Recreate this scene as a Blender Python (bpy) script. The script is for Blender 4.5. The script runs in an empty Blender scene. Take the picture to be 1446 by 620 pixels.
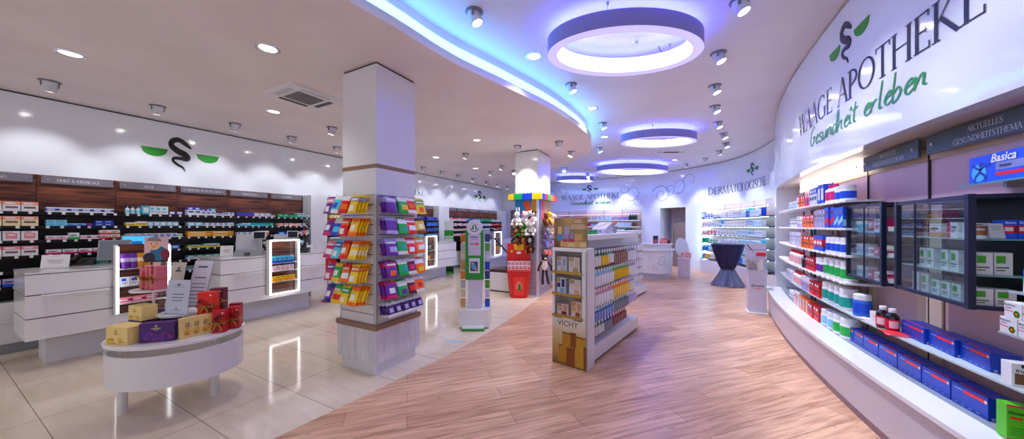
import bpy, bmesh, math, random
from mathutils import Vector, Matrix
random.seed(11)
SC = bpy.context.scene
COL = SC.collection
# ---- camera geometry (frame 1446x620): used to read real positions off the photo ----
F0, CX, HY, H = 450.0, 723.0, 319.0, 1.5
TH = math.atan2(237, 450)
SN, CS = math.sin(TH), math.cos(TH)
def P(px, py, z):                      # pixel on the horizontal plane z
    Y = (z-H)*F0/(HY-py); r = (px-CX)/F0
    return Vector((Y*(-SN+r*CS), Y*(CS+r*SN), z))
def onx(px, py, x):                    # pixel on the plane x = const
    r = (px-CX)/F0; Y = x/(-SN+r*CS)
    return Vector((x, Y*(CS+r*SN), H+Y*(HY-py)/F0))
def ony(px, py, y):
    r = (px-CX)/F0; Y = y/(CS+r*SN)
    return Vector((Y*(-SN+r*CS), y, H+Y*(HY-py)/F0))
def dep(px, py, Y):
    r = (px-CX)/F0
    return Vector((Y*(-SN+r*CS), Y*(CS+r*SN), H+Y*(HY-py)/F0))
# ---- materials ----
def lin(c):
    o = []
    for v in c[:3]:
        v = v/255.0
        o.append(v/12.92 if v <= .04045 else ((v+.055)/1.055)**2.4)
    return (o[0], o[1], o[2], 1)
_m = {}
def mat(name, c=(200,200,200), rough=.45, metal=0, emit=None, es=0, coat=0, spec=.5):
    k = (name, c, rough, metal, emit, es)
    if k in _m: return _m[k]
    m = bpy.data.materials.new(name); m.use_nodes = True
    b = m.node_tree.nodes['Principled BSDF']
    b.inputs['Base Color'].default_value = lin(c)
    b.inputs['Roughness'].default_value = rough
    b.inputs['Metallic'].default_value = metal
    b.inputs['Specular IOR Level'].default_value = spec
    if coat: b.inputs['Coat Weight'].default_value = coat; b.inputs['Coat Roughness'].default_value = .04
    if emit:
        b.inputs['Emission Color'].default_value = lin(emit); b.inputs['Emission Strength'].default_value = es
    m.diffuse_color = lin(c)
    _m[k] = m
    return m
_pc = {}
def paint(c, rough=.4):                # printed card / plastic of one colour
    g = .3*c[0]+.55*c[1]+.15*c[2]; c = tuple(int(max(0,min(250,g+(v-g)*1.22))) for v in c)
    k = (c, rough)
    if k not in _pc: _pc[k] = mat('print_%02x%02x%02x_%d' % (c+(int(rough*100),)), c, rough)
    return _pc[k]
def glassmat(name, tint=(235,245,245), refl=.12):
    m = bpy.data.materials.new(name); m.use_nodes = True
    nt = m.node_tree; nt.nodes.clear()
    out = nt.nodes.new('ShaderNodeOutputMaterial'); mix = nt.nodes.new('ShaderNodeMixShader')
    tr = nt.nodes.new('ShaderNodeBsdfTransparent'); gl = nt.nodes.new('ShaderNodeBsdfGlossy')
    lw = nt.nodes.new('ShaderNodeLayerWeight'); lw.inputs['Blend'].default_value = .35
    mr = nt.nodes.new('ShaderNodeMapRange'); mr.inputs['To Min'].default_value = refl*.3; mr.inputs['To Max'].default_value = .32
    tr.inputs['Color'].default_value = lin(tint); gl.inputs['Roughness'].default_value = .02
    nt.links.new(lw.outputs['Facing'], mr.inputs['Value'])
    nt.links.new(mr.outputs['Result'], mix.inputs['Fac'])
    nt.links.new(tr.outputs[0], mix.inputs[1]); nt.links.new(gl.outputs[0], mix.inputs[2])
    nt.links.new(mix.outputs[0], out.inputs['Surface'])
    return m
def noise_mat(name, c1, c2, scale=(1,1,1), rough=.5, detail=4, nscale=5, lo=.35, hi=.65, coat=0, bump=0, spec=.5, rot=0):
    m = bpy.data.materials.new(name); m.use_nodes = True; nt = m.node_tree
    b = nt.nodes['Principled BSDF']; b.inputs['Roughness'].default_value = rough; b.inputs['Specular IOR Level'].default_value = spec
    if coat: b.inputs['Coat Weight'].default_value = coat; b.inputs['Coat Roughness'].default_value = .03
    tc = nt.nodes.new('ShaderNodeTexCoord'); mp = nt.nodes.new('ShaderNodeMapping')
    mp.inputs['Scale'].default_value = scale; mp.inputs['Rotation'].default_value = (0,0,rot)
    n = nt.nodes.new('ShaderNodeTexNoise'); n.inputs['Scale'].default_value = nscale; n.inputs['Detail'].default_value = detail
    r = nt.nodes.new('ShaderNodeValToRGB')
    r.color_ramp.elements[0].position = lo; r.color_ramp.elements[0].color = lin(c1)
    r.color_ramp.elements[1].position = hi; r.color_ramp.elements[1].color = lin(c2)
    L = nt.links.new
    L(tc.outputs['Object'], mp.inputs['Vector']); L(mp.outputs[0], n.inputs['Vector']); L(n.outputs['Fac'], r.inputs[0]); L(r.outputs[0], b.inputs['Base Color'])
    if bump:
        bp = nt.nodes.new('ShaderNodeBump'); bp.inputs['Strength'].default_value = bump
        L(n.outputs['Fac'], bp.inputs['Height']); L(bp.outputs[0], b.inputs['Normal'])
    return m
# ---- mesh builder ----
class MB:
    def __init__(s): s.v = []; s.f = []; s.m = []
    def add(s, vs, fs, m=0, M=None):
        o = len(s.v)
        s.v += [tuple(M @ Vector(p)) if M else tuple(p) for p in vs]
        for i, f in enumerate(fs):
            s.f.append([o+j for j in f]); s.m.append(m[i] if isinstance(m, list) else m)
        return s
    def box(s, x0, y0, z0, x1, y1, z1, m=0, M=None):
        x0, x1 = min(x0,x1), max(x0,x1); y0, y1 = min(y0,y1), max(y0,y1); z0, z1 = min(z0,z1), max(z0,z1)
        return s.add([(x0,y0,z0),(x1,y0,z0),(x1,y1,z0),(x0,y1,z0),(x0,y0,z1),(x1,y0,z1),(x1,y1,z1),(x0,y1,z1)],
              [(0,3,2,1),(4,5,6,7),(0,1,5,4),(1,2,6,5),(2,3,7,6),(3,0,4,7)], m, M)
    def quad(s, a, b, c, d, m=0): return s.add([a,b,c,d], [(0,1,2,3)], m)
    def prism(s, poly, z0, z1, m=0, top=None, M=None):
        n = len(poly); tp = top or poly
        vs = [(p[0],p[1],z0) for p in poly]+[(p[0],p[1],z1) for p in tp]
        return s.add(vs, [tuple(range(n-1,-1,-1)), tuple(range(n,2*n))]+[(i,(i+1)%n,n+(i+1)%n,n+i) for i in range(n)], m, M)
    def lathe(s, prof, n=16, m=0, sx=1, sy=1, M=None, close=True):   # prof: (r, z[, mat])
        vs = []; fs = []; ms = []
        for p in prof:
            for k in range(n):
                a = 2*math.pi*k/n; vs.append((p[0]*sx*math.cos(a), p[0]*sy*math.sin(a), p[1]))
        for i in range(len(prof)-1):
            mm = prof[i+1][2] if len(prof[i+1]) > 2 else m
            for k in range(n):
                fs.append((i*n+k, i*n+(k+1)%n, (i+1)*n+(k+1)%n, (i+1)*n+k)); ms.append(mm)
        if close:
            fs.append(tuple(range(n-1,-1,-1))); ms.append(prof[0][2] if len(prof[0])>2 else m)
            b = (len(prof)-1)*n; fs.append(tuple(range(b, b+n))); ms.append(prof[-1][2] if len(prof[-1])>2 else m)
        return s.add(vs, fs, ms, M)
    def tube(s, pts, r, n=8, m=0, M=None):
        pts = [Vector(p) for p in pts]; vs = []; fs = []
        rr = r if isinstance(r, (list,tuple)) else [r]*len(pts)
        up = Vector((0,0,1))
        for i, p in enumerate(pts):
            t = (pts[min(i+1,len(pts)-1)]-pts[max(i-1,0)]).normalized()
            a = t.cross(up)
            if a.length < .05: a = t.cross(Vector((1,0,0)))
            a.normalize(); b = t.cross(a)
            for k in range(n):
                q = 2*math.pi*k/n; vs.append(p+(a*math.cos(q)+b*math.sin(q))*rr[i])
        for i in range(len(pts)-1):
            for k in range(n): fs.append((i*n+k, i*n+(k+1)%n, (i+1)*n+(k+1)%n, (i+1)*n+k))
        fs.append(tuple(range(n-1,-1,-1))); b = (len(pts)-1)*n; fs.append(tuple(range(b,b+n)))
        return s.add(vs, fs, m, M)
    def ell(s, c, r, m=0, n=12, k=8, M=None):         # ellipsoid
        if not isinstance(r,(tuple,list)): r = (r,r,r)
        vs = [(c[0],c[1],c[2]-r[2])]; fs = []
        for j in range(1,k):
            t = math.pi*j/k
            for i in range(n):
                a = 2*math.pi*i/n
                vs.append((c[0]+r[0]*math.sin(t)*math.cos(a), c[1]+r[1]*math.sin(t)*math.sin(a), c[2]-r[2]*math.cos(t)))
        vs.append((c[0],c[1],c[2]+r[2]))
        for i in range(n): fs.append((0,1+(i+1)%n,1+i)); fs.append((len(vs)-1, 1+(k-2)*n+i, 1+(k-2)*n+(i+1)%n))
        for j in range(k-2):
            for i in range(n): fs.append((1+j*n+i,1+j*n+(i+1)%n,1+(j+1)*n+(i+1)%n,1+(j+1)*n+i))
        return s.add(vs, fs, m, M)
    def ribbon(s, pts, ws, fn, m=0):                  # flat stroke mapped through fn(u,v)->xyz
        n = len(pts); A = []; B = []
        for i in range(n):
            a = pts[max(i-1,0)]; b = pts[min(i+1,n-1)]
            dx, dy = b[0]-a[0], b[1]-a[1]; l = math.hypot(dx,dy) or 1
            nx, ny = -dy/l, dx/l; w = (ws[i] if isinstance(ws,(list,tuple)) else ws)/2
            A.append(fn(pts[i][0]+nx*w, pts[i][1]+ny*w)); B.append(fn(pts[i][0]-nx*w, pts[i][1]-ny*w))
        for i in range(n-1): s.quad(B[i],B[i+1],A[i+1],A[i],m)
        return s
    def mesh(s, name, mats, smooth=False):
        me = bpy.data.meshes.new(name); me.from_pydata(s.v, [], s.f); me.validate()
        for m in (mats if isinstance(mats,(list,tuple)) else [mats]): me.materials.append(m)
        if len(me.polygons) == len(s.m): me.polygons.foreach_set('material_index', s.m)
        if smooth:
            me.polygons.foreach_set('use_smooth', [True]*len(me.polygons))
            me.set_sharp_from_angle(angle=math.radians(40))
        me.update(); return me
    def build(s, name, mats, parent=None, loc=(0,0,0), rz=0, smooth=False, bevel=0):
        return put(name, s.mesh(name, mats, smooth), parent, loc, rz, bevel)
def put(name, me, parent=None, loc=(0,0,0), rz=0, bevel=0):
    o = bpy.data.objects.new(name, me); COL.objects.link(o)
    o.location = loc; o.rotation_euler = (0,0,rz)
    if parent: o.parent = parent
    if bevel:
        b = o.modifiers.new('bevel','BEVEL'); b.width = bevel; b.segments = 2; b.limit_method = 'ANGLE'; b.angle_limit = math.radians(40)
    return o
LABELS = {}
def tag(o, label, cat, group=None):
    o['label'] = label; o['category'] = cat
    if group: o['group'] = group
    LABELS.setdefault(label, []).append(o.name)
    return o
def thing(name, label, cat, loc=(0,0,0), rz=0, group=None):
    o = bpy.data.objects.new(name, None); COL.objects.link(o)
    o.location = loc; o.rotation_euler = (0,0,rz); o.empty_display_size = .05
    return tag(o, label, cat, group)
def struct(o): o['kind'] = 'structure'; return o
def plabel(o, t): o['label'] = t; return o
KIDS = {}
def dup(root, loc=None, rz=None, label=None, group=None):
    def cp(o, par):
        c = o.copy(); COL.objects.link(c)
        if par: c.parent = par
        for ch in KIDS.get(o.name) or [x for x in o.children]: cp(ch, c)
        return c
    r = cp(root, None)
    if loc is not None: r.location = loc
    if rz is not None: r.rotation_euler = (0,0,rz)
    if label: r['label'] = label; LABELS.setdefault(label, []).append(r.name)
    if group: r['group'] = group
    return r
ORD = ['zeroth','first','second','third','fourth','fifth','sixth','seventh','eighth','ninth','tenth','eleventh','twelfth','thirteenth','fourteenth','fifteenth',
       'sixteenth','seventeenth','eighteenth','nineteenth','twentieth']+['twenty-'+x for x in 'first second third fourth fifth sixth seventh eighth ninth'.split()]+['thirtieth']+['thirty-'+x for x in 'first second third fourth fifth sixth seventh eighth ninth'.split()]+['fortieth']+['forty-'+x for x in 'first second third fourth fifth sixth seventh eighth ninth'.split()]
def crom(pts, k=8):                    # Catmull-Rom through 2-D or 3-D points
    out = []; n = len(pts); D = len(pts[0])
    for i in range(n-1):
        p = [pts[max(i-1,0)], pts[i], pts[i+1], pts[min(i+2,n-1)]]
        for j in range(k):
            t = j/k
            out.append(tuple(.5*(2*p[1][d]+(p[2][d]-p[0][d])*t+(2*p[0][d]-5*p[1][d]+4*p[2][d]-p[3][d])*t*t+(3*p[1][d]-p[0][d]-3*p[2][d]+p[3][d])*t**3) for d in range(D)))
    out.append(tuple(pts[-1])); return out
# ---- serif capitals, handwriting and the emblem, as strokes ----
T_, N_ = .105, .038
def arc(cx, cy, rx, ry, a0, a1, wt=T_, wn=N_, n=14):
    pts = []; ws = []
    for i in range(n+1):
        a = math.radians(a0+(a1-a0)*i/n); pts.append((cx+rx*math.cos(a), cy+ry*math.sin(a))); ws.append(wn+(wt-wn)*abs(math.cos(a)))
    return (pts, ws)
def ln(x0,y0,x1,y1,w): return ([(x0,y0),((x0+x1)/2,(y0+y1)/2),(x1,y1)], w)
def sf(x,y,l=.24): return ln(x-l/2,y,x+l/2,y,.035)
GL = {
 'A': (.76,[ln(.06,0,.37,1,N_),ln(.36,1,.68,0,T_),ln(.17,.36,.55,.36,N_),sf(.06,.017),sf(.68,.017)]),
 'C': (.8,[arc(.45,.5,.38,.48,50,310),ln(.7,.72,.7,.95,.04),ln(.72,.05,.72,.26,.04)]),
 'D': (.86,[ln(.14,0,.14,1,T_),arc(.14,.5,.62,.48,-90,90),sf(.1,.017,.2),sf(.1,.983,.2)]),
 'E': (.6,[ln(.14,0,.14,1,T_),ln(.05,.975,.52,.975,N_),ln(.14,.52,.44,.52,N_),ln(.05,.025,.55,.025,N_),ln(.51,.83,.51,1,.04),ln(.54,0,.54,.19,.04),ln(.43,.44,.43,.6,.035)]),
 'F': (.56,[ln(.14,0,.14,1,T_),ln(.05,.975,.52,.975,N_),ln(.14,.5,.44,.5,N_),ln(.51,.83,.51,1,.04),ln(.43,.42,.43,.58,.035),sf(.14,.017)]),
 'G': (.88,[arc(.45,.5,.38,.48,50,300),ln(.7,.72,.7,.95,.04),ln(.74,.06,.74,.44,T_),sf(.74,.43,.26)]),
 'H': (.84,[ln(.14,0,.14,1,T_),ln(.7,0,.7,1,T_),ln(.14,.52,.7,.52,N_),sf(.14,.017),sf(.14,.983),sf(.7,.017),sf(.7,.983)]),
 'I': (.3,[ln(.15,0,.15,1,T_),sf(.15,.017),sf(.15,.983)]),
 'J': (.4,[ln(.24,.1,.24,1,T_),arc(.1,.05,.14,.18,0,-120,.08,.04),sf(.24,.983)]),
 'K': (.78,[ln(.14,0,.14,1,T_),ln(.16,.42,.62,1,N_),ln(.26,.55,.72,0,T_),sf(.14,.017),sf(.14,.983),sf(.62,.983,.22),sf(.74,.017,.2)]),
 'L': (.58,[ln(.14,0,.14,1,T_),ln(.05,.025,.52,.025,N_),ln(.52,0,.52,.2,.04),sf(.14,.983)]),
 'M': (1.0,[ln(.1,0,.16,1,N_),ln(.16,1,.5,.03,T_),ln(.5,.03,.84,1,N_),ln(.85,1,.9,0,T_),sf(.1,.017),sf(.9,.017),sf(.13,.983,.18),sf(.87,.983,.18)]),
 'N': (.86,[ln(.14,0,.14,1,N_),ln(.13,1,.72,0,T_),ln(.72,0,.72,1,N_),sf(.14,.017,.2),sf(.1,.983,.2),sf(.72,.983,.22)]),
 'O': (.94,[arc(.47,.5,.41,.48,0,360,n=24)]),
 'P': (.64,[ln(.14,0,.14,1,T_),arc(.14,.72,.42,.26,-90,90),sf(.14,.017),sf(.1,.983,.2)]),
 'R': (.74,[ln(.14,0,.14,1,T_),arc(.14,.74,.4,.24,-90,90),ln(.34,.5,.7,0,T_),sf(.14,.017),sf(.1,.983,.2),sf(.72,.017,.16)]),
 'S': (.58,[([(.47,.82),(.4,.94),(.27,.98),(.12,.88),(.1,.72),(.2,.58),(.36,.46),(.48,.32),(.47,.14),(.34,.02),(.2,.02),(.08,.12)],[.04,.05,.05,.08,.1,.12,.13,.12,.1,.06,.05,.04]),ln(.47,.76,.47,.95,.04),ln(.08,.05,.08,.24,.04)]),
 'T': (.72,[ln(.36,0,.36,1,T_),ln(.03,.975,.69,.975,N_),ln(.05,.83,.05,1,.04),ln(.67,.83,.67,1,.04),sf(.36,.017,.28)]),
 'U': (.84,[ln(.14,.32,.14,1,T_),arc(.42,.34,.28,.32,180,360,.09,.05),ln(.7,.32,.7,1,N_),sf(.14,.983),sf(.7,.983,.2)]),
 'V': (.74,[ln(.06,1,.37,0,T_),ln(.37,0,.68,1,N_),sf(.08,.983),sf(.68,.983,.2)]),
 'W': (1.06,[ln(.06,1,.3,0,T_),ln(.3,0,.52,1,N_),ln(.52,1,.76,0,T_),ln(.76,0,1.0,1,N_),sf(.08,.983),sf(1.0,.983,.2)]),
 'Z': (.68,[ln(.07,.025,.6,.975,T_),ln(.08,.975,.6,.975,N_),ln(.06,.025,.62,.025,N_),ln(.09,.8,.09,1,.04),ln(.6,0,.6,.2,.04)]),
 '&': (.8,[([(.74,.5),(.6,.2),(.38,.02),(.18,.04),(.08,.22),(.2,.46),(.42,.66),(.46,.84),(.34,.97),(.22,.86),(.26,.64),(.74,.02)],[.04,.05,.06,.09,.11,.07,.06,.08,.06,.08,.09,.1])]),
 ' ': (.42,[]), 'Ä': (.76,[ln(.06,0,.37,1,N_),ln(.36,1,.68,0,T_),ln(.17,.36,.55,.36,N_),ln(.22,1.12,.22,1.22,.1),ln(.52,1.12,.52,1.22,.1)]),
}
def capw(t): return sum(GL[c][0] for c in t)
def caps(mb, text, fn, m=0, sx=1.0):   # unit cap height; fn maps text space to the world
    x = 0
    for c in text:
        a, st = GL[c]
        for pts, ws in st: mb.ribbon([((x+p[0])*sx, p[1]) for p in pts], ws, fn, m)
        x += a
    return x*sx
HW = {'G':(.55,[[(.45,.85),(.32,1),(.1,.78),(.02,.35),(.16,.03),(.36,.16),(.44,.44),(.26,.42),(.5,.42)]]),
 'e':(.34,[[(.0,.2),(.2,.28),(.28,.38),(.2,.46),(.07,.32),(.07,.1),(.18,.0),(.34,.14)]]),
 's':(.32,[[(.25,.38),(.16,.46),(.06,.4),(.08,.28),(.2,.2),(.25,.1),(.16,.0),(.0,.05)]]),
 'u':(.38,[[(0,.44),(.02,.12),(.1,.0),(.22,.15),(.28,.44),(.28,.1),(.38,.04)]]),
 'n':(.38,[[(0,.44),(.01,.0)],[(.01,.1),(.14,.4),(.24,.4),(.25,.1),(.36,.04)]]),
 'd':(.38,[[(.26,.36),(.12,.44),(0,.22),(.06,.0),(.2,.12),(.28,.4)],[(.3,1),(.27,.1),(.38,.04)]]),
 'h':(.38,[[(0,1),(0,.0)],[(.0,.1),(.14,.4),(.24,.38),(.24,.08),(.36,.04)]]),
 'i':(.2,[[(.02,.44),(.03,.1),(.16,.03)],[(.02,.60),(.04,.68),(.07,.76)]]),
 't':(.26,[[(.08,.85),(.05,.1),(.2,.02)],[(-.08,.55),(.24,.6)]]),
 'r':(.32,[[(0,.44),(.01,.0)],[(.01,.16),(.12,.4),(.24,.42)]]),
 'l':(.2,[[(.06,1),(.03,.1),(.16,.03)]]),
 'b':(.36,[[(0,1),(.0,.05),(.14,.0),(.26,.22),(.16,.44),(.02,.28)]]),' ':(.3,[])}
def hand(mb, text, fn, m=0, w=.075, sl=.22):
    x = 0
    for c in text:
        a, st = HW[c]
        for pts in st:
            q = crom([(x+p[0]+sl*p[1], p[1]) for p in pts], 4); n = len(q)
            mb.ribbon(q, [w*(.55+.55*math.sin(math.pi*(.15+.7*i/(n-1)))) for i in range(n)], fn, m)
        x += a
    return x
def emblem_snake(mb, fn, m=0):
    pts = [(.32,.75),(.12,.88),(-.1,.97),(-.3,.9),(-.33,.76),(-.12,.62),(.1,.54),(.22,.45),(.14,.39),(-.06,.40),(-.25,.38),(-.28,.30),(-.14,.2),(.04,.12),(.12,0)]
    ws = [.06,.14,.15,.17,.18,.19,.2,.17,.13,.1,.09,.085,.08,.06,.015]
    q = crom([p+(w,) for p,w in zip(pts,ws)], 6)
    mb.ribbon([(a,b) for a,b,_ in q], [c for _,_,c in q], fn, m)
def emblem_bowl(mb, fn, x0, x1, y, d, m=0, k=12):
    for i in range(k):
        a, b = i/k, (i+1)/k
        f = lambda t: y-d*math.sqrt(max(0,1-(2*t-1)**2))
        mb.quad(fn(x0+(x1-x0)*a,f(a)), fn(x0+(x1-x0)*b,f(b)), fn(x0+(x1-x0)*b,y), fn(x0+(x1-x0)*a,y), m)
def scroll(mb, fn, cx, cy, r, turns, a0, w, m=0, sgn=1):     # spiral ornament
    pts = []; ws = []; n = int(26*turns)
    for i in range(n+1):
        t = i/n; a = a0+sgn*t*turns*2*math.pi; q = r*(1-.86*t)
        pts.append((cx+q*math.cos(a), cy+q*math.sin(a))); ws.append(w*(1-.6*t))
    mb.ribbon(pts, ws, fn, m)
_tm = {}
def txtmesh(body, mt, shear=0, bold=0):
    k = (body, mt.name, shear, bold)
    if k in _tm: return _tm[k]
    cu = bpy.data.curves.new('lettering', 'FONT'); cu.body = body; cu.size = 1; cu.shear = shear; cu.offset = bold
    cu.align_x = 'CENTER'; cu.align_y = 'CENTER'; cu.resolution_u = 2
    o = bpy.data.objects.new('lettering_tmp', cu); COL.objects.link(o)
    dg = bpy.context.evaluated_depsgraph_get(); me = bpy.data.meshes.new_from_object(o.evaluated_get(dg))
    bpy.data.objects.remove(o); bpy.data.curves.remove(cu)
    me.materials.clear(); me.materials.append(mt); me.name = 'lettering'
    _tm[k] = me; return me
def txt(body, h, mt, parent, loc, rot, name='lettering', shear=0, bold=0, sx=1):
    o = bpy.data.objects.new(name, txtmesh(body, mt, shear, bold)); COL.objects.link(o)
    o.parent = parent; o.location = loc; o.rotation_euler = rot; o.scale = (h*sx, h, h)
    return o
FRONT = (math.pi/2, 0, 0)              # text upright on a face looking towards -y (local)
# ---- shared materials ----
WHITE = mat('white_lacquer', (236,236,240), .22, coat=.3)
WHITE_M = mat('white_satin', (232,232,236), .45)
BLACK = mat('black_plastic', (14,14,16), .4)
DARK = mat('dark_shelf_laminate', (16,15,17), .35)
GREY = mat('grey_plastic', (150,156,164), .4)
LGREY = mat('light_grey_plastic', (196,200,206), .4)
CHROME = mat('brushed_metal', (190,192,196), .28, 1)
PAPER = mat('white_paper', (240,240,244), .7)
INK = mat('grey_ink', (96,96,120), .7)
GLASS = glassmat('clear_glass')
ACRYL = glassmat('clear_acrylic', (238,243,250), .1)
BROWN = mat('brown_edge_laminate', (148,116,96), .5)
GREEN = mat('green_lacquer', (26,150,34), .4)
NAVY = mat('navy_vinyl_lettering', (24,26,70), .4)
LOGOG = mat('green_vinyl_lettering', (20,150,60), .4)
# =================== SETTING ===================
def tile_mat():
    m = bpy.data.materials.new('cream_stone_tiles'); m.use_nodes = True; nt = m.node_tree; L = nt.links.new
    b = nt.nodes['Principled BSDF']; b.inputs['Roughness'].default_value = .1
    tc = nt.nodes.new('ShaderNodeTexCoord'); mp = nt.nodes.new('ShaderNodeMapping'); mp.inputs['Location'].default_value = (3.25, -.48, 0)
    br = nt.nodes.new('ShaderNodeTexBrick'); br.offset = 0; br.inputs['Scale'].default_value = 1
    br.inputs['Brick Width'].default_value = 1.15; br.inputs['Row Height'].default_value = .575; br.inputs['Mortar Size'].default_value = .0028
    br.inputs['Mortar Smooth'].default_value = 0; br.inputs['Color1'].default_value = lin((240,224,204)); br.inputs['Color2'].default_value = lin((234,217,196)); br.inputs['Mortar'].default_value = lin((150,138,124))
    n = nt.nodes.new('ShaderNodeTexNoise'); n.inputs['Scale'].default_value = 3; n.inputs['Detail'].default_value = 6
    mp2 = nt.nodes.new('ShaderNodeMapping'); mp2.inputs['Scale'].default_value = (.8, 5, 1)
    r = nt.nodes.new('ShaderNodeValToRGB'); r.color_ramp.elements[0].position = .3; r.color_ramp.elements[0].color = (.80,.78,.75,1); r.color_ramp.elements[1].position = .7; r.color_ramp.elements[1].color = (1,1,1,1)
    mx = nt.nodes.new('ShaderNodeMixRGB'); mx.blend_type = 'MULTIPLY'; mx.inputs[0].default_value = .6
    L(tc.outputs['Object'], mp.inputs[0]); L(mp.outputs[0], br.inputs['Vector']); L(tc.outputs['Object'], mp2.inputs[0]); L(mp2.outputs[0], n.inputs['Vector'])
    L(n.outputs['Fac'], r.inputs[0]); L(br.outputs['Color'], mx.inputs[1]); L(r.outputs[0], mx.inputs[2]); L(mx.outputs[0], b.inputs['Base Color'])
    return m
def plank_mat():
    m = bpy.data.materials.new('oak_plank_floor'); m.use_nodes = True; nt = m.node_tree; L = nt.links.new
    b = nt.nodes['Principled BSDF']; b.inputs['Roughness'].default_value = .33
    tc = nt.nodes.new('ShaderNodeTexCoord'); mp = nt.nodes.new('ShaderNodeMapping'); mp.inputs['Rotation'].default_value = (0,0,-math.radians(46))
    br = nt.nodes.new('ShaderNodeTexBrick'); br.offset = .37; br.offset_frequency = 2; br.inputs['Scale'].default_value = 1
    br.inputs['Brick Width'].default_value = 1.25; br.inputs['Row Height'].default_value = .19; br.inputs['Mortar Size'].default_value = .0016; br.inputs['Bias'].default_value = 0
    br.inputs['Color1'].default_value = lin((240,196,164)); br.inputs['Color2'].default_value = lin((218,170,138)); br.inputs['Mortar'].default_value = lin((120,84,66))
    def streak(sc, s, d, lo, hi, c0, c1):
        q = nt.nodes.new('ShaderNodeMapping'); q.inputs['Scale'].default_value = sc
        n = nt.nodes.new('ShaderNodeTexNoise'); n.inputs['Scale'].default_value = s; n.inputs['Detail'].default_value = d; n.inputs['Distortion'].default_value = .6
        r = nt.nodes.new('ShaderNodeValToRGB'); r.color_ramp.elements[0].position = lo; r.color_ramp.elements[0].color = c0; r.color_ramp.elements[1].position = hi; r.color_ramp.elements[1].color = c1
        L(mp.outputs[0], q.inputs[0]); L(q.outputs[0], n.inputs['Vector']); L(n.outputs['Fac'], r.inputs[0]); return r
    L(tc.outputs['Object'], mp.inputs[0]); L(mp.outputs[0], br.inputs['Vector'])
    a = streak((.9,12,1), 2.6, 9, .30, .60, (.50,.38,.32,1), (1,1,1,1))
    k = streak((3.2,9,1), 1.7, 3, .24, .31, (.28,.20,.17,1), (1,1,1,1))
    col = br.outputs['Color']
    for r in (a, k):
        mx = nt.nodes.new('ShaderNodeMixRGB'); mx.blend_type = 'MULTIPLY'; mx.inputs[0].default_value = .8
        L(col, mx.inputs[1]); L(r.outputs[0], mx.inputs[2]); col = mx.outputs[0]
    L(col, b.inputs['Base Color'])
    return m
ZL, ZU, ZF = 3.15, 3.5, 2.157          # low ceiling, high ceiling, underside of the wall fascias
FASCIA = mat('glossy_white_wall_panel', (232,236,244), .12, coat=.2)
CEIL = noise_mat('ceiling_plaster', (236,224,224), (242,232,232), nscale=1.5, rough=.9)
CEILU = noise_mat('high_ceiling_plaster', (226,222,228), (232,228,234), nscale=1.5, rough=.9)
WALNUT = noise_mat('walnut_veneer', (58,24,16), (136,76,52), scale=(1,.8,14), nscale=2.4, rough=.35, detail=6, lo=.38, hi=.66)
TAUPE = mat('mauve_taupe_wall_panel', (216,178,182), .35)
BEIGE = mat('beige_wall_panel', (226,202,178), .4)
def RW(y): return 18.805-math.sqrt(17.5**2-(y-4.5)**2)     # plan of the curved right fascia

mb = MB(); mb.quad((-7.8,-2.6,0),(3.2,-2.6,0),(3.2,14.6,0),(-7.8,14.6,0)); struct(mb.build('floor', tile_mat()))
wb = crom([(-2.8,-2.6),(-2.72,-1),(-2.6,.5),(-2.5,1.5),(-2.43,2.3),(-2.38,3.2),(-2.4,4.2),(-2.53,5.6),(-2.9,7.8),(-3.5,9.6),(-4.4,11.2),(-5.2,12.6)], 6)
mb = MB(); mb.prism([(3.1,-2.6),(3.1,14.2),(-5.0,14.2)]+list(reversed(wb)), 0, .002); struct(mb.build('floor.001', plank_mat()))
# low ceiling with its cove lip
edge = crom([(-2.75,-3.0),(-2.45,-.6),(-2.24,.7),(-2.15,1.5),(-2.09,1.95),(-2.02,2.6),(-1.81,3.4),(-1.575,4.46),(-1.47,5.73),(-1.6,6.5),(-1.8,7.15),(-2.12,7.55),(-2.7,8.2),(-3.24,8.65),(-4.3,9.5),(-5.2,10.7),(-5.6,11.8),(-5.75,12.68)], 8)
def inset(pts, d):
    o = []
    for i, p in enumerate(pts):
        a = pts[max(i-1,0)]; b = pts[min(i+1,len(pts)-1)]; dx, dy = b[0]-a[0], b[1]-a[1]; l = math.hypot(dx,dy)
        o.append((p[0]-dy/l*d, p[1]+dx/l*d))
    return o
mb = MB(); mb.prism([(-7.78,-3.0)]+edge+[(-7.78,12.68)], ZL, ZL+.035)
in_ = inset(edge, .11); mb.prism([(-7.78,-3.0)]+in_+[(-7.78,12.68)], ZL+.035, ZU)
struct(mb.build('ceiling', CEIL))
mb = MB(); mb.box(-7.8,-3,ZU,3.2,14.6,ZU+.08); struct(mb.build('ceiling.001', CEILU))
COVE = mat('blue_cove_light', (120,190,255), .5, emit=(90,170,255), es=4.4)
mb = MB()
lip = inset(edge, .012)
for a, b in ((lip, inset(edge,.0)),):
    for i in range(len(a)-1):
        mb.quad((b[i][0],b[i][1],ZL+.035),(b[i+1][0],b[i+1][1],ZL+.035),(b[i+1][0],b[i+1][1],ZL+.085),(b[i][0],b[i][1],ZL+.085))
        mb.quad((a[i+1][0],a[i+1][1],ZL+.035),(a[i][0],a[i][1],ZL+.035),(a[i][0],a[i][1],ZL+.085),(a[i+1][0],a[i+1][1],ZL+.085))
        mb.quad((b[i][0],b[i][1],ZL+.085),(b[i+1][0],b[i+1][1],ZL+.085),(a[i+1][0],a[i+1][1],ZL+.085),(a[i][0],a[i][1],ZL+.085))
struct(mb.build('trim_2', CEILU))
mb = MB(); q = inset(edge, .098); q2 = inset(edge, .112)
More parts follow.
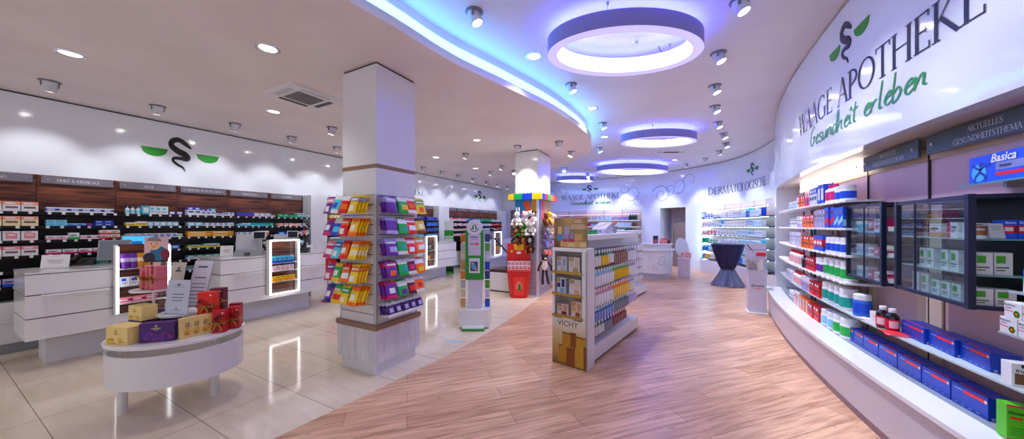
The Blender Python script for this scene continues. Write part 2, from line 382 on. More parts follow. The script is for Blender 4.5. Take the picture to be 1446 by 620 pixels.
for i in range(len(q)-1):
    z0, z1 = ZL+.065, ZL+.25
    mb.quad((q[i][0],q[i][1],z0),(q[i+1][0],q[i+1][1],z0),(q[i+1][0],q[i+1][1],z1),(q[i][0],q[i][1],z1))
    mb.quad((q[i][0],q[i][1],z1),(q[i+1][0],q[i+1][1],z1),(q2[i+1][0],q2[i+1][1],z1),(q2[i][0],q2[i][1],z1))
    mb.quad((q2[i][0],q2[i][1],z0),(q2[i+1][0],q2[i+1][1],z0),(q[i+1][0],q[i+1][1],z0),(q[i][0],q[i][1],z0))
tag(mb.build('led_cove_strip', COVE), 'glowing blue light strip hidden behind the curved edge of the low ceiling', 'light strip')
# left wall
mb = MB(); mb.box(-7.78,-2.6,0,-7.2,12.66,3.128); struct(mb.build('wall_left', FASCIA))
mb = MB(); mb.box(-7.78,-2.6,3.128,-7.235,12.66,ZL); struct(mb.build('trim_1', BLACK))
# back wall: short straight piece, return and a long curve to the right fascia
bc = crom([(-5.35,13.97),(-4.5,13.93),(-2.95,13.8),(-1.49,13.45),(-.23,12.93),(.82,12.19),(1.32,11.6),(1.62,10.95),(1.81,10.2),(1.9,9.5),(1.9,8.95),(1.83,8.55),(1.75,8.2)], 8)
def strip(mb, pts, z0, z1, t, m=0):                 # wall of thickness t outside (left of) the path
    out = inset(pts, -t); out2 = [p for p in out]
    mb.prism(list(pts)+list(reversed(out2)), z0, z1, m)
def at_px(path, px):                                # where the photo's column px meets a plan path
    best = None
    r = (px-CX)/F0; dx, dy = -SN+r*CS, CS+r*SN
    for i in range(len(path)-1):
        a, b = path[i], path[i+1]
        fa = a[0]*dy-a[1]*dx; fb = b[0]*dy-b[1]*dx
        if fa*fb <= 0 and fa != fb:
            t = fa/(fa-fb); return i+t
    return None
def pathpt(path, u):
    i = min(int(u), len(path)-2); t = u-i
    return (path[i][0]+(path[i+1][0]-path[i][0])*t, path[i][1]+(path[i+1][1]-path[i][1])*t)
def sub(path, u0, u1):
    return [pathpt(path,u0)]+[path[i] for i in range(int(u0)+1, int(math.ceil(u1))) if i > u0 and i < u1]+[pathpt(path,u1)]
bcr = list(reversed(bc))                           # right-to-left so that 'outside' is behind the wall
def seg(path, z0, z1, t, mt, name, back=0):
    p = list(path)
    mb = MB(); o0 = inset(p, -back) if back else p; o1 = inset(p, -(back+t))
    mb.prism(o0+list(reversed(o1)), z0, z1); return mb.build(name, mt)
# path bc runs left->right; its left-hand side is outside, so inset(+)
def segb(path, z0, z1, t, mt, name, back=0):
    o0 = inset(path, back); o1 = inset(path, back+t)
    mb = MB(); mb.prism(list(reversed(o0))+o1, z0, z1); return mb.build(name, mt)
U = {k: at_px(bc, k) for k in (782, 906, 932, 968, 997, 1096)}
struct(segb(bc, ZF, ZU-.02, .3, FASCIA, 'wall_back'))
struct(segb(bc, ZU-.02, ZU, .25, BLACK, 'trim_3', .03))
struct(segb(sub(bc,0,U[932]), 0, ZF, .3, FASCIA, 'wall_back.001', 0))
struct(segb(sub(bc,U[968],len(bc)-1.001), 0, ZF, .3, FASCIA, 'wall_back.002', 0))
mb = MB(); mb.box(-7.2,12.66,0,-5.35,12.9,ZU); mb.box(-5.6,12.9,0,-5.35,14.3,ZU); struct(mb.build('wall_back.003', FASCIA))
# grey service door beside the far left corner
mb = MB(); mb.box(-6.6,12.60,0,-5.75,12.66,2.1); d = struct(mb.build('door_2', mat('grey_door_leaf',(150,150,158),.4)))
mb = MB(); mb.box(-6.7,12.59,0,-6.6,12.66,2.2); mb.box(-5.75,12.59,0,-5.65,12.66,2.2); mb.box(-6.7,12.59,2.1,-5.65,12.66,2.2); mb.build('door_frame', mat('grey_door_frame',(120,122,132),.4), d)
# doorway between the shelves: white reveal and a tinted glass door leaf
pa, pb = Vector(pathpt(bc,U[932])), Vector(pathpt(bc,U[968]))
dv = (pb-pa).normalized(); nv = Vector((-dv.y, dv.x))          # nv points out of the room
W = (pb-pa).length; rz = math.atan2(dv.y, dv.x)
mb = MB(); mb.box(-.02,0,0,.0,.75,ZF); mb.box(W,0,0,W+.02,.75,ZF); mb.box(-.02,.75,0,W+.02,.8,ZF); mb.box(-.02,0,ZF-.0,W+.02,.75,ZF+.02)
struct(mb.build('door_frame', WHITE_M, loc=(pa.x,pa.y,0), rz=rz))
d = thing('glass_door', 'tinted glass door with chrome handle in the doorway behind the white counter', 'door', (pa.x,pa.y,0), rz)
DG = mat('frosted_bronze_glass', (150,130,122), .25)
mb = MB(); mb.box(.28,.30,.01,W-.005,.312,ZF-.01); mb.build('door_leaf', DG, d)
mb = MB(); mb.tube([(.36,.26,.75),(.36,.26,1.45)], .014); mb.tube([(.36,.30,.8),(.36,.26,.8)],.01); mb.tube([(.36,.30,1.4),(.36,.26,1.4)],.01); mb.build('handle', CHROME, d)
mb = MB()
fn = lambda u, v: (W*.62+u*.16, .2985, 1.62+v*.16)
emblem_snake(mb, fn); lg = mb.build('emblem_print', mat('pale_green_print',(120,160,120),.5), d)
mb = MB(); caps(mb, 'APOTHEKE', lambda u,v: (W*.36+u*.066, .2985, 1.5+v*.06)); mb.build('lettering_print', mat('pale_green_print',(120,160,120),.5), d)
# right fascia, recessed panels, base
ys = [-2.4+.25*i for i in range(int((8.25+2.4)/.25)+1)]
rw = [(RW(y), y) for y in ys]
def rstrip(o0, o1, z0, z1, mt, name, y0=-2.4, y1=8.25, n=40):
    pp = [(y0+(y1-y0)*i/n) for i in range(n+1)]
    mb = MB(); mb.prism([(RW(y)+o0, y) for y in pp][::-1]+[(RW(y)+o1, y) for y in pp], z0, z1); return mb.build(name, mt)
struct(rstrip(0, .10, ZF, ZU-.02, FASCIA, 'wall_right'))
struct(rstrip(.03, .10, ZU-.02, ZU, BLACK, 'trim_4'))
struct(rstrip(.10, .34, ZF, ZF+.05, mat('fascia_underside',(214,202,194),.4), 'trim_5', y1=7.2))
struct(rstrip(.30, .36, .40, ZF+.02, TAUPE, 'wall_right.001', y1=7.2))
struct(rstrip(.292, .30, 1.985, ZF, BEIGE, 'trim_6', y1=7.2))
struct(rstrip(0, .36, 0, ZF, FASCIA, 'wall_right.002', 7.2, 8.25, 10))
mb = MB()
for yy in (1.75, 2.6, 3.51, 4.30, 5.12, 5.85, 6.55): mb.box(RW(yy)+.288, yy-.006, .46, RW(yy)+.30, yy+.006, ZF)
struct(mb.build('trim_7', mat('dark_panel_joint',(44,26,26),.6)))
mb = MB()
for yy in (2.6, 3.51, 4.30, 5.12): mb.box(RW(yy)+.290, yy-.13, .46, RW(yy)+.2995, yy+.13, 1.55)
struct(mb.build('trim_8', BEIGE))
# camera, world
cam = bpy.data.cameras.new('camera'); co = bpy.data.objects.new('camera', cam); COL.objects.link(co)
co.location = (0,0,H); co.rotation_euler = (math.pi/2, 0, TH)
cam.sensor_fit = 'HORIZONTAL'; cam.sensor_width = 36; cam.lens = 36*F0/1446; cam.shift_y = (HY-310)/1446; cam.clip_start = .05
SC.camera = co
w = bpy.data.worlds.new('ambient_fill'); SC.world = w; w.use_nodes = True  # ambient fill added through the open side behind the camera
w.node_tree.nodes['Background'].inputs[0].default_value = (.98,.96,1.0,1); w.node_tree.nodes['Background'].inputs[1].default_value = .42
SC.view_settings.view_transform = 'Standard'; SC.view_settings.look = 'None'; SC.view_settings.exposure = .8; SC.view_settings.gamma = 1; SC.view_settings.use_curve_mapping = False
# =================== CEILING FITTINGS ===================
def lamp(kind, loc, energy, color=(1,1,1), target=None, angle=60, blend=.5, size=.04, sy=None, rz=0):
    l = bpy.data.lights.new('lamp', kind); l.energy = energy; l.color = color
    o = bpy.data.objects.new('lamp', l); COL.objects.link(o); o.location = loc
    if kind == 'SPOT': l.spot_size = math.radians(angle); l.spot_blend = blend; l.shadow_soft_size = size
    if kind == 'AREA':
        l.size = size
        if sy: l.shape = 'RECTANGLE'; l.size_y = sy
    if kind == 'POINT': l.shadow_soft_size = size
    d = (Vector(target)-Vector(loc)) if target else Vector((0,0,-1))
    o.rotation_euler = d.to_track_quat('-Z','Y').to_euler() if target else (0,0,rz)
    return o
LENS = mat('spot_lens_lit', (255,255,255), .3, emit=(255,252,246), es=6)
SHELL = mat('spotlight_housing', (214,214,222), .35)
SHELLD = mat('spotlight_ring_dark_grey', (120,122,132), .4)  # own dark grey of the mounting ring and brackets
def make_spot():
    t = thing('ceiling_spotlight', 'spotlight', 'spotlight')
    mb = MB(); mb.lathe([(.075,-.012),(.085,-.004),(.085,.0)], 20); mb.build('mounting_ring', SHELLD, t, smooth=True)
    # head hangs below, tilted towards local +x
    M = Matrix.Translation((0,0,-.035)) @ Matrix.Rotation(math.radians(-22),4,'Y')
    mb = MB(); mb.lathe([(.052,.04),(.056,.03),(.058,-.075),(.054,-.078)], 20, M=M); mb.build('lamp_head', SHELL, t, smooth=True)
    mb = MB(); mb.lathe([(.047,-.0795),(.02,-.0795)], 20, M=M); mb.build('lens', LENS, t)
    for s in (-1,1):
        mb = MB(); mb.box(-.012,s*.06-.004,-.06,.012,s*.06+.004,-.005); mb.build('bracket', SHELLD, t)
    return t
def make_downlight():
    t = thing('recessed_downlight', 'downlight', 'ceiling light')
    mb = MB(); mb.lathe([(.098,0),(.096,-.006),(.078,-.006),(.070,.0)], 28, close=False); mb.build('trim_ring', mat('downlight_chrome_ring',(226,226,230),.25,.6), t, smooth=True)
    mb = MB(); mb.lathe([(.072,-.001),(.05,-.0008),(.01,-.0006)], 28); mb.build('reflector', mat('downlight_reflector_lit',(230,230,226),.2,.3, emit=(255,246,230), es=1.6), t)
    return t
_s = None; _d = None
def spot(x, y, z, aim, label, group, e=26, ang=74, col=(.95,.97,1), lit=True):
    global _s
    d = Vector((aim[0]-x, aim[1]-y)); rz = math.atan2(d.y, d.x)
    if _s is None:
        _s = make_spot(); _s.location = (x,y,z); _s.rotation_euler = (0,0,rz); _s['label'] = label; _s['group'] = group; LABELS.setdefault(label,[]).append('x')
    else: dup(_s, (x,y,z), rz, label, group)
    if lit and e: lamp('SPOT', (x+math.cos(rz)*.05, y+math.sin(rz)*.05, z-.125), e, col, aim, ang, .7, .035)
def down(x, y, z, label, group, e=40):
    global _d
    if _d is None:
        _d = make_downlight(); _d.location = (x,y,z); _d['label'] = label; _d['group'] = group
    else: dup(_d, (x,y,z), 0, label, group)
    lamp('SPOT', (x,y,z-.02), e, (1,.97,.93), (x,y,0), 104, .8, .07)
yy = [.76,1.61,2.47,3.32,4.2,5.05,5.9,6.74,7.54,8.32,9.17,10.06,10.87,11.7]
for i, y in enumerate(yy):
    spot(-6.36, y, ZL, (-7.2, y, 1.9), '%s ceiling spotlight from the front in the row along the dark wood shelves' % ORD[i+1], 'spotlights along the left wall', 17)
for i, (x, y, aim) in enumerate([(-5.16,3.32,(-6,3.3,1)),(-4.33,5.95,(-5.9,6,1)),(-2.96,5.87,(-3,6.5,1.5)),(-2.09,5.95,(-2.6,6.6,1.2)),(-4.32,7.6,(-5.9,7.6,1)),(-5.1,8.28,(-6,8.3,1)),(-4.36,8.4,(-3.2,7,1.2)),(-2.13,6.87,(-2.7,6.7,1.6)),(-2.9,8.7,(-2.9,7.1,1.4))]):
    lab = ['small ceiling spotlight over the first checkout counter gap','small ceiling spotlight left of the plush toy column, nearest the till','ceiling spotlight just in front of the plush toy column','ceiling spotlight near the cove edge in front of the toy column','small ceiling spotlight over the middle of the far aisle','ceiling spotlight over the far checkout counter','ceiling spotlight behind the plush toy column, aisle side','ceiling spotlight near the cove edge beside the toy column','ceiling spotlight behind the plush toy column, wood floor side'][i]
    spot(x, y, ZL, aim, lab, 'spotlights in the low ceiling', 40 if i in (2,3,7) else 14)
for i, (x, y) in enumerate([(-1.7,2.47),(-1.36,4.37),(-1.33,6.31),(-1.83,8.28)]):
    spot(x, y, ZU, (x+.5, y+.2, 0), '%s ceiling spotlight from the front beside the blue glowing cove' % ORD[i+1], 'spotlights beside the cove', 30, 80)
R = [(.50,2.5),(.473,3.45),(.395,4.375),(.44,5.37),(.52,6.29),(.65,7.29),(.84,8.24),(.98,9.21)]
for i, (x, y) in enumerate(R):
    ty = y-.15; tx = RW(ty) if ty < 8.2 else 1.9
    spot(x, y, ZU, (tx, ty, 1.5), '%s ceiling spotlight from the front in the row along the curved right wall' % ORD[i+1], 'spotlights along the right wall', 26, 78)
    lamp('SPOT', (x+.05, y, ZU-.13), 70, (.95,.97,1), (RW(y)-.06 if y < 7.5 else 1.6, y, .42), 40, .6, .035)  # second beam added at each fixture to brighten the base deck
for i, (x, y, aim) in enumerate([(.93,10.08,(1.75,10.5)),(.66,11.0,(1.3,11.7)),(.16,11.71,(.7,12.3)),(-.75,12.35,(-.4,13.0)),(-2.11,13.0,(-1.9,13.6)),(-3.0,13.2,(-2.9,13.8)),(-3.1,12.02,(-3.0,13.8))]):
    spot(x, y, ZU, (aim[0],aim[1],1.1), '%s ceiling spotlight from the round table end along the curved back wall' % ORD[i+1], 'spotlights along the back wall', 58, 66)
for i, (x, y) in enumerate([(-5.17,.73),(-5.19,2.47),(-5.19,4.2),(-5.2,5.94),(-5.2,7.62)]):
    down(x, y, ZL, '%s round downlight from the front in the line over the checkout counters' % ORD[i+1], 'downlights over the counters', 22)
for i, (x, y) in enumerate([(-3.39,1.565),(-3.46,5.11)]):
    down(x, y, ZL, ['round recessed downlight above the oval gift table and first column','small round recessed downlight between the two columns'][i], 'downlights over the tiled aisle', 22)
for i, (x, y) in enumerate([(-1.525,3.45),(-1.32,5.43),(-1.5,7.32),(-.14,10.86)]):
    down(x, y, ZU, ['round recessed downlight between the blue cove and nearest ring lamp','round recessed downlight between the cove and second ring lamp','small recessed downlight near the rounded end of the cove','small recessed downlight beyond the ceiling air vent'][i], 'downlights in the high ceiling', 32)
# oval ring lamps
VIOL = mat('violet_uplight_strip', (150,130,255), .5, emit=(58,66,255), es=16)
RIMM = mat('ring_lamp_outer_band', (140,136,184), .5)
RDIF = mat('ring_lamp_lower_diffuser', (220,214,250), .5, emit=(168,164,255), es=.55)
RIN = mat('ring_lamp_inner_diffuser', (250,250,255), .5, emit=(214,226,255), es=2.2)
def ring(cx, cy, rz, a, b, label, z0=3.245, z1=3.40):
    t = thing('ring_pendant_lamp', label, 'lamp', (cx,cy,0), rz, 'oval ring pendant lamps')
    n = 64; w = .13*a/.77
    E = lambda q, d: ((a-d)*math.cos(q), (b-d)*math.sin(q))
    Q = [2*math.pi*i/n for i in range(n)]
    def band(d0, z0_, d1, z1_, mt, name, flip=False):
        mb = MB()
        for i in range(n):
            p, q = Q[i], Q[(i+1)%n]; A, B = E(p,d0), E(q,d0); C, D = E(q,d1), E(p,d1)
            f = [(A[0],A[1],z0_),(B[0],B[1],z0_),(C[0],C[1],z1_),(D[0],D[1],z1_)]
            mb.quad(*(f[::-1] if flip else f))
        return mb.build(name, mt, t, smooth=True)
    band(0,z0,0,z1,RIMM,'outer_band'); band(0,z0,w*.75,z0,RDIF,'lower_diffuser',True); band(w*.75,z0,w,z1-.02,RIN,'inner_diffuser',True)
    band(0,z1,.03,z1,RIMM,'top_rim'); band(.03,z1-.01,w,z1-.01,VIOL,'uplight_strip')
    for k, q in enumerate((.6, 2.5, 4.3)):
        x, y = E(q, .05); mb = MB(); mb.tube([(x,y,z1-.02),(x,y,ZU-.02)], .0025, 5); mb.lathe([(.012,ZU-.025),(.012,ZU)], 8, M=Matrix.Translation((x,y,0))); mb.build('suspension_wire', GREY, t)
    x, y = E(.75,.05); mb = MB(); mb.tube([(x,y,z1-.02),(x+.02,y+.01,z1+.03),(x-.02,y,z1+.06),(x-.03,y,ZU)], .004, 5); mb.build('power_cable', BLACK, t)
    return t
ring(-.505,3.40,math.radians(29),.775,.475,'largest oval ring lamp hanging nearest, glowing white inside with violet uplight')
ring(-.40,7.33,math.radians(28),.77,.47,'second oval ring lamp from the front, hanging before the air vent')
ring(-1.36,10.95,math.radians(36),1.18,.66,'third oval ring lamp, hanging before the curved back wall')
ring(-3.62,12.2,math.radians(36),.74,.46,'small far oval ring lamp above the back wall shop sign')
# air conditioning cassette
t = thing('ceiling_air_cassette', 'square white air conditioning cassette set in the low ceiling near the first column', 'air conditioner', (-4.22,2.355,ZL), 0)
mb = MB(); mb.prism([(-.3,-.31),(.3,-.31),(.3,.31),(-.3,.31)], -.03, 0, top=[(-.31,-.32),(.31,-.32),(.31,.32),(-.31,.32)]); mb.build('panel', WHITE_M, t, bevel=.006)
mb = MB(); mb.box(-.16,-.16,-.036,.16,.16,-.03)
for i in range(9): mb.box(-.15,-.145+i*.035,-.040,.15,-.13+i*.035,-.036)
mb.build('intake_grille', mat('grey_intake_grille',(120,118,120),.6), t)
for k in range(4):
    mb = MB(); mb.box(-.17,-.27,-.034,.17,-.21,-.029, M=Matrix.Rotation(k*math.pi/2,4,'Z')); f = mb.build('air_flap', mat('dark_air_slot',(70,68,72),.5) if k in (2,3) else LGREY, t)
t = thing('ceiling_air_vent', 'long slotted air vent with dark centre in the high ceiling', 'vent', (-.2,9.62,ZU), math.radians(28))
mb = MB(); mb.box(-.42,-.14,-.012,.42,.14,0); mb.build('panel', WHITE_M, t, bevel=.004)
mb = MB(); mb.box(-.2,-.07,-.018,.2,.07,-.011); mb.build('grille', mat('dark_air_slot',(70,68,72),.5), t)
for s in (-1,1):
    for k in range(2):
        mb = MB(); mb.box(s*(.27+.07*k)-.012,-.06,-.016,s*(.27+.07*k)+.012,.06,-.011); mb.build('slot', mat('dark_air_slot',(70,68,72),.5), t)
t = thing('smoke_detector', 'small round smoke detector on the ceiling inside the largest ring lamp', 'smoke detector', tuple(P(899,55,ZU)))
mb = MB(); mb.lathe([(.05,0),(.05,-.018),(.035,-.03)], 20); mb.build('housing', WHITE_M, t, smooth=True)
mb = MB(); mb.lathe([(.02,-.03),(.018,-.042)], 12); mb.build('sensor', GREY, t)
# =================== PRODUCTS ===================
def mix(a, b, t): return tuple(a[i]+(b[i]-a[i])*t for i in range(3))
WH=(238,240,244); CY=(96,200,226); LB=(150,205,232); BL=(30,80,190); DB=(24,40,130); RD=(206,28,40); PK=(232,150,164); MG=(196,40,110); OR=(240,120,40); YE=(244,206,50); TE=(20,160,150); GR=(40,170,84); PU=(104,50,150); GY=(150,156,168); CRM=(244,232,196); SAL=(240,170,150); DG_=(16,84,60); BK=(20,20,24); LIL=(190,180,226); BRN=(120,70,40)
CN = {WH:'white',CY:'cyan',LB:'pale blue',BL:'blue',DB:'dark blue',RD:'red',PK:'pink',MG:'magenta',OR:'orange',YE:'yellow',TE:'teal',GR:'green',PU:'purple',GY:'grey',CRM:'cream',SAL:'salmon',DG_:'dark green',BK:'black',LIL:'lilac',BRN:'brown'}
CN[(120,190,60)]='lime'
def cn(c): return CN[c] if c in CN else CN[min(CN, key=lambda k: sum((k[i]-c[i])**2 for i in range(3)))]
def cname(a, b): return cn(a) if cn(a) == cn(b) else cn(a)+'-'+cn(b)
_pm = {}
def carton(w, d, h, base, acc, style=0, ink=None):      # folding box, front towards -y, base at z=0
    k = ('c', round(w,3), round(d,3), round(h,3), base, acc, style)
    if k in _pm: return _pm[k]
    mb = MB(); y = -d/2; e = .0006
    mb.box(-w/2,-d/2,0,w/2,d/2,h,0)
    def pr(u0,v0,u1,v1,m,back=0):
        mb.quad((-w/2+u0*w,y-e*(1+back),v0*h),(-w/2+u1*w,y-e*(1+back),v0*h),(-w/2+u1*w,y-e*(1+back),v1*h),(-w/2+u0*w,y-e*(1+back),v1*h),m)
    def side(v0,v1,m):
        for s in (-1,1):
            q = [(s*(w/2+e),-d/2,v0*h),(s*(w/2+e),d/2,v0*h),(s*(w/2+e),d/2,v1*h),(s*(w/2+e),-d/2,v1*h)]
            mb.quad(*(q if s > 0 else q[::-1]), 1)
    def top(): mb.quad((-w/2,-d/2,h+e),(w/2,-d/2,h+e),(w/2,-d/2+d*.3,h+e),(-w/2,-d/2+d*.3,h+e),1)
    if style == 0: pr(0,0,1,.36,1); side(0,.36,1); pr(.1,.55,.75,.7,2); pr(.1,.44,.5,.49,2)
    elif style == 1: pr(.1,.52,.62,.86,1); pr(.1,.3,.8,.36,2); pr(.1,.18,.6,.23,2); top()
    elif style == 2:
        mb.add([(-w/2,y-e,.1*h),(w/2,y-e,.35*h),(w/2,y-e,.62*h),(-w/2,y-e,.3*h)],[(0,1,2,3)],1); pr(.12,.68,.72,.84,2); side(.1,.4,1)
    elif style == 3: pr(0,.66,1,1,1); side(.66,1,1); pr(.15,.3,.85,.5,2); top(); pr(.15,.74,.7,.9,3,1)
    elif style == 4: pr(.16,.2,.84,.8,1); pr(.28,.52,.72,.66,3,1); pr(.1,.86,.6,.92,2)
    elif style == 5:
        pr(0,.3,1,.72,1); pr(.08,.42,.7,.62,3,1); side(.3,.72,1)
        mb.add([(-w/2+.74*w,y-2*e,.3*h),(-w/2+.98*w,y-2*e,.3*h),(-w/2+.98*w,y-2*e,.72*h),(-w/2+.84*w,y-2*e,.72*h)],[(0,1,2,3)],2)
    elif style == 6: pr(0,0,.34,1,1); pr(.42,.6,.92,.76,2); pr(.42,.44,.8,.5,2); pr(.42,.34,.8,.38,2)
    inkc = ink or (mix(acc,(40,40,60),.55) if base != acc else WH)
    me = mb.mesh('carton', [paint(base), paint(acc), paint(inkc), paint(WH)]); _pm[k] = me; return me
def bottle(r, h, body, cap, lab, style=0, flat=1.0):
    k = ('b', r, h, body, cap, lab, style, flat)
    if k in _pm: return _pm[k]
    mb = MB(); n = 14
    if style == 0: pf = [(r*.9,0),(r,.01*h),(r,.12*h),(r,.13*h,2),(r,.58*h,2),(r,.6*h),(r*.96,.7*h),(r*.5,.78*h),(r*.42,.8*h),(r*.46,.805*h,1),(r*.46,.98*h,1),(r*.4,h,1)]
    elif style == 1: pf = [(r*.95,0),(r,.02*h),(r,.14*h),(r,.15*h,2),(r,.6*h,2),(r,.62*h),(r*.98,.7*h),(r*.9,.74*h),(r*.94,.75*h,1),(r*.94,.98*h,1),(r*.86,h,1)]   # wide jar / tub
    elif style == 2: pf = [(r*.8,0,1),(r*.82,.2*h,1),(r*.84,.21*h),(r,.45*h),(r,.46*h,2),(r*1.02,.7*h,2),(r*1.02,.72*h),(r*1.04,h)]                              # tube standing on its cap
    elif style == 3: pf = [(r*.9,0),(r,.02*h),(r,.1*h),(r,.11*h,2),(r,.55*h,2),(r,.57*h),(r*.8,.68*h),(r*.3,.74*h),(r*.3,.8*h,1),(r*.34,.8*h,1),(r*.22,.9*h,1),(r*.08,h,1)]    # drop bottle
    if style == 2:
        vs_pf = pf; o = MB()
        o.lathe(pf, n); 
        vs = []
        for x,yy,z in o.v:
            t = max(0,(z/h-.3)/.7); vs.append((x*(1+.15*t), yy*(1-.85*t), z))
        mb.add(vs, o.f, o.m)
    else: mb.lathe(pf, n, sy=flat)
    me = mb.mesh('bottle', [paint(body,.3), paint(cap,.35), paint(lab,.45)], True); _pm[k] = me; return me
def pouch(w, h, t, base, acc, win, style=0):            # hanging sachet: pillow body, crimped ends, printed front; top at z=0
    k = ('p', w, h, t, base, acc, win, style)
    if k in _pm: return _pm[k]
    mb = MB(); nu, nv = 8, 10; F = []; B = []
    for j in range(nv+1):
        v = j/nv; z = -h*v
        for i in range(nu+1):
            u = i/nu; x = (u-.5)*w*(1-.05*math.sin(math.pi*v))
            e = max(0,math.sin(math.pi*u))**.6*max(0,math.sin(math.pi*min(1,max(0,(v-.08)/.88))))**.55*(.75+.5*v)
            cr = .0015*math.sin(u*9+v*14)
            F.append((x,-t/2*e-.001+cr,z)); B.append((x,t/2*e+.001+cr,z))
    vs = F+B; o = len(F); fs = []; ms = []
    for j in range(nv):
        for i in range(nu):
            a = j*(nu+1)+i; u = (i+.5)/nu; v = (j+.5)/nv
            if style == 0: m = 1 if .12 < v < .38 else (2 if (.55 < v < .9 and .2 < u < .8) else 0)
            elif style == 1: m = 2 if (.35 < v < .75 and .25 < u < .75) else (1 if v > .8 or v < .2 else 0)
            else: m = 1 if v < .3 else (2 if (v > .45 and u > .3 and v < .85) else 0)
            if style != 1 and .16 < v < .32 and .15 < u < .85: m = 3
            fs.append((a,a+nu+1,a+nu+2,a+1)); ms.append(m)
            fs.append((o+a,o+a+1,o+a+nu+2,o+a+nu+1)); ms.append(0)
    for j in range(nv):
        for i in (0,nu):
            a = j*(nu+1)+i; q = (a,o+a,o+a+nu+1,a+nu+1); fs.append(q if i == 0 else q[::-1]); ms.append(0)
    for j in (0,nv):
        for i in range(nu):
            a = j*(nu+1)+i; q = (a,a+1,o+a+1,o+a); fs.append(q if j == 0 else q[::-1]); ms.append(0)
    mb.add(vs, fs, ms); me = mb.mesh('sachet', [paint(base,.3), paint(acc,.3), paint(win,.35), paint(WH,.35)], True); _pm[k] = me; return me
def put_thing(name, me, loc, rz, label, cat, group):
    return tag(put(name, me, None, loc, rz), label, cat, group)
TAGM = paint((246,246,246),.6)
_q = MB(); _q.box(-.013,-.004,-.018,.013,0,.014); TAGME = _q.mesh('price_tag', TAGM)
# =================== LEFT WALL SHELVES ===================
XW, XS = -7.2, -6.93
LZ = [1.673,1.50,1.327,1.145,.965,.79]
SHORD = ['top','second','third','fourth','fifth','bottom']
SIGNM = mat('grey_acrylic_sign', (120,116,128), .3)
SIGNT = mat('sign_white_lettering', (236,236,240), .5)
def shelf_unit(y0, y1, sign, label, zs, group, sname=None, ch=.03, nshelf=None):
    t = thing('pharmacy_shelf', label, 'shelf', (XW, (y0+y1)/2, 0), math.pi/2, group)   # local -y = into the room, local x = along the wall
    w = y1-y0; a = -w/2
    M = lambda: MB()
    mb = M(); mb.box(a,-.018,1.70,-a,0,2.15); mb.build('back_panel', WALNUT, t)
    mb = M(); mb.box(-a-.007,-.0195,.6,-a,-.001,2.152); mb.build('joint_strip', BLACK, t)
    mb = M(); mb.box(a,-.018,.6,-a,0,1.70); mb.build('back_board', DARK, t)
    for z in zs:
        mb = M(); mb.box(a,-.27,z-.034,-a,-.018,z); mb.build('shelf_board', DARK, t)
    mb = M(); mb.box(a+.004,-.26,.12,-a-.004,0,.60); mb.build('base_cabinet', WHITE_M, t, bevel=.003)
    mb = M(); mb.box(a+.004,-.268,.13,-a-.004,-.26,.35); d1 = mb.build('drawer_front', WHITE, t, bevel=.003)
    mb = M(); mb.box(a+.004,-.268,.36,-a-.004,-.26,.585); d1 = mb.build('drawer_front', WHITE, t, bevel=.003)
    mb = M(); mb.box(a+.004,-.22,0,-a-.004,0,.12); mb.build('plinth', GREY, t)
    mb = M(); mb.box(a+.03,-.040,2.045,-a-.03,-.030,2.14); s = mb.build('category_sign', SIGNM, t, bevel=.002)
    if sign:
        mb = M(); tw = capw(sign)*ch; ox = -tw/2 if sname is None else sname
        caps(mb, sign, lambda u,v: (ox+u*ch, -.041, 2.0925-ch/2+v*ch)); mb.build('lettering', SIGNT, s)
    for q in (a+.075,-a-.075):
        mb = M(); mb.lathe([(.008,0),(.008,.006),(.004,.008)], 10, M=Matrix.Translation((q,-.041,2.0925)) @ Matrix.Rotation(math.pi/2,4,'X')); mb.build('sign_screw', CHROME, s)
    return t
US = [.12,.763,1.402,2.04,2.685,3.329,3.973]
UL = [('NG','shelf unit with salmon-white cartons at the outer end of the wood shelving'),('HERZ & KREISLAUF','dark shelf unit under the HERZ & KREISLAUF sign'),('AUGE','dark shelf unit under the AUGE sign'),
      ('GESUND DURCHS JAHR','dark shelf unit under the GESUND DURCHS JAHR sign'),('VERDAUUNG','dark shelf unit with orange cartons, second from the white pier'),('VITAMINE','dark shelf unit with green cartons, next to the white pier')]
UN = ['outer end unit','HERZ & KREISLAUF unit','AUGE unit','GESUND unit','unit second from the pier','unit next to the pier']
for i in range(6):
    shelf_unit(US[i], US[i+1], UL[i][0], UL[i][1], LZ, 'dark wood shelf units along the left wall', .06 if i == 0 else None, .034)
NB = [0]
def fill_row(y0, y1, z, items, shelfname, unit, xf=XS+.012, rz=math.pi/2, group='medicine boxes on the left wall shelves', name='medicine_box', depth=.11, frac=1.0):
    # items: (count, w, h, base, acc, style, stack)
    tot = sum(it[0]*it[1] for it in items); gap = max(.001, (y1-y0-tot)/max(1, sum(it[0] for it in items)))
    gap = min(gap, .012); y = y0+.008; n = 0
    for cnt, w, h, base, acc, st, stk in items:
        for c in range(cnt):
            if y+w > y1+.01: return
            n += 1
            for s in range(stk):
                if base is None: continue
                noun = 'medicine box'
                pre = '' if stk == 1 else ('lower ' if s == 0 else ('upper ' if s == stk-1 else 'middle '))
                lab = '%s%s %s, %s from the left, %s shelf, %s' % (pre, cname(base,acc), noun, ORD[n], shelfname, unit)
                j = random.uniform(-.004,.004)
                if st >= 20: me = bottle(w/2*.94, h, base, acc, mix(base,acc,.5) if st == 20 else acc, 3 if st == 20 else 0); noun = 'bottle'; lab = lab.replace('medicine box','medicine bottle'); nm = 'medicine_bottle'
                else: me = carton(w-.002, depth, h-.001, base, acc, st); nm = name
                put_thing(nm, me, (xf-depth/2+j, y+w/2, z+s*h+.0004), rz, lab, 'bottle' if st >= 20 else 'box', group); NB[0] += 1
            y += w+gap
G0 = None
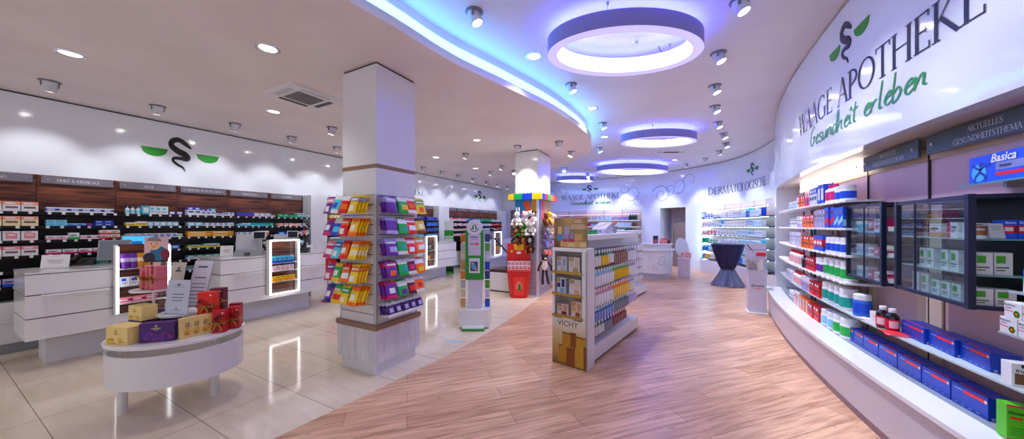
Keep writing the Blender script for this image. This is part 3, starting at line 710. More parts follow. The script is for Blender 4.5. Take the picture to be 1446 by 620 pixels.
LEFT = [
 # outer end unit (big salmon cartons)
 [[(5,.115,.115,WH,SAL,3,1)],[(5,.115,.115,CRM,SAL,3,1)],[(5,.112,.112,WH,PK,4,1)],[(5,.115,.115,WH,PK,3,1)],[],[(2,.11,.09,WH,PU,0,1),(3,.11,.09,LIL,BL,0,1)]],
 [[(7,.088,.062,WH,BL,5,1)],[(2,.075,.038,LB,CY,0,2),(2,.072,.034,LB,BL,0,1),(1,.075,.036,DB,RD,1,1),(3,.078,.036,BL,DB,5,2)],[(2,.08,.05,WH,PK,0,1),(1,.08,.085,WH,GR,0,1),(2,.08,.05,WH,RD,5,1),(2,.085,.058,WH,RD,0,2)],[(4,.11,.06,WH,MG,0,1),(1,.1,.07,MG,PK,4,1)],[(3,.12,.055,RD,WH,4,1)],[(4,.1,.07,WH,LB,0,1)]],
 [[(3,.05,.11,WH,CY,20,1),(1,.075,.12,CY,WH,4,1),(3,.062,.12,WH,CY,1,1),(2,.08,.055,DB,WH,4,1)],[(1,.1,.05,YE,WH,3,1),(1,.1,.066,YE,WH,3,1),(6,.066,.065,LB,WH,4,1)],[(8,.062,.062,WH,BL,4,1),(1,.06,.05,WH,GR,5,1)],[(5,.1,.06,BL,LB,4,1)],[(4,.1,.07,WH,TE,0,1)],[(4,.12,.07,WH,LB,0,1)]],
 [[(2,.08,.13,WH,BL,3,1),(2,.06,.1,WH,BL,3,1),(1,.06,.115,WH,CY,3,1),(2,.065,.05,WH,BL,3,1),(3,.058,.06,WH,BL,1,1)],[(2,.085,.06,LB,WH,4,1),(5,.07,.05,WH,BL,1,1),(1,.06,.06,WH,LB,3,1)],[(2,.29,.042,YE,OR,5,2)],[(1,.2,.05,YE,TE,3,1),(2,.2,.062,YE,CY,3,1)],[(4,.1,.06,WH,TE,3,1),(2,.09,.06,WH,OR,2,1)],[(4,.12,.07,GY,LB,0,1)]],
 [[(4,.062,.065,BL,PU,0,1),(3,.09,.032,WH,BL,5,2),(3,.06,.034,WH,BL,1,1)],[(1,.07,.035,LB,CY,0,1),(2,.06,.05,CY,WH,3,1),(4,.075,.055,TE,CY,0,1),(2,.075,.055,GR,TE,4,1)],[(3,.07,.06,WH,BL,1,1),(1,.07,.055,WH,LIL,4,1),(2,.075,.08,OR,WH,3,1)],[(2,.12,.07,TE,CY,3,1),(2,.1,.07,DG_,WH,4,1)],[(3,.1,.06,WH,PK,2,1),(2,.1,.06,RD,WH,3,1)],[(4,.12,.07,GY,LB,0,1)]],
 [[(2,.09,.06,GR,TE,4,1),(2,.08,.045,TE,GR,0,1),(2,.075,.042,TE,WH,3,2),(1,.08,.05,WH,TE,0,1)],[(3,.085,.05,WH,OR,6,1),(1,.085,.055,OR,WH,2,1),(1,.085,.05,WH,RD,2,1),(2,.085,.055,WH,BL,6,1)],[(2,.12,.055,BL,CY,4,1),(2,.1,.06,LIL,RD,5,1),(1,.1,.08,WH,OR,6,1)],[(4,.11,.06,LB,WH,4,1)],[(4,.11,.06,WH,BL,1,1)],[]],
]
for i, rows in enumerate(LEFT):
    for j, items in enumerate(rows):
        if items: fill_row(US[i]+.03, US[i+1]-.02, LZ[j], items, SHORD[j], UN[i])
# price tags on the shelf fronts, one strip per shelf board
for sh in [o for o in COL.objects if o.name.startswith('pharmacy_shelf')]:
    for b in [c for c in sh.children if c.name.startswith('shelf_board')]:
        z = max(v.co.z for v in b.data.vertices); xs = [v.co.x for v in b.data.vertices]; a, e = min(xs), max(xs)
        for k in range(6):
            if a+.06+k*.105 < e-.03:
                o = put('price_tag', TAGME, b); o.location = (a+.06+k*.105+random.uniform(-.012,.012), -.274, z-.012)
# white piers between the shelf runs
def pier(y0, y1, label):
    mb = MB(); mb.box(XS+.0, y0, 0, XW, y1, 2.157); return struct(mb.build('wall_left.001', FASCIA))
pier(4.0,4.35,''); pier(8.07,8.57,''); pier(12.2,12.62,'')
# second run (blue and green boxes) behind the first column, third run beyond
ys2 = [4.37+.617*i for i in range(7)]
def vis(y, z=1.3, x=XS):
    X = x*CS+y*SN; Y = -x*SN+y*CS; return CX+F0*X/Y
for i in range(6):
    if 485 < vis(ys2[i]) and vis(ys2[i+1]) < 582: continue
    shelf_unit(ys2[i], ys2[i+1], None, ['dark shelf unit with green boxes just past the white pier','','','','dark shelf unit with blue boxes half hidden by the first column','dark shelf unit with stacked blue boxes before the second white pier'][i] or 'dark shelf unit behind the first column', LZ, 'shelf units of the second run')
    for j in range(6):
        if i == 0: it = [(7,.08,[.08,.1,.1,.1,.09,.08][j],[YE,GR,GR,TE,WH,WH][j],WH,3 if j else 4,1)]
        else: it = [(6,.095,[.055,.055,.05,.05,.06,.06][j],[BL,BL,BL,LB,WH,WH][j],[DB,LB,DB,BL,BL,BL][j],[4,1,4,1,0,0][j],2)]
        if j < 5: fill_row(ys2[i]+.03, ys2[i+1]-.02, LZ[j], it, SHORD[j], 'run behind column' if i == 0 else ('unit beside the column' if i == 4 else 'unit before second pier'))
ys3 = [8.58+.722*i for i in range(6)]
PAL3 = [[(WH,RD),(WH,PK),(BL,CY),(CY,WH),(TE,GR),(GR,TE),(WH,BL),(WH,LIL)],[(WH,RD),(WH,PK),(SAL,WH),(WH,RD),(WH,LB),(WH,SAL),(RD,WH),(RD,OR)],[(WH,PK),(WH,RD),(WH,CY),(LB,WH),(WH,OR),(RD,WH)],[(WH,OR),(WH,GR),(WH,BL)],[(WH,CY),(WH,GR)]]
for i in range(5):
    shelf_unit(ys3[i], ys3[i+1], None, '%s dark shelf unit from the front in the far run before the corner' % ORD[i+1], LZ, 'shelf units of the far run')
    for j in range(4):
        pal = PAL3[j]; it = []
        for k in range(5):
            b, a = pal[int((i*5+k)/25*len(pal))]; it.append((1,.128,[.1,.09,.08,.08][j]*random.uniform(.8,1.1),b,a,random.choice([0,3,4,1]),1))
        fill_row(ys3[i]+.02, ys3[i+1]-.01, LZ[j], it, SHORD[j], '%s far unit' % ORD[i+1], name='far_carton', group='cartons on the far left shelves')
print('left boxes', NB[0])
# wall emblems and lettering
def wall_emblem(label, fn, nm=BLACK, gm=GREEN, d=.25):
    t = thing('serpent_and_scales_emblem', label, 'emblem', fn(0,.5))
    L0 = Vector(fn(0,.5)); f2 = lambda u,v: Vector(fn(u,v))-L0
    mb = MB(); emblem_snake(mb, lambda u,v: f2(u*.68,v)); mb.build('serpent', nm, t)
    mb = MB(); emblem_bowl(mb, f2, -.86,-.3,.62,d); mb.build('scale_bowl', gm, t)
    mb = MB(); emblem_bowl(mb, f2, .34,.92,.62,d); mb.build('scale_bowl', gm, t)
    for c in t.children: q = c.modifiers.new('thickness','SOLIDIFY'); q.thickness = .006; q.offset = 0
    return t
wall_emblem('large black serpent with two green scale bowls on the left white wall', lambda u,v: (-7.1964, 2.09+u*.52, 2.39+v*.52))
wall_emblem('small serpent and green bowls emblem on the left wall before the far corner', lambda u,v: (-7.1964, 10.88+u*.47, 2.45+v*.46), NAVY)
def letter_thing(name, label, text, fn, mt, kind='caps', w=.075, sl=.22):
    L0 = Vector(fn(0,0)); t = thing(name, label, 'lettering', tuple(L0)); x = 0
    for wd in text.split(' '):
        mb = MB(); f2 = lambda u,v: Vector(fn(u+x,v))-L0
        if kind == 'caps': x += caps(mb, wd, f2)+GL[' '][0]
        else: x += hand(mb, wd, f2, 0, w, sl)+HW[' '][0]
        mb.build('word', mt, t)
    return t
tw = capw('WAAGE APOTHEKE'); sc = .19
letter_thing('wall_lettering', 'dark serif capitals on the left wall, ending beside the first column', 'WAAGE APOTHEKE', lambda u,v: (-7.197, 7.68-(tw-u)*sc*1.1, 2.45+v*.19), NAVY)
# =================== CHECKOUT COUNTERS ===================
GAPM = mat('dark_counter_gap', (30,28,32), .5)
def counter(y0, y1, xf, label, ledge, depth=.72):
    t = thing('checkout_counter', label, 'counter', (xf,(y0+y1)/2,0), math.pi/2, 'white checkout counters')
    w = y1-y0; a = -w/2; d = depth
    mb = MB(); mb.box(a+.15,.27,0,-a-.15,d-.05,.33); mb.build('plinth', WHITE_M, t)
    mb = MB(); mb.box(a+.012,.012,.34,-a-.012,d-.012,1.0); mb.build('carcass', GAPM, t)
    z = [.317,.545,.785,1.0]
    for k in range(3):
        mb = MB(); mb.box(a,0,z[k]+.006,-a,.012,z[k+1]-.004); mb.build('front_panel', WHITE, t, bevel=.002)
        for s in (-1,1):
            x = s*(-a); mb = MB(); mb.box(x-s*.012,.014,z[k]+.006,x,d,z[k+1]-.004); mb.build('end_panel', WHITE, t)
    mb = MB(); mb.box(a-.004,-.004,1.004,-a+.004,d,1.018); mb.box(a,.0,.9995,-a,d-.01,1.004,1); mb.build('worktop', [WHITE, GAPM], t)
    for l0, l1 in ledge:
        mb = MB(); mb.prism([(l0,-.0),(l0+.03,-.10),(l1-.03,-.10),(l1,0)], .773, .787); mb.build('bag_ledge', WHITE, t)
    return t
counter(.555,1.62,-5.85,'nearest white checkout counter, behind the oval gift table', [(-.44,.02)])
counter(2.105,3.64,-5.85,'white checkout counter just behind the first column', [(-.62,-.22),(.26,.7)])
counter(5.0,7.75,-5.99,'white checkout counter between the first column and green floor display', [(-.9,-.05)])
counter(9.0,11.5,-6.0,'far white checkout counter before the plush toy column', [(-.9,-.43)])
LEDW = mat('white_lit_frame', (255,255,255), .5, emit=(250,250,255), es=3.2)
def lit_display(y0, z0, w, h, xf, label, rows, depth=.128, top=True):
    t = thing('illuminated_display', label, 'display stand', (xf,y0+w/2,z0), math.pi/2, 'light framed counter displays')
    a = w/2; b = .022
    mb = MB(); mb.box(-a+.004,.02,.004,a-.004,depth,h-.004); 
    mb = MB(); mb.box(-a,depth-.012,0,a,depth,h); mb.build('back_panel', WALNUT, t)
    for s in (-1,1):
        mb = MB(); mb.box(s*a-s*.014,.012,0,s*a,depth-.012,h); mb.build('side_panel', WHITE_M, t)
    mb = MB(); 
    if top: mb.box(-a,.0,0,a,.012,b); mb.box(-a,0,h-b,a,.012,h)
    mb2 = mb; mb.box(-a,0,b,-a+b,.012,h-b); mb.box(a-b,0,b,a,.012,h-b); mb.build('light_frame', LEDW, t)
    for k in range(5):
        z = .08+k*(h-.14)/5; mb = MB(); mb.box(-a+.014,depth-.016,z,a-.014,depth-.0125,z+.012); mb.build('slat_rail', GAPM, t)
    for z in rows:
        mb = MB(); mb.box(-a+.015,.03,z-.012,a-.015,depth-.016,z); mb.build('shelf', LGREY, t)
    return t
lit_display(1.115,.47,.44,.81,-5.70,'illuminated display frame behind the oval gift table', [.13,.33,.53], .128, False)
lit_display(2.67,.40,.445,.875,-5.72,'illuminated display frame on the counter just behind the first column', [.20,.37,.50])
lit_display(6.34,.40,.41,.83,-5.87,'illuminated display frame with black items beyond the first column', [.2,.45], .115)
lit_display(9.84,.43,.5,.86,-5.88,'illuminated display frame nearest the plush toy column', [.2,.45,.65], .115)
# goods in the lit displays
def goods(y, z, w, h, n, x, b, a, st, lab, grp, name='small_package', d=.05):
    for k in range(n):
        put_thing(name, carton(w,d,h,b,a,st), (x, y+k*(w+.006), z), math.pi/2, lab % ORD[k+1], 'package', grp)
for k in range(4):
    c = [(PU,LIL),(PU,LIL),((206,150,60),CRM),((206,150,60),CRM)][k]
    put_thing('cream_tube', bottle(.037,.175,c[0],c[0],c[1],2), (-5.745,onx([177,188,198,207][k],350,-5.745).y,1.0002), math.pi/2, '%s in the illuminated display behind the gift table' % ['outer purple cream tube','inner purple cream tube','outer golden cream tube','inner golden cream tube'][k], 'tube', 'cream tubes in the lit display')
goods(2.73,.9005,.062,.11,5,-5.77,CY,BL,0,'%s blue package from the left, upper shelf of the lit counter display','blue packages in the lit display')
goods(2.73,.7705,.062,.085,5,-5.77,WH,PK,4,'%s pink package from the left, middle shelf of the lit counter display','pink packages in the lit display')
goods(2.73,.6005,.066,.085,5,-5.77,YE,OR,2,'%s yellow package from the left, lower shelf of the lit counter display','yellow packages in the lit display')
goods(1.19,.8002,.07,.1,3,-5.77,WH,BL,1,'%s white leaflet box, middle shelf of the display behind the gift table','white boxes in the lit display')
goods(1.19,.6002,.1,.06,3,-5.77,PK,MG,5,'%s pink box, low shelf of the display behind the gift table','pink boxes in the lit display')
goods(6.42,.8502,.09,.17,2,-5.93,BK,GY,4,'%s black package in the display frame beyond the first column','black packages in the far lit display')
goods(6.46,.6002,.11,.1,1,-5.93,YE,OR,4,'%s yellow package in the display frame beyond the first column','yellow package in the far lit display')
goods(9.95,.8802,.12,.12,2,-5.93,BRN,PU,4,'%s brown package in the display frame near the toys','brown packages in the far lit display')
goods(10.05,.6302,.16,.14,1,-5.92,OR,YE,4,'%s orange package in the display frame near the toys','orange package in the far lit display',d=.08)
# things on the counters
onc = lambda px, x=-6.22: (x, onx(px,330,x).y, 1.0185)
def card(name, label, loc, rz, w, h, lines, tilt=-12, extra=None, cat='notice', colr=PAPER, holder=True):
    t = thing(name, label, cat, loc, rz)
    M = Matrix.Rotation(math.radians(tilt),4,'X')
    mb = MB(); mb.box(-w/2,0,.002,w/2,.002,h,0,M); p = mb.build('sheet', colr, t)
    mb = MB(); random.seed(int(w*1e4)+int(h*1e4))
    for z, l, th in lines: mb.box(-l*w/2,-.0012,z*h-th*h/2,l*w/2,-.0002,z*h+th*h/2,0,M)
    mb.build('printed_lines', INK, p)
    if holder:
        mb = MB(); mb.box(-w/2-.004,.003,.001,w/2+.004,.005,h+.004,0,M); mb.box(-w/2-.004,-.012,0,w/2+.004,.07,.003); mb.build('acrylic_holder', ACRYL, t)
    return t
LN = [(.88,.3,.012),(.62,.6,.022),(.54,.5,.02),(.46,.56,.02),(.38,.4,.02)]
card('counter_notice','white paper notice standing on the nearest checkout counter', tuple(P(77,379,1.019)), math.radians(62), .2, .155, LN)
card('counter_notice','white paper notice on the counter just behind the first column', tuple(P(320,362,1.019)), math.radians(62), .155, .17, LN)
card('counter_notice','small white notice beside the black telephone near the first column', (-6.1,3.5,1.019), math.radians(62), .1, .13, LN)
def phone(loc, rz, label):
    t = thing('desk_telephone', label, 'telephone', loc, rz)
    mb = MB(); mb.prism([(-.09,-.1),(.09,-.1),(.09,.1),(-.09,.1)], 0, .02, top=[(-.088,-.09),(.088,-.09),(.088,.1),(-.088,.1)])
    mb.add([(-.088,-.09,.02),(.088,-.09,.02),(.088,.1,.02),(-.088,.1,.02),(-.085,.03,.075),(.085,.03,.075),(.085,.1,.085),(-.085,.1,.085)],[(0,1,5,4),(1,2,6,5),(2,3,7,6),(3,0,4,7),(4,5,6,7)])
    mb.build('base', BLACK, t, bevel=.004)
    mb = MB(); mb.box(-.02,.035,.077,.075,.095,.079); mb.build('display', mat('phone_display',(70,84,96),.2), t)
    mb = MB()
    for r in range(4):
        for c in range(3): mb.box(-.015+c*.026,-.075+r*.026,.026+r*.0115,.003+c*.026,-.06+r*.026,.034+r*.0115)
    mb.build('key_pad', mat('grey_keys',(66,68,74),.5), t)
    mb = MB(); mb.tube([(-.06,-.1,.055),(-.06,-.085,.075),(-.06,0,.098),(-.06,.085,.105),(-.06,.1,.085)],[.024,.024,.016,.024,.024],10); mb.build('handset', BLACK, t, smooth=True)
    mb = MB(); mb.tube([(-.06,-.1,.04)]+[(-.10-.012*math.cos(k*1.3),-.1+.008*k,.012+.006*math.sin(k*1.3)) for k in range(16)],.004,5); mb.build('spiral_cord', BLACK, t)
    return t
phone(tuple(P(118,374,1.019)), math.radians(70), 'black desk telephone on the nearest checkout counter')
phone((-6.0,3.33,1.019), math.radians(50), 'black desk telephone on the counter end beside the first column')
def leaflets(loc, rz, label):
    t = thing('leaflet_dispenser', label, 'leaflet holder', loc, rz)
    mb = MB()
    for k in range(3):
        y = .045*k; z = .05*k; mb.box(-.055,y,z,.055,y+.003,z+.07); mb.box(-.055,y+.04,0,.055,y+.043,z+.11)
        for s in (-1,1): mb.box(s*.055-.0015,y,0,s*.055+.0015,y+.043,z+.07)
    mb.build('acrylic_body', ACRYL, t)
    for k, c in enumerate((TE,LB,DB)):
        mb = MB(); mb.box(-.05,.045*k+.008,.05*k+.004,.05,.045*k+.03,.05*k+.085); mb.build('leaflet_stack', paint(c), t)
    return t
leaflets(tuple(P(143,373,1.019)), math.radians(60), 'clear acrylic leaflet dispenser beside the telephone on the nearest counter')
def terminal(loc, rz, label, screen=None, w=.36, h=.32):
    t = thing('till_monitor', label, 'monitor', loc, rz, 'till monitors on the counters')
    M = Matrix.Translation((0,0,.06)) @ Matrix.Rotation(math.radians(-10),4,'X')
    mb = MB(); mb.prism([(-w/2,0),(w/2,0),(w/2,.03),(-w/2,.03)],0,h,M=M); 
    mb.add([(-w/2+.02,.03,.03),(w/2-.02,.03,.03),(w/2-.02,.03,h-.04),(-w/2+.02,.03,h-.04),(-w/2+.08,.075,.07),(w/2-.08,.075,.07),(w/2-.08,.075,h-.1),(-w/2+.08,.075,h-.1)],[(4,5,6,7),(0,1,5,4),(1,2,6,5),(2,3,7,6),(3,0,4,7)],0,M)
    mb.build('screen_housing', GREY, t, bevel=.005)
    mb = MB(); mb.quad(*[M @ Vector(p) for p in ((-w/2+.015,-.001,.015),(w/2-.015,-.001,.015),(w/2-.015,-.001,h-.015),(-w/2+.015,-.001,h-.015))]); s = mb.build('screen', screen or mat('dim_screen',(120,132,146),.2), t)
    mb = MB(); mb.prism([(-.12,-.06),(.12,-.06),(.12,.14),(-.12,.14)],0,.015); mb.prism([(-.03,.03),(.03,.03),(.03,.06),(-.03,.06)],.015,.14); mb.build('stand', GREY, t, bevel=.003)
    return t
terminal(onc(160,-6.25), math.radians(62), 'grey till monitor behind the leaflet dispenser on the nearest counter', None, .27,.25)
SCB = mat('lit_blue_screen', (60,170,230), .3, emit=(50,160,235), es=.7)
tt = terminal(onc(194,-6.38), math.radians(66), 'till monitor with bright blue screen on the nearest counter', SCB, .30,.21)
tt.location.z += .09
mb = MB(); mb.box(-.11,-.05,-.09,.11,.12,0); mb.build('riser_box', GREY, tt)
mb = MB(); M = Matrix.Translation((0,0,.06)) @ Matrix.Rotation(math.radians(-10),4,'X'); mb.box(-.05,-.003,.08,.04,-.002,.13,0,M); mb.build('screen_icon', mat('screen_icon_blue',(20,110,190),.4,emit=(20,100,180),es=.3), tt)
def cashdesk(loc, rz, label, wd=.34):
    t = thing('cash_register', label, 'cash register', loc, rz, 'cash registers on the second counter')
    mb = MB(); mb.prism([(-wd/2,-.12),(wd/2,-.12),(wd/2,.16),(-wd/2,.16)],0,.10,top=[(-wd/2+.03,-.09),(wd/2-.03,-.09),(wd/2-.01,.16),(-wd/2+.01,.16)]); mb.build('body', GREY, t, bevel=.006)
    M = Matrix.Translation((0,.03,.09)) @ Matrix.Rotation(math.radians(-14),4,'X')
    mb = MB(); mb.box(-wd/2+.01,0,0,wd/2-.03,.035,.25,0,M); mb.build('screen_back', LGREY, t, bevel=.012)
    M = Matrix.Translation((wd/2-.06,-.02,.26)) @ Matrix.Rotation(math.radians(-14),4,'X')
    mb = MB(); mb.box(-.085,0,0,.085,.022,.135,0,M); d = mb.build('customer_display', LGREY, t, bevel=.004)
    mb = MB(); mb.box(-.072,-.002,.014,.072,-.0005,.121,0,M); mb.build('display_glass', mat('dark_display_glass',(24,26,44),.15), d)
    mb = MB(); mb.tube([(wd/2-.06,.0,.08),(wd/2-.06,.0,.28)],.012,8); mb.build('display_post', LGREY, t)
    mb = MB(); mb.box(-.05,-.13,.0,.03,-.121,.06); mb.build('card_slot', mat('dark_grey_plastic',(76,80,88),.4), t)
    return t
cashdesk(onc(352), math.radians(60), 'grey cash register left of the lit counter display', .38)
cashdesk(onc(402,-6.3), math.radians(60), 'grey cash register behind the lit counter display', .36)
cashdesk(onc(690,-6.35), math.radians(45), 'far cash register on the counter before the plush toy column', .36)
# =================== FIRST COLUMN WITH SACHETS ===================
px0, px1, py0, py1 = -3.215, -2.69, 2.19, 2.715
SLAT = mat('slatwall_white', (226,226,234), .35)
mb = MB(); mb.box(px0,py0,0.0,px1,py1,ZL-.02); struct(mb.build('column', noise_mat('column_white_paint',(226,228,236),(232,234,240),nscale=1,rough=.22,coat=.15)))
mb = MB(); mb.box(px0+.01,py0+.01,ZL-.02,px1-.01,py1-.01,ZL); struct(mb.build('trim_9', BLACK))
t = thing('column_merchandiser', 'white slatwall cladding with hooks around the first column', 'display stand', ((px0+px1)/2,(py0+py1)/2,0))
hw = (px1-px0)/2
mb = MB(); q = hw+.004; mb.box(-q,-q,0,q,q,.135); mb.build('plinth', SLAT, t)
mb = MB(); q = hw+.038; mb.box(-q,-q,.125,q,q,.46); mb.build('lower_cladding', noise_mat('white_grained_laminate',(206,206,218),(226,226,236),scale=(6,6,1),nscale=3,rough=.35), t, bevel=.003)
mb = MB(); q = hw+.048; mb.box(-q,-q,.46,q,q,.512); mb.build('edge_band', BROWN, t, bevel=.002)
mb = MB(); q = hw+.003; mb.box(-q,-q,2.085,q,q,2.125); mb.build('upper_band', BROWN, t)
for nm, rz in (('front',0),('aisle',math.pi/2)):
    mb = MB(); M = Matrix.Rotation(rz,4,'Z')
    for k in range(13):
        z = .515+k*.1; mb.box(-hw+.016,-hw-.022,z,hw-.016,-hw-.001,z+.092,0,M)
    mb.build('slat_panel', SLAT, t)
    mb = MB(); mb.box(-hw+.016,-hw-.008,.515,hw-.016,-hw,1.815,0,M); mb.build('groove_backing', mat('dark_groove',(60,58,66),.6), t)
for sx, sy in ((1,-1),(-1,-1),(1,1)):
    mb = MB(); mb.box(sx*hw-.018,sy*hw-.018,.512,sx*hw+.018,sy*hw+.018,1.82); mb.build('corner_profile', CHROME if 0 else LGREY, t, bevel=.003)
BAGS_F = [ # rows from the top: (colour set) on the face towards the shop front
 [(PU,PK,WH),(CY,WH,BL),(RD,WH,OR),(YE,GY,WH)],[(PU,MG,WH),(BL,WH,CY),(RD,OR,WH),(YE,OR,WH)],[(MG,PK,WH),(CY,BL,WH),(OR,RD,WH),(YE,OR,CRM)],[(MG,PU,WH),(GR,YE,WH),(OR,RD,WH),(YE,OR,WH)],[(PU,DB,WH),(YE,GR,RD),(YE,GR,CRM),(YE,OR,WH)]]
BAGS_R = [
 [(PU,LIL,PU),(GR,WH,YE),(RD,WH,OR),(YE,GR,OR)],[(PU,LIL,PU),(GR,WH,TE),(RD,PK,WH),((216,190,90),BRN,CRM)],[(PU,LIL,LIL),(GR,WH,TE),(RD,PK,WH),(OR,YE,WH)],[(PU,MG,OR),(GR,WH,TE),((90,20,40),WH,MG),(OR,WH,YE)],[(PU,MG,WH),(GR,WH,PU),((90,20,60),WH,RD),(OR,WH,RD)],[((60,30,100),WH,LIL)]*5]
HK = CHROME
def hook_row(parent, rz, z, xs, L=.15):
    for x in xs:
        mb = MB(); M = Matrix.Rotation(rz,4,'Z'); mb.tube([M@Vector((x,-hw-.02,z)),M@Vector((x,-hw-L,z+.012)),M@Vector((x,-hw-L-.008,z+.03))],.003,6); mb.build('hook', HK, parent)
FZ = [1.80,1.575,1.35,1.12,.90]; RZ_ = [1.80,1.585,1.37,1.15,.94,.73]
SHN = ['top','second','third','fourth','fifth','bottom']
colc = Vector(((px0+px1)/2,(py0+py1)/2,0))
def sachet(loc_local, rz, c, st, lab, grp, w=.125, h=.185, t_=.03, tilt=.22, roll=0):
    M = Matrix.Rotation(rz,4,'Z')
    me = pouch(w,h,t_,c[0],c[1],c[2],st)
    o = put('sweet_sachet', me, None, colc+(M@Vector(loc_local)))
    o.rotation_euler = (-tilt, roll, rz); tag(o, lab, 'sachet', grp); return o
for r, row in enumerate(BAGS_F):
    xs = [-.235,-.11,.01,.15]
    hook_row(t, 0, FZ[r]-.012, xs, .16)
    for c, cols in enumerate(row):
        n = 4 if c == 3 else 2
        for k in range(n):
            sachet((xs[c]+random.uniform(-.006,.006)+(.012*k if c==3 else 0), -hw-.135+k*.028, FZ[r]), 0, cols, (r+c)%3, '%s%s sachet, %s column on the %s hook row, face towards oval table' % ('front ' if k == 0 else ('rear ' if k == n-1 else ORD[k+1]+' '), CN.get(cols[0],'dark red'), ORD[c+1], SHN[r]), 'sweet sachets on the column', tilt=.34, roll=random.uniform(-.05,.05))
for r, row in enumerate(BAGS_R):
    n5 = len(row) == 5
    xs = [-.2,-.1,0,.1,.2] if n5 else [-.185,-.035,.075,.2]
    hook_row(t, math.pi/2, RZ_[r]-.012, xs, .13)
    for c, cols in enumerate(row):
        n = 3 if c == 0 else 2
        for k in range(n):
            sachet((xs[c]+random.uniform(-.006,.006)-(.012*k if c==0 else 0), -hw-.105+k*.03, RZ_[r]), math.pi/2, cols, (r+2*c)%3 if not n5 else 1, '%s%s sachet, %s column on the %s hook row, face towards wood floor' % ('front ' if k == 0 else ('rear ' if k == n-1 else 'second '), {(216,190,90):'golden',(90,20,40):'dark red',(90,20,60):'dark red',(60,30,100):'dark violet'}.get(cols[0]) or CN[cols[0]], ORD[c+1], SHN[r]), 'sweet sachets on the column', w=.1 if n5 else .145, h=.15 if n5 else .175, tilt=.30, roll=random.uniform(-.06,.06))
# paper bags hanging on the far side of the column
t = thing('hanging_paper_bags', 'bundle of grey paper bags hanging beside the base of the first column', 'paper bags', (px0-.115,2.30,.63))
for k in range(4):
    mb = MB(); mb.prism([(-.055+.006*k,-.05+.026*k),(.05+.004*k,-.05+.026*k),(.05+.004*k,-.034+.026*k),(-.055+.006*k,-.034+.026*k)],-.33,-.02,top=[(-.045,-.02+.01*k),(.045,-.02+.01*k),(.045,-.016+.01*k),(-.045,-.016+.01*k)]); mb.build('paper_bag', mat('grey_printed_paper',(150,150,160),.7) if k%2 else LGREY, t)
mb = MB(); mb.tube([(.10,0,0),(-.03,0,0),(-.04,0,.03)],.005,6); mb.tube([(.0,0,0),(.0,0,-.03)],.004,6); mb.build('hook', CHROME, t)
# red stool behind
t = thing('swivel_stool', 'red swivel stool half hidden behind the first column', 'stool', tuple(P(470,424,0)))
RDM = mat('red_lacquer',(206,24,34),.25)
mb = MB(); mb.lathe([(.21,0),(.21,.012),(.05,.03),(.03,.035)],28); mb.build('base', RDM, t, smooth=True)
mb = MB(); mb.lathe([(.022,.03),(.022,.5)],12); mb.build('post', CHROME, t, smooth=True)
mb = MB(); mb.lathe([(.05,.48),(.16,.5),(.2,.54),(.19,.56),(.1,.545),(.02,.54)],28); mb.build('seat', RDM, t, smooth=True)
mb = MB()
for k in range(9):
    pass
for i in range(12):
    a0, a1 = math.radians(60+i*10), math.radians(70+i*10)
    for (r0,z0,r1,z1) in ((.19,.55,.215,.68),(.215,.68,.20,.84)):
        mb.quad((r0*math.cos(a0),r0*math.sin(a0),z0),(r0*math.cos(a1),r0*math.sin(a1),z0),(r1*math.cos(a1),r1*math.sin(a1),z1),(r1*math.cos(a0),r1*math.sin(a0),z1))
        mb.quad((r0*.93*math.cos(a1),r0*.93*math.sin(a1),z0),(r0*.93*math.cos(a0),r0*.93*math.sin(a0),z0),(r1*.93*math.cos(a0),r1*.93*math.sin(a0),z1),(r1*.93*math.cos(a1),r1*.93*math.sin(a1),z1))
mb.build('backrest', RDM, t, smooth=True).rotation_euler = (0,0,1.2)
# =================== OVAL GIFT TABLE ===================
TC = Vector((-3.79,1.09,0)); TR = .584; TA, TB = .445, .385
t = thing('oval_gift_table', 'low white oval display table piled with gift boxes', 'table', tuple(TC), TR)
def oval(mb, prof, n=48):
    mb.lathe([(p[0],)+tuple(p[1:]) for p in prof], n, sx=1, sy=TB/TA)
mb = MB(); oval(mb, [(TA-.006,.572),(TA,.576),(TA,.596),(TA-.005,.6)]); mb.build('tabletop', WHITE, t, smooth=True)
mb = MB()
oval(mb, [(TA-.014,.27),(TA-.008,.272),(TA-.008,.520),(TA-.022,.520),(TA-.022,.272)]); mb.f = mb.f[:-2]; mb.m = mb.m[:-2]; mb.build('apron', WHITE, t, smooth=True)
for q in (0.36,1.9,3.5,5.05):
    pass
for wx, wy in ((-3.93,.80),(-3.655,1.275),(-3.95,1.36),(-3.62,.92)):
    if (wx,wy) == (-3.62,.92): continue
    d = Vector((wx,wy,0))-TC; l = Matrix.Rotation(-TR,4,'Z') @ d
    mb = MB(); mb.lathe([(.028,0),(.03,.004),(.03,.572)],18,M=Matrix.Translation(l)); mb.build('leg', WHITE, t, smooth=True)
ZT = .6004
CRB=(240,216,150); DPU=(70,34,104)
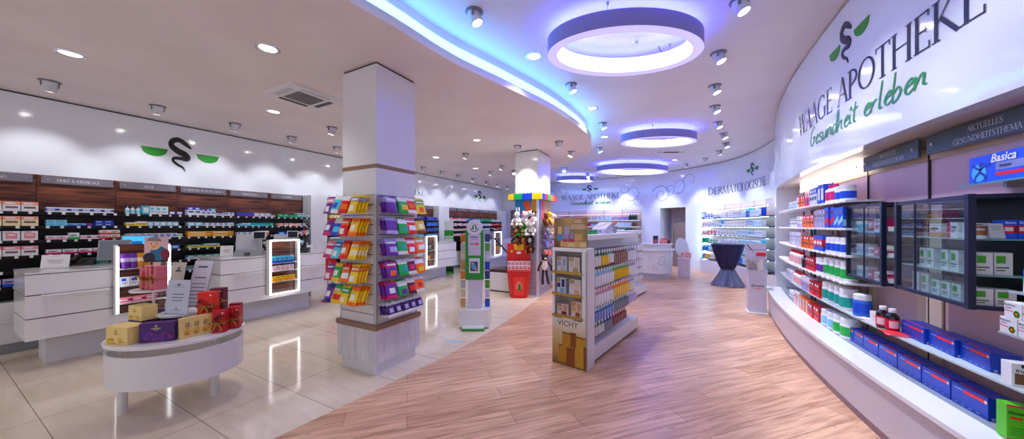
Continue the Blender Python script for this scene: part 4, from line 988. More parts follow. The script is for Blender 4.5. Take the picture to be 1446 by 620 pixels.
def gift(name, lab, loc, rz, w, d, h, base, acc, kind, grp=None, cat='gift box'):
    t = thing(name, lab, cat, loc, rz, grp)
    mb = MB(); mb.box(-w/2,-d/2,0,w/2,d/2,h*.985); mb.build('carton', paint(base,.5), t, bevel=.002)
    mb = MB(); y = -d/2-.0009
    def pr(u0,v0,u1,v1,m,bk=0): mb.quad((-w/2+u0*w,y-bk*.0003,v0*h),(-w/2+u1*w,y-bk*.0003,v0*h),(-w/2+u1*w,y-bk*.0003,v1*h),(-w/2+u0*w,y-bk*.0003,v1*h),m)
    def flower(u, v, r, m, n=6):
        for k in range(n):
            a = 2*math.pi*k/n; cx, cz = -w/2+u*w, v*h
            p = [(cx+r*math.cos(a+q)*s, y-.0004, cz+r*math.sin(a+q)*s) for q, s in ((-.35,.25),(0,.1),(.35,.25),(.3,1),(0,1.12),(-.3,1))]
            mb.add(p, [tuple(range(6))], m)
    if kind == 'cream':
        pr(.06,.04,.30,.26,0,1); pr(.10,.22,.36,.30,1); 
        for k in range(9): mb.add([(-w/2+(.02+.05*k)*w,y,.02*h),(-w/2+(.1+.05*k)*w,y,.02*h),(-w/2+(.06+.05*k)*w,y,(.28-.02*k)*h)],[(0,1,2)],0)
        flower(.66,.22,.16*h,0,7); flower(.6,.14,.1*h,2,5); flower(.48,.74,.07*h,1,5); pr(.36,.6,.6,.63,1); pr(.42,.55,.54,.57,1); pr(.74,.14,.9,.17,1)
    elif kind == 'purple':
        for k in range(26): flower(random.uniform(.05,.95), random.uniform(.08,.52), random.uniform(.05,.1)*h, random.choice([0,2]), 5)
        flower(.48,.82,.07*h,1,5); pr(.34,.68,.62,.72,1); pr(.4,.62,.56,.645,1); pr(0,.54,1,.555,2)
    elif kind == 'wide':
        for k in range(3):
            u = .22+k*.27; pr(u-.07,.14+.0*k,u+.07,.2,0); flower(u,.3,.13*h,0,7); flower(u-.03,.22,.08*h,2,5); flower(u,.66,.1*h,1,5); pr(u-.07,.54,u+.07,.57,1); pr(u-.05,.48,u+.05,.5,1)
    elif kind == 'red':
        for k in range(14): flower(random.uniform(.15,.85), random.uniform(.12,.75), random.uniform(.06,.14)*h, random.choice([0,2]), 6)
        mb.add([(-w/2+.8*w+.035*h*math.cos(a*.785),y-.0006,.86*h+.035*h*math.sin(a*.785)) for a in range(8)],[tuple(range(8))],1)
    elif kind == 'blossom':
        pr(.38,0,.64,1,3); 
        for k in range(12): flower(random.uniform(.42,.6), random.uniform(.06,.94), random.uniform(.05,.1)*h, random.choice([0,0,2]), 6)
    C3 = {'cream':[(226,190,30),(96,80,40),(250,240,170)],'purple':[(150,60,140),(210,190,150),(90,60,160)],'wide':[(230,180,40),(120,110,90),(180,60,120)],'red':[(60,6,14),(250,220,220),(236,60,60)],'blossom':[(226,40,60),(250,200,200),(250,150,160)]}[kind]
    mb.build('printed_front', [paint(C3[0],.5),paint(C3[1],.5),paint(C3[2],.5),paint((60,10,20),.5)], t)
    return t
RIB = mat('gold_ribbon',(176,128,40),.3,.3)
def ribbon_bow(parent, w, d, h, z):
    mb = MB(); e = .002
    mb.box(-w/2-e,-d/2-e,z-.006,w/2+e,d/2+e,z+.006); mb.build('ribbon', RIB, parent)
    mb = MB()
    for s in (-1,1):
        pts = [(s*.004,-d/2-.006,z),(s*.03,-d/2-.022,z+.03),(s*.055,-d/2-.018,z+.018),(s*.05,-d/2-.012,z-.006),(s*.004,-d/2-.006,z)]
        q = crom(pts,5)
        for i in range(len(q)-1):
            a, b = q[i], q[i+1]; mb.quad((a[0],a[1]-.006,a[2]),(b[0],b[1]-.006,b[2]),(b[0],b[1]+.008,b[2]),(a[0],a[1]+.008,a[2]))
        q = crom([(0,-d/2-.008,z),(s*.02,-d/2-.02,z-.03),(s*.028,-d/2-.016,z-.06)],5)
        for i in range(len(q)-1):
            a, b = q[i], q[i+1]; mb.quad((a[0]-.005,a[1],a[2]),(a[0]+.005,a[1],a[2]),(b[0]+.005,b[1],b[2]),(b[0]-.005,b[1],b[2]))
    mb.ell((0,-d/2-.008,z),.008); mb.build('bow', RIB, parent, smooth=True)
def tp(px, py, z=ZT): return P(px, py, z)
fz = lambda p, z=ZT: (p.x, p.y, z)
def facing(loc): return math.atan2(loc[1], loc[0])-math.pi/2      # front turned to a viewer standing in the aisle
# front row
A = tp(158,487); B = tp(190,487)
def between(pl, pr, d, z=ZT):          # base centre and turn for a box whose front bottom edge runs between two photo points
    a, b = P(pl[0],pl[1],z), P(pr[0],pr[1],z); v = (b-a); rz = math.atan2(v.y, v.x); n = Vector((-v.y, v.x, 0)).normalized()
    c = (a+b)/2+n*(d/2); return (c.x, c.y, z), rz, v.length
loc, rz, w = between((152,484.5),(182,487.5),.10); print('cream w', w); gift('gift_box','cream carton with yellow blossom print at the left front of the oval table', loc, rz, w, .12, .135, CRB, CRM, 'cream', 'gift boxes on the oval table')
loc, rz, w = between((196,485.5),(246,481),.06); print('purple w', w); gift('gift_box','long purple carton in the front middle of the oval table', loc, rz, w, .06, .152, DPU, PU, 'purple', 'gift boxes on the oval table')
loc, rz, w = between((254,480),(301,469),.035); print('wide w', w); gift('gift_box','wide flat cream carton with three small pictures on the oval table', loc, rz, w, .035, .165, CRB, CRM, 'wide', 'gift boxes on the oval table')
# box stack behind the front row
bx = Vector((-3.93,.93,0))
g = gift('gift_box','dark purple carton lying beneath the upper cream box on the oval table', (-4.0,.935,ZT), math.radians(10), .17, .12, .118, DPU, PU, 'purple', 'gift boxes on the oval table')
loc = dep(206,455,2.52); gift('gift_box','cream carton with yellow print stacked above the purple box on the oval table', (-3.99,.925,ZT+.1185), math.radians(13), .165, .10, .122, CRB, CRM, 'cream', 'gift boxes on the oval table')
gift('gift_box','small purple carton at the far left rim of the oval table', (-4.115,.865,ZT), math.radians(8), .085, .07, .09, DPU, PU, 'purple', 'gift boxes on the oval table')
gift('gift_box','purple carton behind the stacked cream box on the oval table', (-4.03,1.09,ZT), math.radians(20), .2, .08, .17, DPU, PU, 'purple', 'gift boxes on the oval table')
# red ribboned boxes at the right end
reds = [((283,469),(305,463.5),.05,.145,(196,30,30),'front left'),((318,463.5),(331,459),.05,.13,(176,14,44),''),((331,458),(343,453),.05,.13,(186,16,50),'')]
def redbox(c, rz, w, d, h, col, lab):
    g = gift('gift_box', lab, c, rz, w, d, h, col, RD, 'red', 'ribboned red gift boxes on the oval table'); ribbon_bow(g, w, d, h, h*.42)
gift('gift_box','plum carton lying under the orange-red ribboned box on the oval table', (-3.585,1.215,ZT), math.radians(44), .11, .10, .125, (96,20,56), PU, 'purple', 'gift boxes on the oval table')
redbox((-3.575,1.205,ZT+.1255), math.radians(44), .115, .08, .215, (214,44,20), 'orange-red gift box with gold bow stacked beside the paper sign on the oval table')
redbox((-3.455,1.243,ZT), math.radians(46), .088, .06, .19, (178,14,40), 'crimson gift box with gold bow, front one at the end of the oval table')
redbox((-3.485,1.350,ZT), math.radians(52), .085, .065, .19, (186,14,50), 'crimson gift box with gold bow, rear one at the end of the oval table')
gift('gift_box','dark carton under the plum ribboned box at the back of the oval table', (-3.70,1.325,ZT), math.radians(40), .11, .09, .135, (80,18,56), PU, 'purple', 'gift boxes on the oval table')
redbox((-3.70,1.32,ZT+.1355), math.radians(40), .10, .07, .205, (96,18,52), 'dark plum gift box with gold bow stacked behind the orange-red one')
redbox((-3.585,1.400,ZT), math.radians(50), .085, .055, .20, (150,16,56), 'magenta-red gift box behind the crimson pair on the oval table')
# cake stands
def cake_stand(c, lab, r, h):
    t = thing('cake_stand', lab, 'stand', c, 0, 'cake stands on the oval table')
    mb = MB(); mb.lathe([(.075,0),(.075,.006),(.018,.014)],28); mb.build('base', WHITE, t, smooth=True)
    mb = MB(); mb.lathe([(.010,.01),(.010,h-.012)],12); mb.build('post', WHITE, t, smooth=True)
    mb = MB(); mb.lathe([(.02,h-.014),(r-.02,h-.014),(r,h-.010),(r+.003,h+.006),(r-.004,h+.006),(r-.012,h-.002),(.02,h-.002)],36); mb.build('plate', WHITE, t, smooth=True)
    return t
cake_stand((-4.045,1.0,ZT),'tall white cake stand carrying the pink gift boxes on the oval table',.14,.352)
cake_stand((-3.80,1.115,ZT),'low white cake stand carrying the price sign on the oval table',.155,.155)
g = gift('gift_box','pink gift box with red blossom band on the tall cake stand, outer one', (-4.10,.985,ZT+.3505), math.radians(16), .09, .075, .205, (206,120,134), PK, 'blossom', 'pink boxes on the cake stand'); ribbon_bow(g,.09,.075,.205,.09)
g = gift('gift_box','pink gift box with red blossom band on the tall cake stand, inner one', (-4.0,1.013,ZT+.3505), math.radians(16), .09, .075, .205, (206,120,134), PK, 'blossom', 'pink boxes on the cake stand'); ribbon_bow(g,.09,.075,.205,.09)
card('price_sign','white price sign in clear holder on the low cake stand', (-3.775,1.06,ZT+.1535), math.radians(22), .215, .285, [(.86,.16,.05),(.80,.5,.012),(.58,.52,.022),(.48,.5,.02),(.39,.46,.02),(.16,.1,.03),(.11,.44,.012)], -6, cat='sign', colr=mat('pale_blue_paper',(206,212,232),.7))
card('brochure','white brochure with pink heading leaning behind the price sign', (-4.04,1.225,ZT), math.radians(24), .19, .575, [(.9,.5,.03),(.72,.6,.018)]+[(.62-.06*k,.7,.012) for k in range(7)], -14, cat='brochure', colr=mat('lilac_white_paper',(222,218,236),.7))
card('brochure','beige brochure with red hearts behind the price sign', (-4.175,1.12,ZT), math.radians(20), .15, .56, [(.9,.14,.05),(.86,.4,.03),(.3,.3,.06)], -10, cat='brochure', colr=mat('beige_paper',(206,200,190),.7))
# framed picture of a baby on the lit display
t = thing('baby_poster', 'small poster of a smiling baby in a knitted cap above the lit display', 'poster', (-5.66,onx(221,350,-5.66).y,1.0005), math.radians(66))
mb = MB(); mb.box(-.10,-.003,.06,.10,.003,.365); mb.box(-.03,.003,0,.03,.02,.2); mb.build('board', paint((222,190,200),.5), t)
mb = MB(); e = -.0036
def disc(cx, cz, rx, rz_, m, bk=0, a0=0, a1=360):
    n = 20; mb.add([(cx+rx*math.cos(math.radians(a0+(a1-a0)*i/n)), e-bk*.0003, cz+rz_*math.sin(math.radians(a0+(a1-a0)*i/n))) for i in range(n)], [tuple(range(n))], m)
mb.quad((-.10,e,0),(.10,e,0),(.10,e,.06),(-.10,e,.06),3); disc(.02,.09,.075,.075,2,1); disc(.075,.075,.04,.06,4,2); disc(-.06,.05,.05,.05,3,2)
disc(-.02,.19,.058,.064,0,3); disc(-.02,.215,.060,.05,1,4,0,180); disc(-.042,.193,.006,.007,3,5); disc(.004,.193,.006,.007,3,5); disc(-.02,.163,.016,.008,4,5,180,360); disc(-.02,.178,.006,.005,5,5)
mb.v = [(v[0],v[1],.06+v[2]*1.15) for v in mb.v]; mb.build('printed_picture', [paint((236,190,166)),paint((140,130,140)),paint((40,110,150)),paint((36,24,44)),paint((120,30,60)),paint((220,160,140))], t)
# =================== END-CAP DISPLAY AND GONDOLA ===================
GO = Vector((-1.045,3.285,0)); GZ = -math.atan2(.189,.982)
LG = lambda u, v, z=0: GO+Matrix.Rotation(GZ,4,'Z') @ Vector((u,v,z))
t = thing('endcap_display', 'white and gold display tower with three shelves of gift sets on the wood floor', 'display stand', tuple(GO), GZ)
EW = .205; ED = .19
def grad_mat():
    m = bpy.data.materials.new('white_to_gold_print'); m.use_nodes = True; nt = m.node_tree; L = nt.links.new
    b = nt.nodes['Principled BSDF']; b.inputs['Roughness'].default_value = .35
    tc = nt.nodes.new('ShaderNodeTexCoord'); sp = nt.nodes.new('ShaderNodeSeparateXYZ'); r = nt.nodes.new('ShaderNodeValToRGB')
    e = r.color_ramp.elements; e[0].position = .0; e[0].color = lin((120,84,40)); e[1].position = .52; e[1].color = lin((234,230,232))
    for p, c in ((.14,(176,142,84)),(.34,(206,184,140))): q = e.new(p); q.color = lin(c)
    L(tc.outputs['Object'], sp.inputs[0]); L(sp.outputs['Z'], r.inputs[0]); L(r.outputs[0], b.inputs['Base Color']); return m
GOLDP = mat('gold_edge',(180,146,60),.3,.7)
mb = MB(); mb.box(-EW,0,0,EW,.012,.50); mb.build('front_panel', grad_mat(), t)
mb = MB(); mb.box(-EW,.012,0,-EW+.012,ED,1.235); mb.build('side_panel', WHITE_M, t)
mb = MB(); mb.add([(EW-.012,0,0),(EW,0,0),(EW,ED,0),(EW-.012,ED,0),(EW-.012,.0,1.235),(EW,.0,1.235),(EW,ED,1.235),(EW-.012,ED,1.235)],[(0,3,2,1),(4,5,6,7),(0,1,5,4),(1,2,6,5),(2,3,7,6),(3,0,4,7)]); mb.build('side_panel', WHITE_M, t)
mb = MB(); mb.box(-EW,0,.50,-EW+.03,.014,1.235); mb.build('front_stile', WHITE_M, t)
mb = MB(); mb.box(EW-.055,0,.50,EW,.014,1.235); mb.build('front_stile', WHITE_M, t)
mb = MB(); mb.box(-EW,-.004,1.225,EW,ED,1.262); mb.build('top_panel', WHITE_M, t, bevel=.003)
mb = MB(); mb.box(-EW+.012,ED-.012,.5,EW-.012,ED,1.225); mb.build('back_panel', mat('beige_display_back',(196,186,180),.5), t)
for z in (.53,.765,1.0):
    mb = MB(); mb.box(-EW+.012,.0,z-.014,EW-.014,ED-.012,z); mb.build('shelf', WHITE_M, t)
    mb = MB(); mb.box(-EW+.004,-.016,z-.016,EW-.05,.002,z+.012); mb.build('gold_lip', GOLDP, t, bevel=.003)
mb = MB(); mb.box(-EW+.005,.03,1.262,EW-.01,.038,1.585); pb = mb.build('header_poster', noise_mat('brown_gold_print',(92,48,22),(196,160,104),nscale=2.2,scale=(1.3,1,1),rough=.4,detail=2,lo=.3,hi=.72), t)
mb = MB(); e = .0285
for (u0,z0,u1,z1,m) in ((-.12,1.275,-.03,1.335,0),(-.03,1.275,.05,1.325,1),(.05,1.275,.115,1.34,0),(.115,1.275,.185,1.33,1),(-.16,1.34,-.10,1.40,2),(-.1,1.335,-.02,1.41,3),(-.02,1.335,.05,1.36,4),(.05,1.345,.14,1.415,0),(-.15,1.41,-.1,1.49,5),(-.07,1.41,-.01,1.5,6),(.0,1.36,.04,1.43,3),(-.09,1.33,-.03,1.355,4)):
    mb.quad((u0,e,z0),(u1,e,z0),(u1,e,z1),(u0,e,z1),m); e -= .0002
mb.build('poster_picture', [paint((196,160,110)),paint((214,186,140)),paint((60,140,180)),paint((150,140,180)),paint((170,40,80)),paint((206,180,150)),paint((170,160,190))], pb)
IVO = paint((246,236,214),.5)
for k, (l, th, z) in enumerate(((.05,.006,1.535),(.075,.005,1.505),(.095,.005,1.488),(.085,.005,1.471))):
    mb = MB(); mb.box(.09-l,.0275,z,.09+l,.0286,z+th); mb.build('poster_line', IVO, pb)
txt('VICHY', .022, IVO, pb, (.09,.027,1.555), FRONT)
txt('VICHY', .084, mat('dark_bronze_print',(84,66,52),.4), t, (-.015,-.0012,.45), FRONT, sx=1.0)
# printed gold gift boxes on the lower panel
mb = MB(); e = -.0008
for (u0,z0,u1,z1,m) in ((-.13,.03,-.03,.22,0),(-.03,.02,.10,.2,1),(.07,.02,.19,.34,2),(-.08,.2,.02,.36,0),(.02,.2,.085,.37,1),(.17,.02,.2,.25,1)):
    mb.quad((u0,e,z0),(u1,e,z0),(u1,e,z1),(u0,e,z1),m); e -= .0002; mb.quad((u0,e,z1-.012),(u1,e,z1-.012),(u1,e,z1),(u0,e,z1),3); e -= .0002
for k in range(14):
    u, z = random.uniform(-.19,.18), random.uniform(.2,.4); mb.quad((u,e,z),(u+.006,e,z),(u+.006,e,z+.006),(u,e,z+.006),4)
mb.build('printed_gift_boxes', [paint((168,126,44),.35),paint((122,70,26),.35),paint((184,146,56),.35),paint((96,60,26),.35),paint((250,236,190),.4)], t)
def giftset(u, z, w, h, base, acc, third, lab, dy=.085, d=.11):
    t = thing('cosmetic_gift_set', lab, 'gift set', tuple(LG(u,dy,z+.0004)), GZ, 'gift sets in the display tower')
    mb = MB(); mb.box(-w/2,-d/2,0,w/2,d/2,h); mb.build('carton', paint(base,.4), t, bevel=.002)
    mb = MB(); y = -d/2-.001
    for (u0,v0,u1,v1,m) in ((.05,.72,.45,.97,0),(.08,.38,.45,.66,1),(.58,.4,.9,.9,1),(.42,.06,.86,.34,2)):
        mb.quad((-w/2+u0*w,y,v0*h),(-w/2+u1*w,y,v0*h),(-w/2+u1*w,y,v1*h),(-w/2+u0*w,y,v1*h),m)
    mb.build('printed_front', [paint((176,148,108)),paint(acc),paint(third)], t)
giftset(-.105,1.0,.125,.165,(206,206,216),(150,156,180),(190,180,170),'grey-white gift set on the upper shelf of the display tower, outer one')
giftset(.045,1.0,.13,.165,(214,206,210),(196,186,170),(176,146,120),'grey-white gift set on the upper shelf of the display tower, inner one')
giftset(-.115,.765,.115,.17,(206,212,226),(30,36,90),(140,160,200),'white gift set with dark blue label on the middle shelf of the tower')
giftset(.055,.765,.14,.165,(214,218,228),(222,200,190),(222,170,150),'white-blue gift set with pink label on the middle shelf of the tower')
giftset(-.095,.53,.14,.12,(226,206,206),(196,150,140),(110,40,40),'low pink gift set on the lower shelf of the tower')
giftset(.07,.53,.12,.165,(226,200,196),(200,160,120),(150,100,60),'taller pink gift set with window on the lower shelf of the tower')
# gondola behind it
def gondola(u0, v0, v1, hw_, lab, H_=1.36):
    t = thing('shop_gondola', lab, 'shelving', tuple(LG(u0,(v0+v1)/2)), GZ)
    l = (v1-v0)/2
    mb = MB(); mb.box(-hw_+.02,-l+.02,0,hw_-.02,l-.02,.03); mb.build('plinth', BLACK, t)
    mb = MB(); mb.box(-hw_,-l,.03,hw_,l,.19); mb.build('base_deck', WHITE, t, bevel=.004)
    mb = MB(); mb.box(-.03,-l,.19,.03,l,H_); mb.build('spine', mat('gondola_spine',(214,216,226),.35), t)
    mb = MB(); mb.box(-.17,-l,H_-.02,.17,l,H_+.04); mb.build('top_shelf', WHITE_M, t, bevel=.003)
    return t
g1 = gondola(-.03,.21,1.75,.21,'white gondola with hanging toiletries behind the display tower')
def grail(g, z, y0, y1, n=6):
    mb = MB(); mb.box(.03,y0,z-.012,.045,y1,z+.012); mb.build('hook_rail', CHROME, g)
ROWS = [(1.20,.17),(.985,.155),(.77,.155),(.565,.14),(.40,.13)]
def blister(w, h, d, base, acc, con, kind):
    k = ('bl',w,h,d,base,acc,con,kind)
    if k in _pm: return _pm[k]
    mb = MB(); mb.box(-w/2,-.001,-h,w/2,.001,0,0)
    mb.quad((-w/2,-.0016,-.3*h),(w/2,-.0016,-.3*h),(w/2,-.0016,-.04*h),(-w/2,-.0016,-.04*h),1)
    if kind == 0: mb.prism([(-w*.42,-d),(w*.42,-d),(w*.46,-.001),(-w*.46,-.001)],-h*.96,-h*.32,2)
    elif kind == 1:
        for s in (-.22,.22): mb.lathe([(w*.17,-h*.95),(w*.18,-h*.9),(w*.18,-h*.4),(w*.12,-h*.34),(w*.12,-h*.28)],8,2,M=Matrix.Translation((s*w,-d*.6,0)))
    else: mb.ell((0,-d*.6,-.62*h),(w*.4,d*.6,h*.3),2,10,6)
    me = mb.mesh('blister_pack', [paint(base),paint(acc),paint(con,.3)]); _pm[k] = me; return me
SETS = [ # per row: list of (count, w, h, base, acc, content, kind) along the gondola from the tower end
 [(3,.07,.15,GR,DG_,WH,1),(3,.055,.15,(120,190,60),DG_,YE,0),(2,.06,.14,LB,TE,WH,0),(7,.055,.16,OR,(60,50,60),(150,110,90),0),(5,.07,.16,LIL,GY,WH,0)],
 [(8,.062,.16,LIL,LB,WH,0),(7,.06,.15,YE,GR,YE,1),(5,.07,.15,LIL,GY,WH,0)],
 [(8,.062,.16,LIL,PK,WH,0),(7,.065,.155,YE,OR,YE,0),(5,.07,.15,GY,LIL,WH,1)],
 [(8,.062,.13,BL,LB,(120,150,210),0),(7,.06,.14,WH,DG_,GY,1),(4,.07,.13,GY,WH,LIL,0)],
 [(4,.07,.12,GY,DG_,WH,1),(3,.07,.12,DB,BL,GY,1),(6,.062,.13,WH,RD,(120,60,80),0)],
]
l1 = (1.75-.21)/2
nb = 0
RN = ['top','second','third','fourth','lowest']
for r, (z, hh) in enumerate(ROWS):
    grail(g1, z+.015, -l1+.02, l1-.02); v = -l1+.05; n = 0
    for cnt, w, h, b, a, c, kd in SETS[r]:
        for k in range(cnt):
            if v > l1-.03: break
            n += 1
            mb = MB(); 
            hk = put('hook', _pm.setdefault('hookmesh', (lambda m: (m.tube([(.04,0,.0),(.175,0,.006),(.182,0,.02)],.0028,5), m.box(.178,-.016,-.026,.183,.016,.014,1), m.mesh('hook',[CHROME,paint((244,244,250))]))[2])(MB())), g1); hk.location = (0,v,z+.012)
            for q in range(2 if k%2 == 0 else 1):
                p = LG(-.03+.165-.035*q, .98+v, z+.008)
                put_thing('toiletry_pack', blister(w*1.12,h*1.16,.03,b,a,c,kd), tuple(p), GZ+math.pi/2, '%s%s toiletry pack, %s from the tower on the %s hook row' % ('' if q == 0 else 'rear ', cname(b,a), ORD[n], RN[r]), 'package', 'toiletry packs on the gondola'); nb += 1
            v += w+.018
print('toiletries', nb)
# goods on top of the gondola
GT = 1.36+.0404
def ong(u, v, me, name, lab, cat, rz=0, grp='goods on top of the gondola'): return put_thing(name, me, tuple(LG(u-.03,v,GT)), GZ+math.pi/2+rz, lab, cat, grp)
t = thing('sample_box','lilac tilted sample box on top of the gondola','box',tuple(LG(-.03,.95,GT)),GZ)
mb = MB(); mb.add([(-.09,-.12,0),(.09,-.12,0),(.09,.12,0),(-.09,.12,0),(-.09,-.12,.06),(.09,-.12,.06),(.09,.12,.15),(-.09,.12,.15)],[(0,3,2,1),(4,5,6,7),(0,1,5,4),(1,2,6,5),(2,3,7,6),(3,0,4,7)]); mb.build('carton', paint((206,200,222)), t, bevel=.003)
mb = MB(); mb.add([(-.06,-.0605,.084),(-.04,-.0605,.084),(.06,.08,.136),(.04,.08,.136)],[(0,1,2,3)]); mb.build('printed_stroke', paint((90,84,110)), t)
t = thing('flower_pot','small grey pot of orange flowers on top of the gondola','flowers',tuple(LG(-.03,1.35,GT)),0)
mb = MB(); mb.lathe([(.035,0),(.05,.09),(.045,.09),(.03,.07)],16); mb.build('pot', GREY, t, smooth=True)
mb = MB()
for k in range(16): a = k*2.4; mb.ell((.04*math.cos(a)*(k/16),.04*math.sin(a)*(k/16),.12+.02*random.random()),.016,0,6,4)
mb.build('blossoms', paint((220,130,40)), t)
for k in range(4): ong(.03,.35+.13*k, carton(.1,.07,.05,GR if k<3 else WH,DG_,1), 'green_carton', '%s dark green carton from the tower on top of the gondola' % ORD[k+1], 'box')
# second gondola beyond
g2 = gondola(-.71,3.65,4.55,.22,'white gondola standing beyond the first one with toiletry packs', 1.36)
for r, z in enumerate((1.12,.95,.78,.6,.44)):
    mb = MB(); mb.box(.03,-.44,z+.003,.045,.44,z+.027); mb.build('hook_rail', CHROME, g2)
    for k in range(5):
        p = LG(-.71+.15, 4.1-.36+k*.16, z+.008); put_thing('toiletry_pack', blister(.09,.14,.026,LIL if (r+k)%3 else WH,GY,WH,0), tuple(p), GZ+math.pi/2, '%s lilac-white pack from the front on the %s row of the second gondola' % (ORD[k+1], RN[r]), 'package', 'packs on the second gondola')
# =================== CURVED RIGHT SHELVING ===================
DECK = mat('white_gloss_deck',(240,242,248),.15)
BASEF = mat('mauve_white_base_front',(206,198,206),.3)
t = thing('curved_base_unit','long curved white plinth unit running under the right wall shelves','plinth unit',(0,0,0))
def rmesh(name, o0, o1, z0, z1, mt, parent, y0, y1, n=36, bevel=0):
    pp = [y0+(y1-y0)*i/n for i in range(n+1)]
    mb = MB(); mb.prism([(RW(y)+o0, y) for y in pp][::-1]+[(RW(y)+o1, y) for y in pp], z0, z1); return mb.build(name, mt, parent, bevel=bevel)
rmesh('plinth',-.10,.3,0,.07,mat('mauve_plinth',(150,128,142),.4),t,-1.5,7.16)
rmesh('front_panel',-.115,.29,.07,.395,BASEF,t,-1.5,7.18)
rmesh('deck',-.135,.29,.395,.425,DECK,t,-1.5,7.19)
rmesh('deck_inset',.06,.29,.425,.43,mat('grey_glass_deck',(150,162,176),.08),t,-1.5,7.15)
GSH = mat('glass_shelf_sheet',(196,214,222),.06)
RL = [1.74,1.48,1.225,.972,.70,.43]
t = thing('curved_shelf_system','curved white shelf boards on the right wall between the end panel and glass cabinets','shelf',(0,0,0))
for z in RL[:4]:
    b = rmesh('shelf_board',.045,.29,z-.02,z,WHITE_M,t,4.05,7.15,20)
rmesh('shelf_board',.05,.29,RL[4]-.012,RL[4],GSH,t,1.2,7.15,30)
for yy in (4.9,5.9):
    mb = MB(); mb.box(RW(yy)+.255,yy-.012,.43,RW(yy)+.285,yy+.012,1.9); mb.build('upright', CHROME, t)
_ct = MB(); _ct.ell((0,-.008,0),(.016,.010,.013),0,8,6); CTM = _ct.mesh('price_clip', paint((250,250,250),.3))
for b in [c for c in t.children if c.name.startswith('shelf_board')][:4]:
    z = max(v.co.z for v in b.data.vertices)
    for k in range(22):
        y = 4.12+k*.138
        o = put('price_clip', CTM, b); o.location = (RW(y)+.044, y, z-.012); o.rotation_euler = (0,0,-math.pi/2)
def rrow(y0, y1, z, items, shelfname, off=.10, grp='goods on the curved right shelves'):
    # items run from the near end (small y) to the far end
    y = y0; n = 0
    for cnt, w, h, base, acc, st, d in items:
        for k in range(cnt):
            if y+w > y1: return
            n += 1; yc = y+w/2; sl = math.atan2(RW(yc+.05)-RW(yc-.05), .1); rz = -math.pi/2-sl
            if st < 10: me = carton(w-.004,d,h,base,acc,st); nm, noun, cat = 'vitamin_carton','carton','box'
            elif st == 10: me = bottle(w*.48,h,base,acc,mix(base,acc,.25) if 0 else (BL if base == WH and acc == PK else acc),0); nm, noun, cat = 'vitamin_bottle','bottle','bottle'
            elif st == 11: me = bottle(w*.48,h,base,WH,acc,1); nm, noun, cat = 'powder_tub','tub','tub'
            elif st == 12: me = bottle(w*.48,h,base,acc,mix(base,acc,.3),0); nm, noun, cat = 'pill_bottle','bottle','bottle'
            dd = d if st < 10 else w
            put_thing(nm, me, (RW(yc)+.05+dd/2+random.uniform(0,.012), yc, z+.0005), rz, '%s %s, %s from the near end on the %s curved right shelf' % (cname(base,acc), noun, ORD[n], shelfname), cat, grp)
            y += w+.003
# row contents: near end first
rrow(4.12,7.1,RL[0],[(2,.12,.15,WH,BL,11,.1),(2,.10,.19,WH,MG,10,.1),(2,.09,.21,BL,WH,4,.08),(3,.09,.19,WH,BL,3,.08),(2,.08,.15,MG,PK,3,.08),(4,.07,.14,OR,RD,3,.08),(1,.1,.15,WH,PK,3,.08),(5,.09,.1,WH,LB,0,.08)],'top')
rrow(4.12,7.1,RL[1],[(2,.1,.2,BL,LB,2,.05),(2,.1,.21,BL,RD,2,.05),(4,.08,.19,LIL,GY,6,.05),(6,.072,.15,OR,RD,3,.08),(3,.08,.14,WH,LIL,0,.08),(6,.08,.13,WH,GY,3,.08)],'second')
rrow(4.12,7.1,RL[2],[(4,.11,.16,WH,BL,11,.1),(3,.1,.17,BL,RD,5,.08),(6,.078,.15,OR,RD,3,.08),(8,.082,.19,WH,LIL,6,.08)],'third')
rrow(4.12,7.1,RL[3],[(4,.13,.19,WH,GR,11,.1),(2,.1,.17,WH,PU,11,.1),(4,.08,.15,RD,(150,10,24),3,.08),(3,.07,.15,(40,30,60),BK,12,.08),(9,.075,.19,WH,RD,12,.08)],'fourth')
rrow(4.12,7.1,RL[4]+.0,[(4,.14,.2,WH,TE,11,.1),(4,.085,.15,RD,(150,10,24),3,.08),(3,.1,.17,LIL,WH,3,.08),(6,.085,.18,WH,RD,12,.08),(4,.09,.15,WH,LIL,6,.08)],'fifth')
rrow(4.10,7.1,.43,[(2,.15,.19,WH,GR,11,.1),(2,.15,.17,WH,LB,11,.1),(4,.09,.15,RD,(150,10,24),3,.08),(4,.1,.15,OR,WH,6,.08),(3,.09,.17,WH,OR,6,.08),(3,.09,.14,WH,GY,0,.08)],'lowest')
put_thing('powder_can', bottle(.06,.19,BL,WH,(60,110,200),1), (1.40,3.98,RL[4]+.0005), -math.pi/2, 'blue powder can on the glass shelf beside the dark syrup bottles','can','goods on the long glass shelf') if 0 else None
put_thing('powder_can', bottle(.06,.19,(60,110,200),WH,BL,1), (1.44,3.97,RL[4]+.0005), -math.pi/2, 'blue powder can at the near end of the curved shelves','can','goods on the long glass shelf')
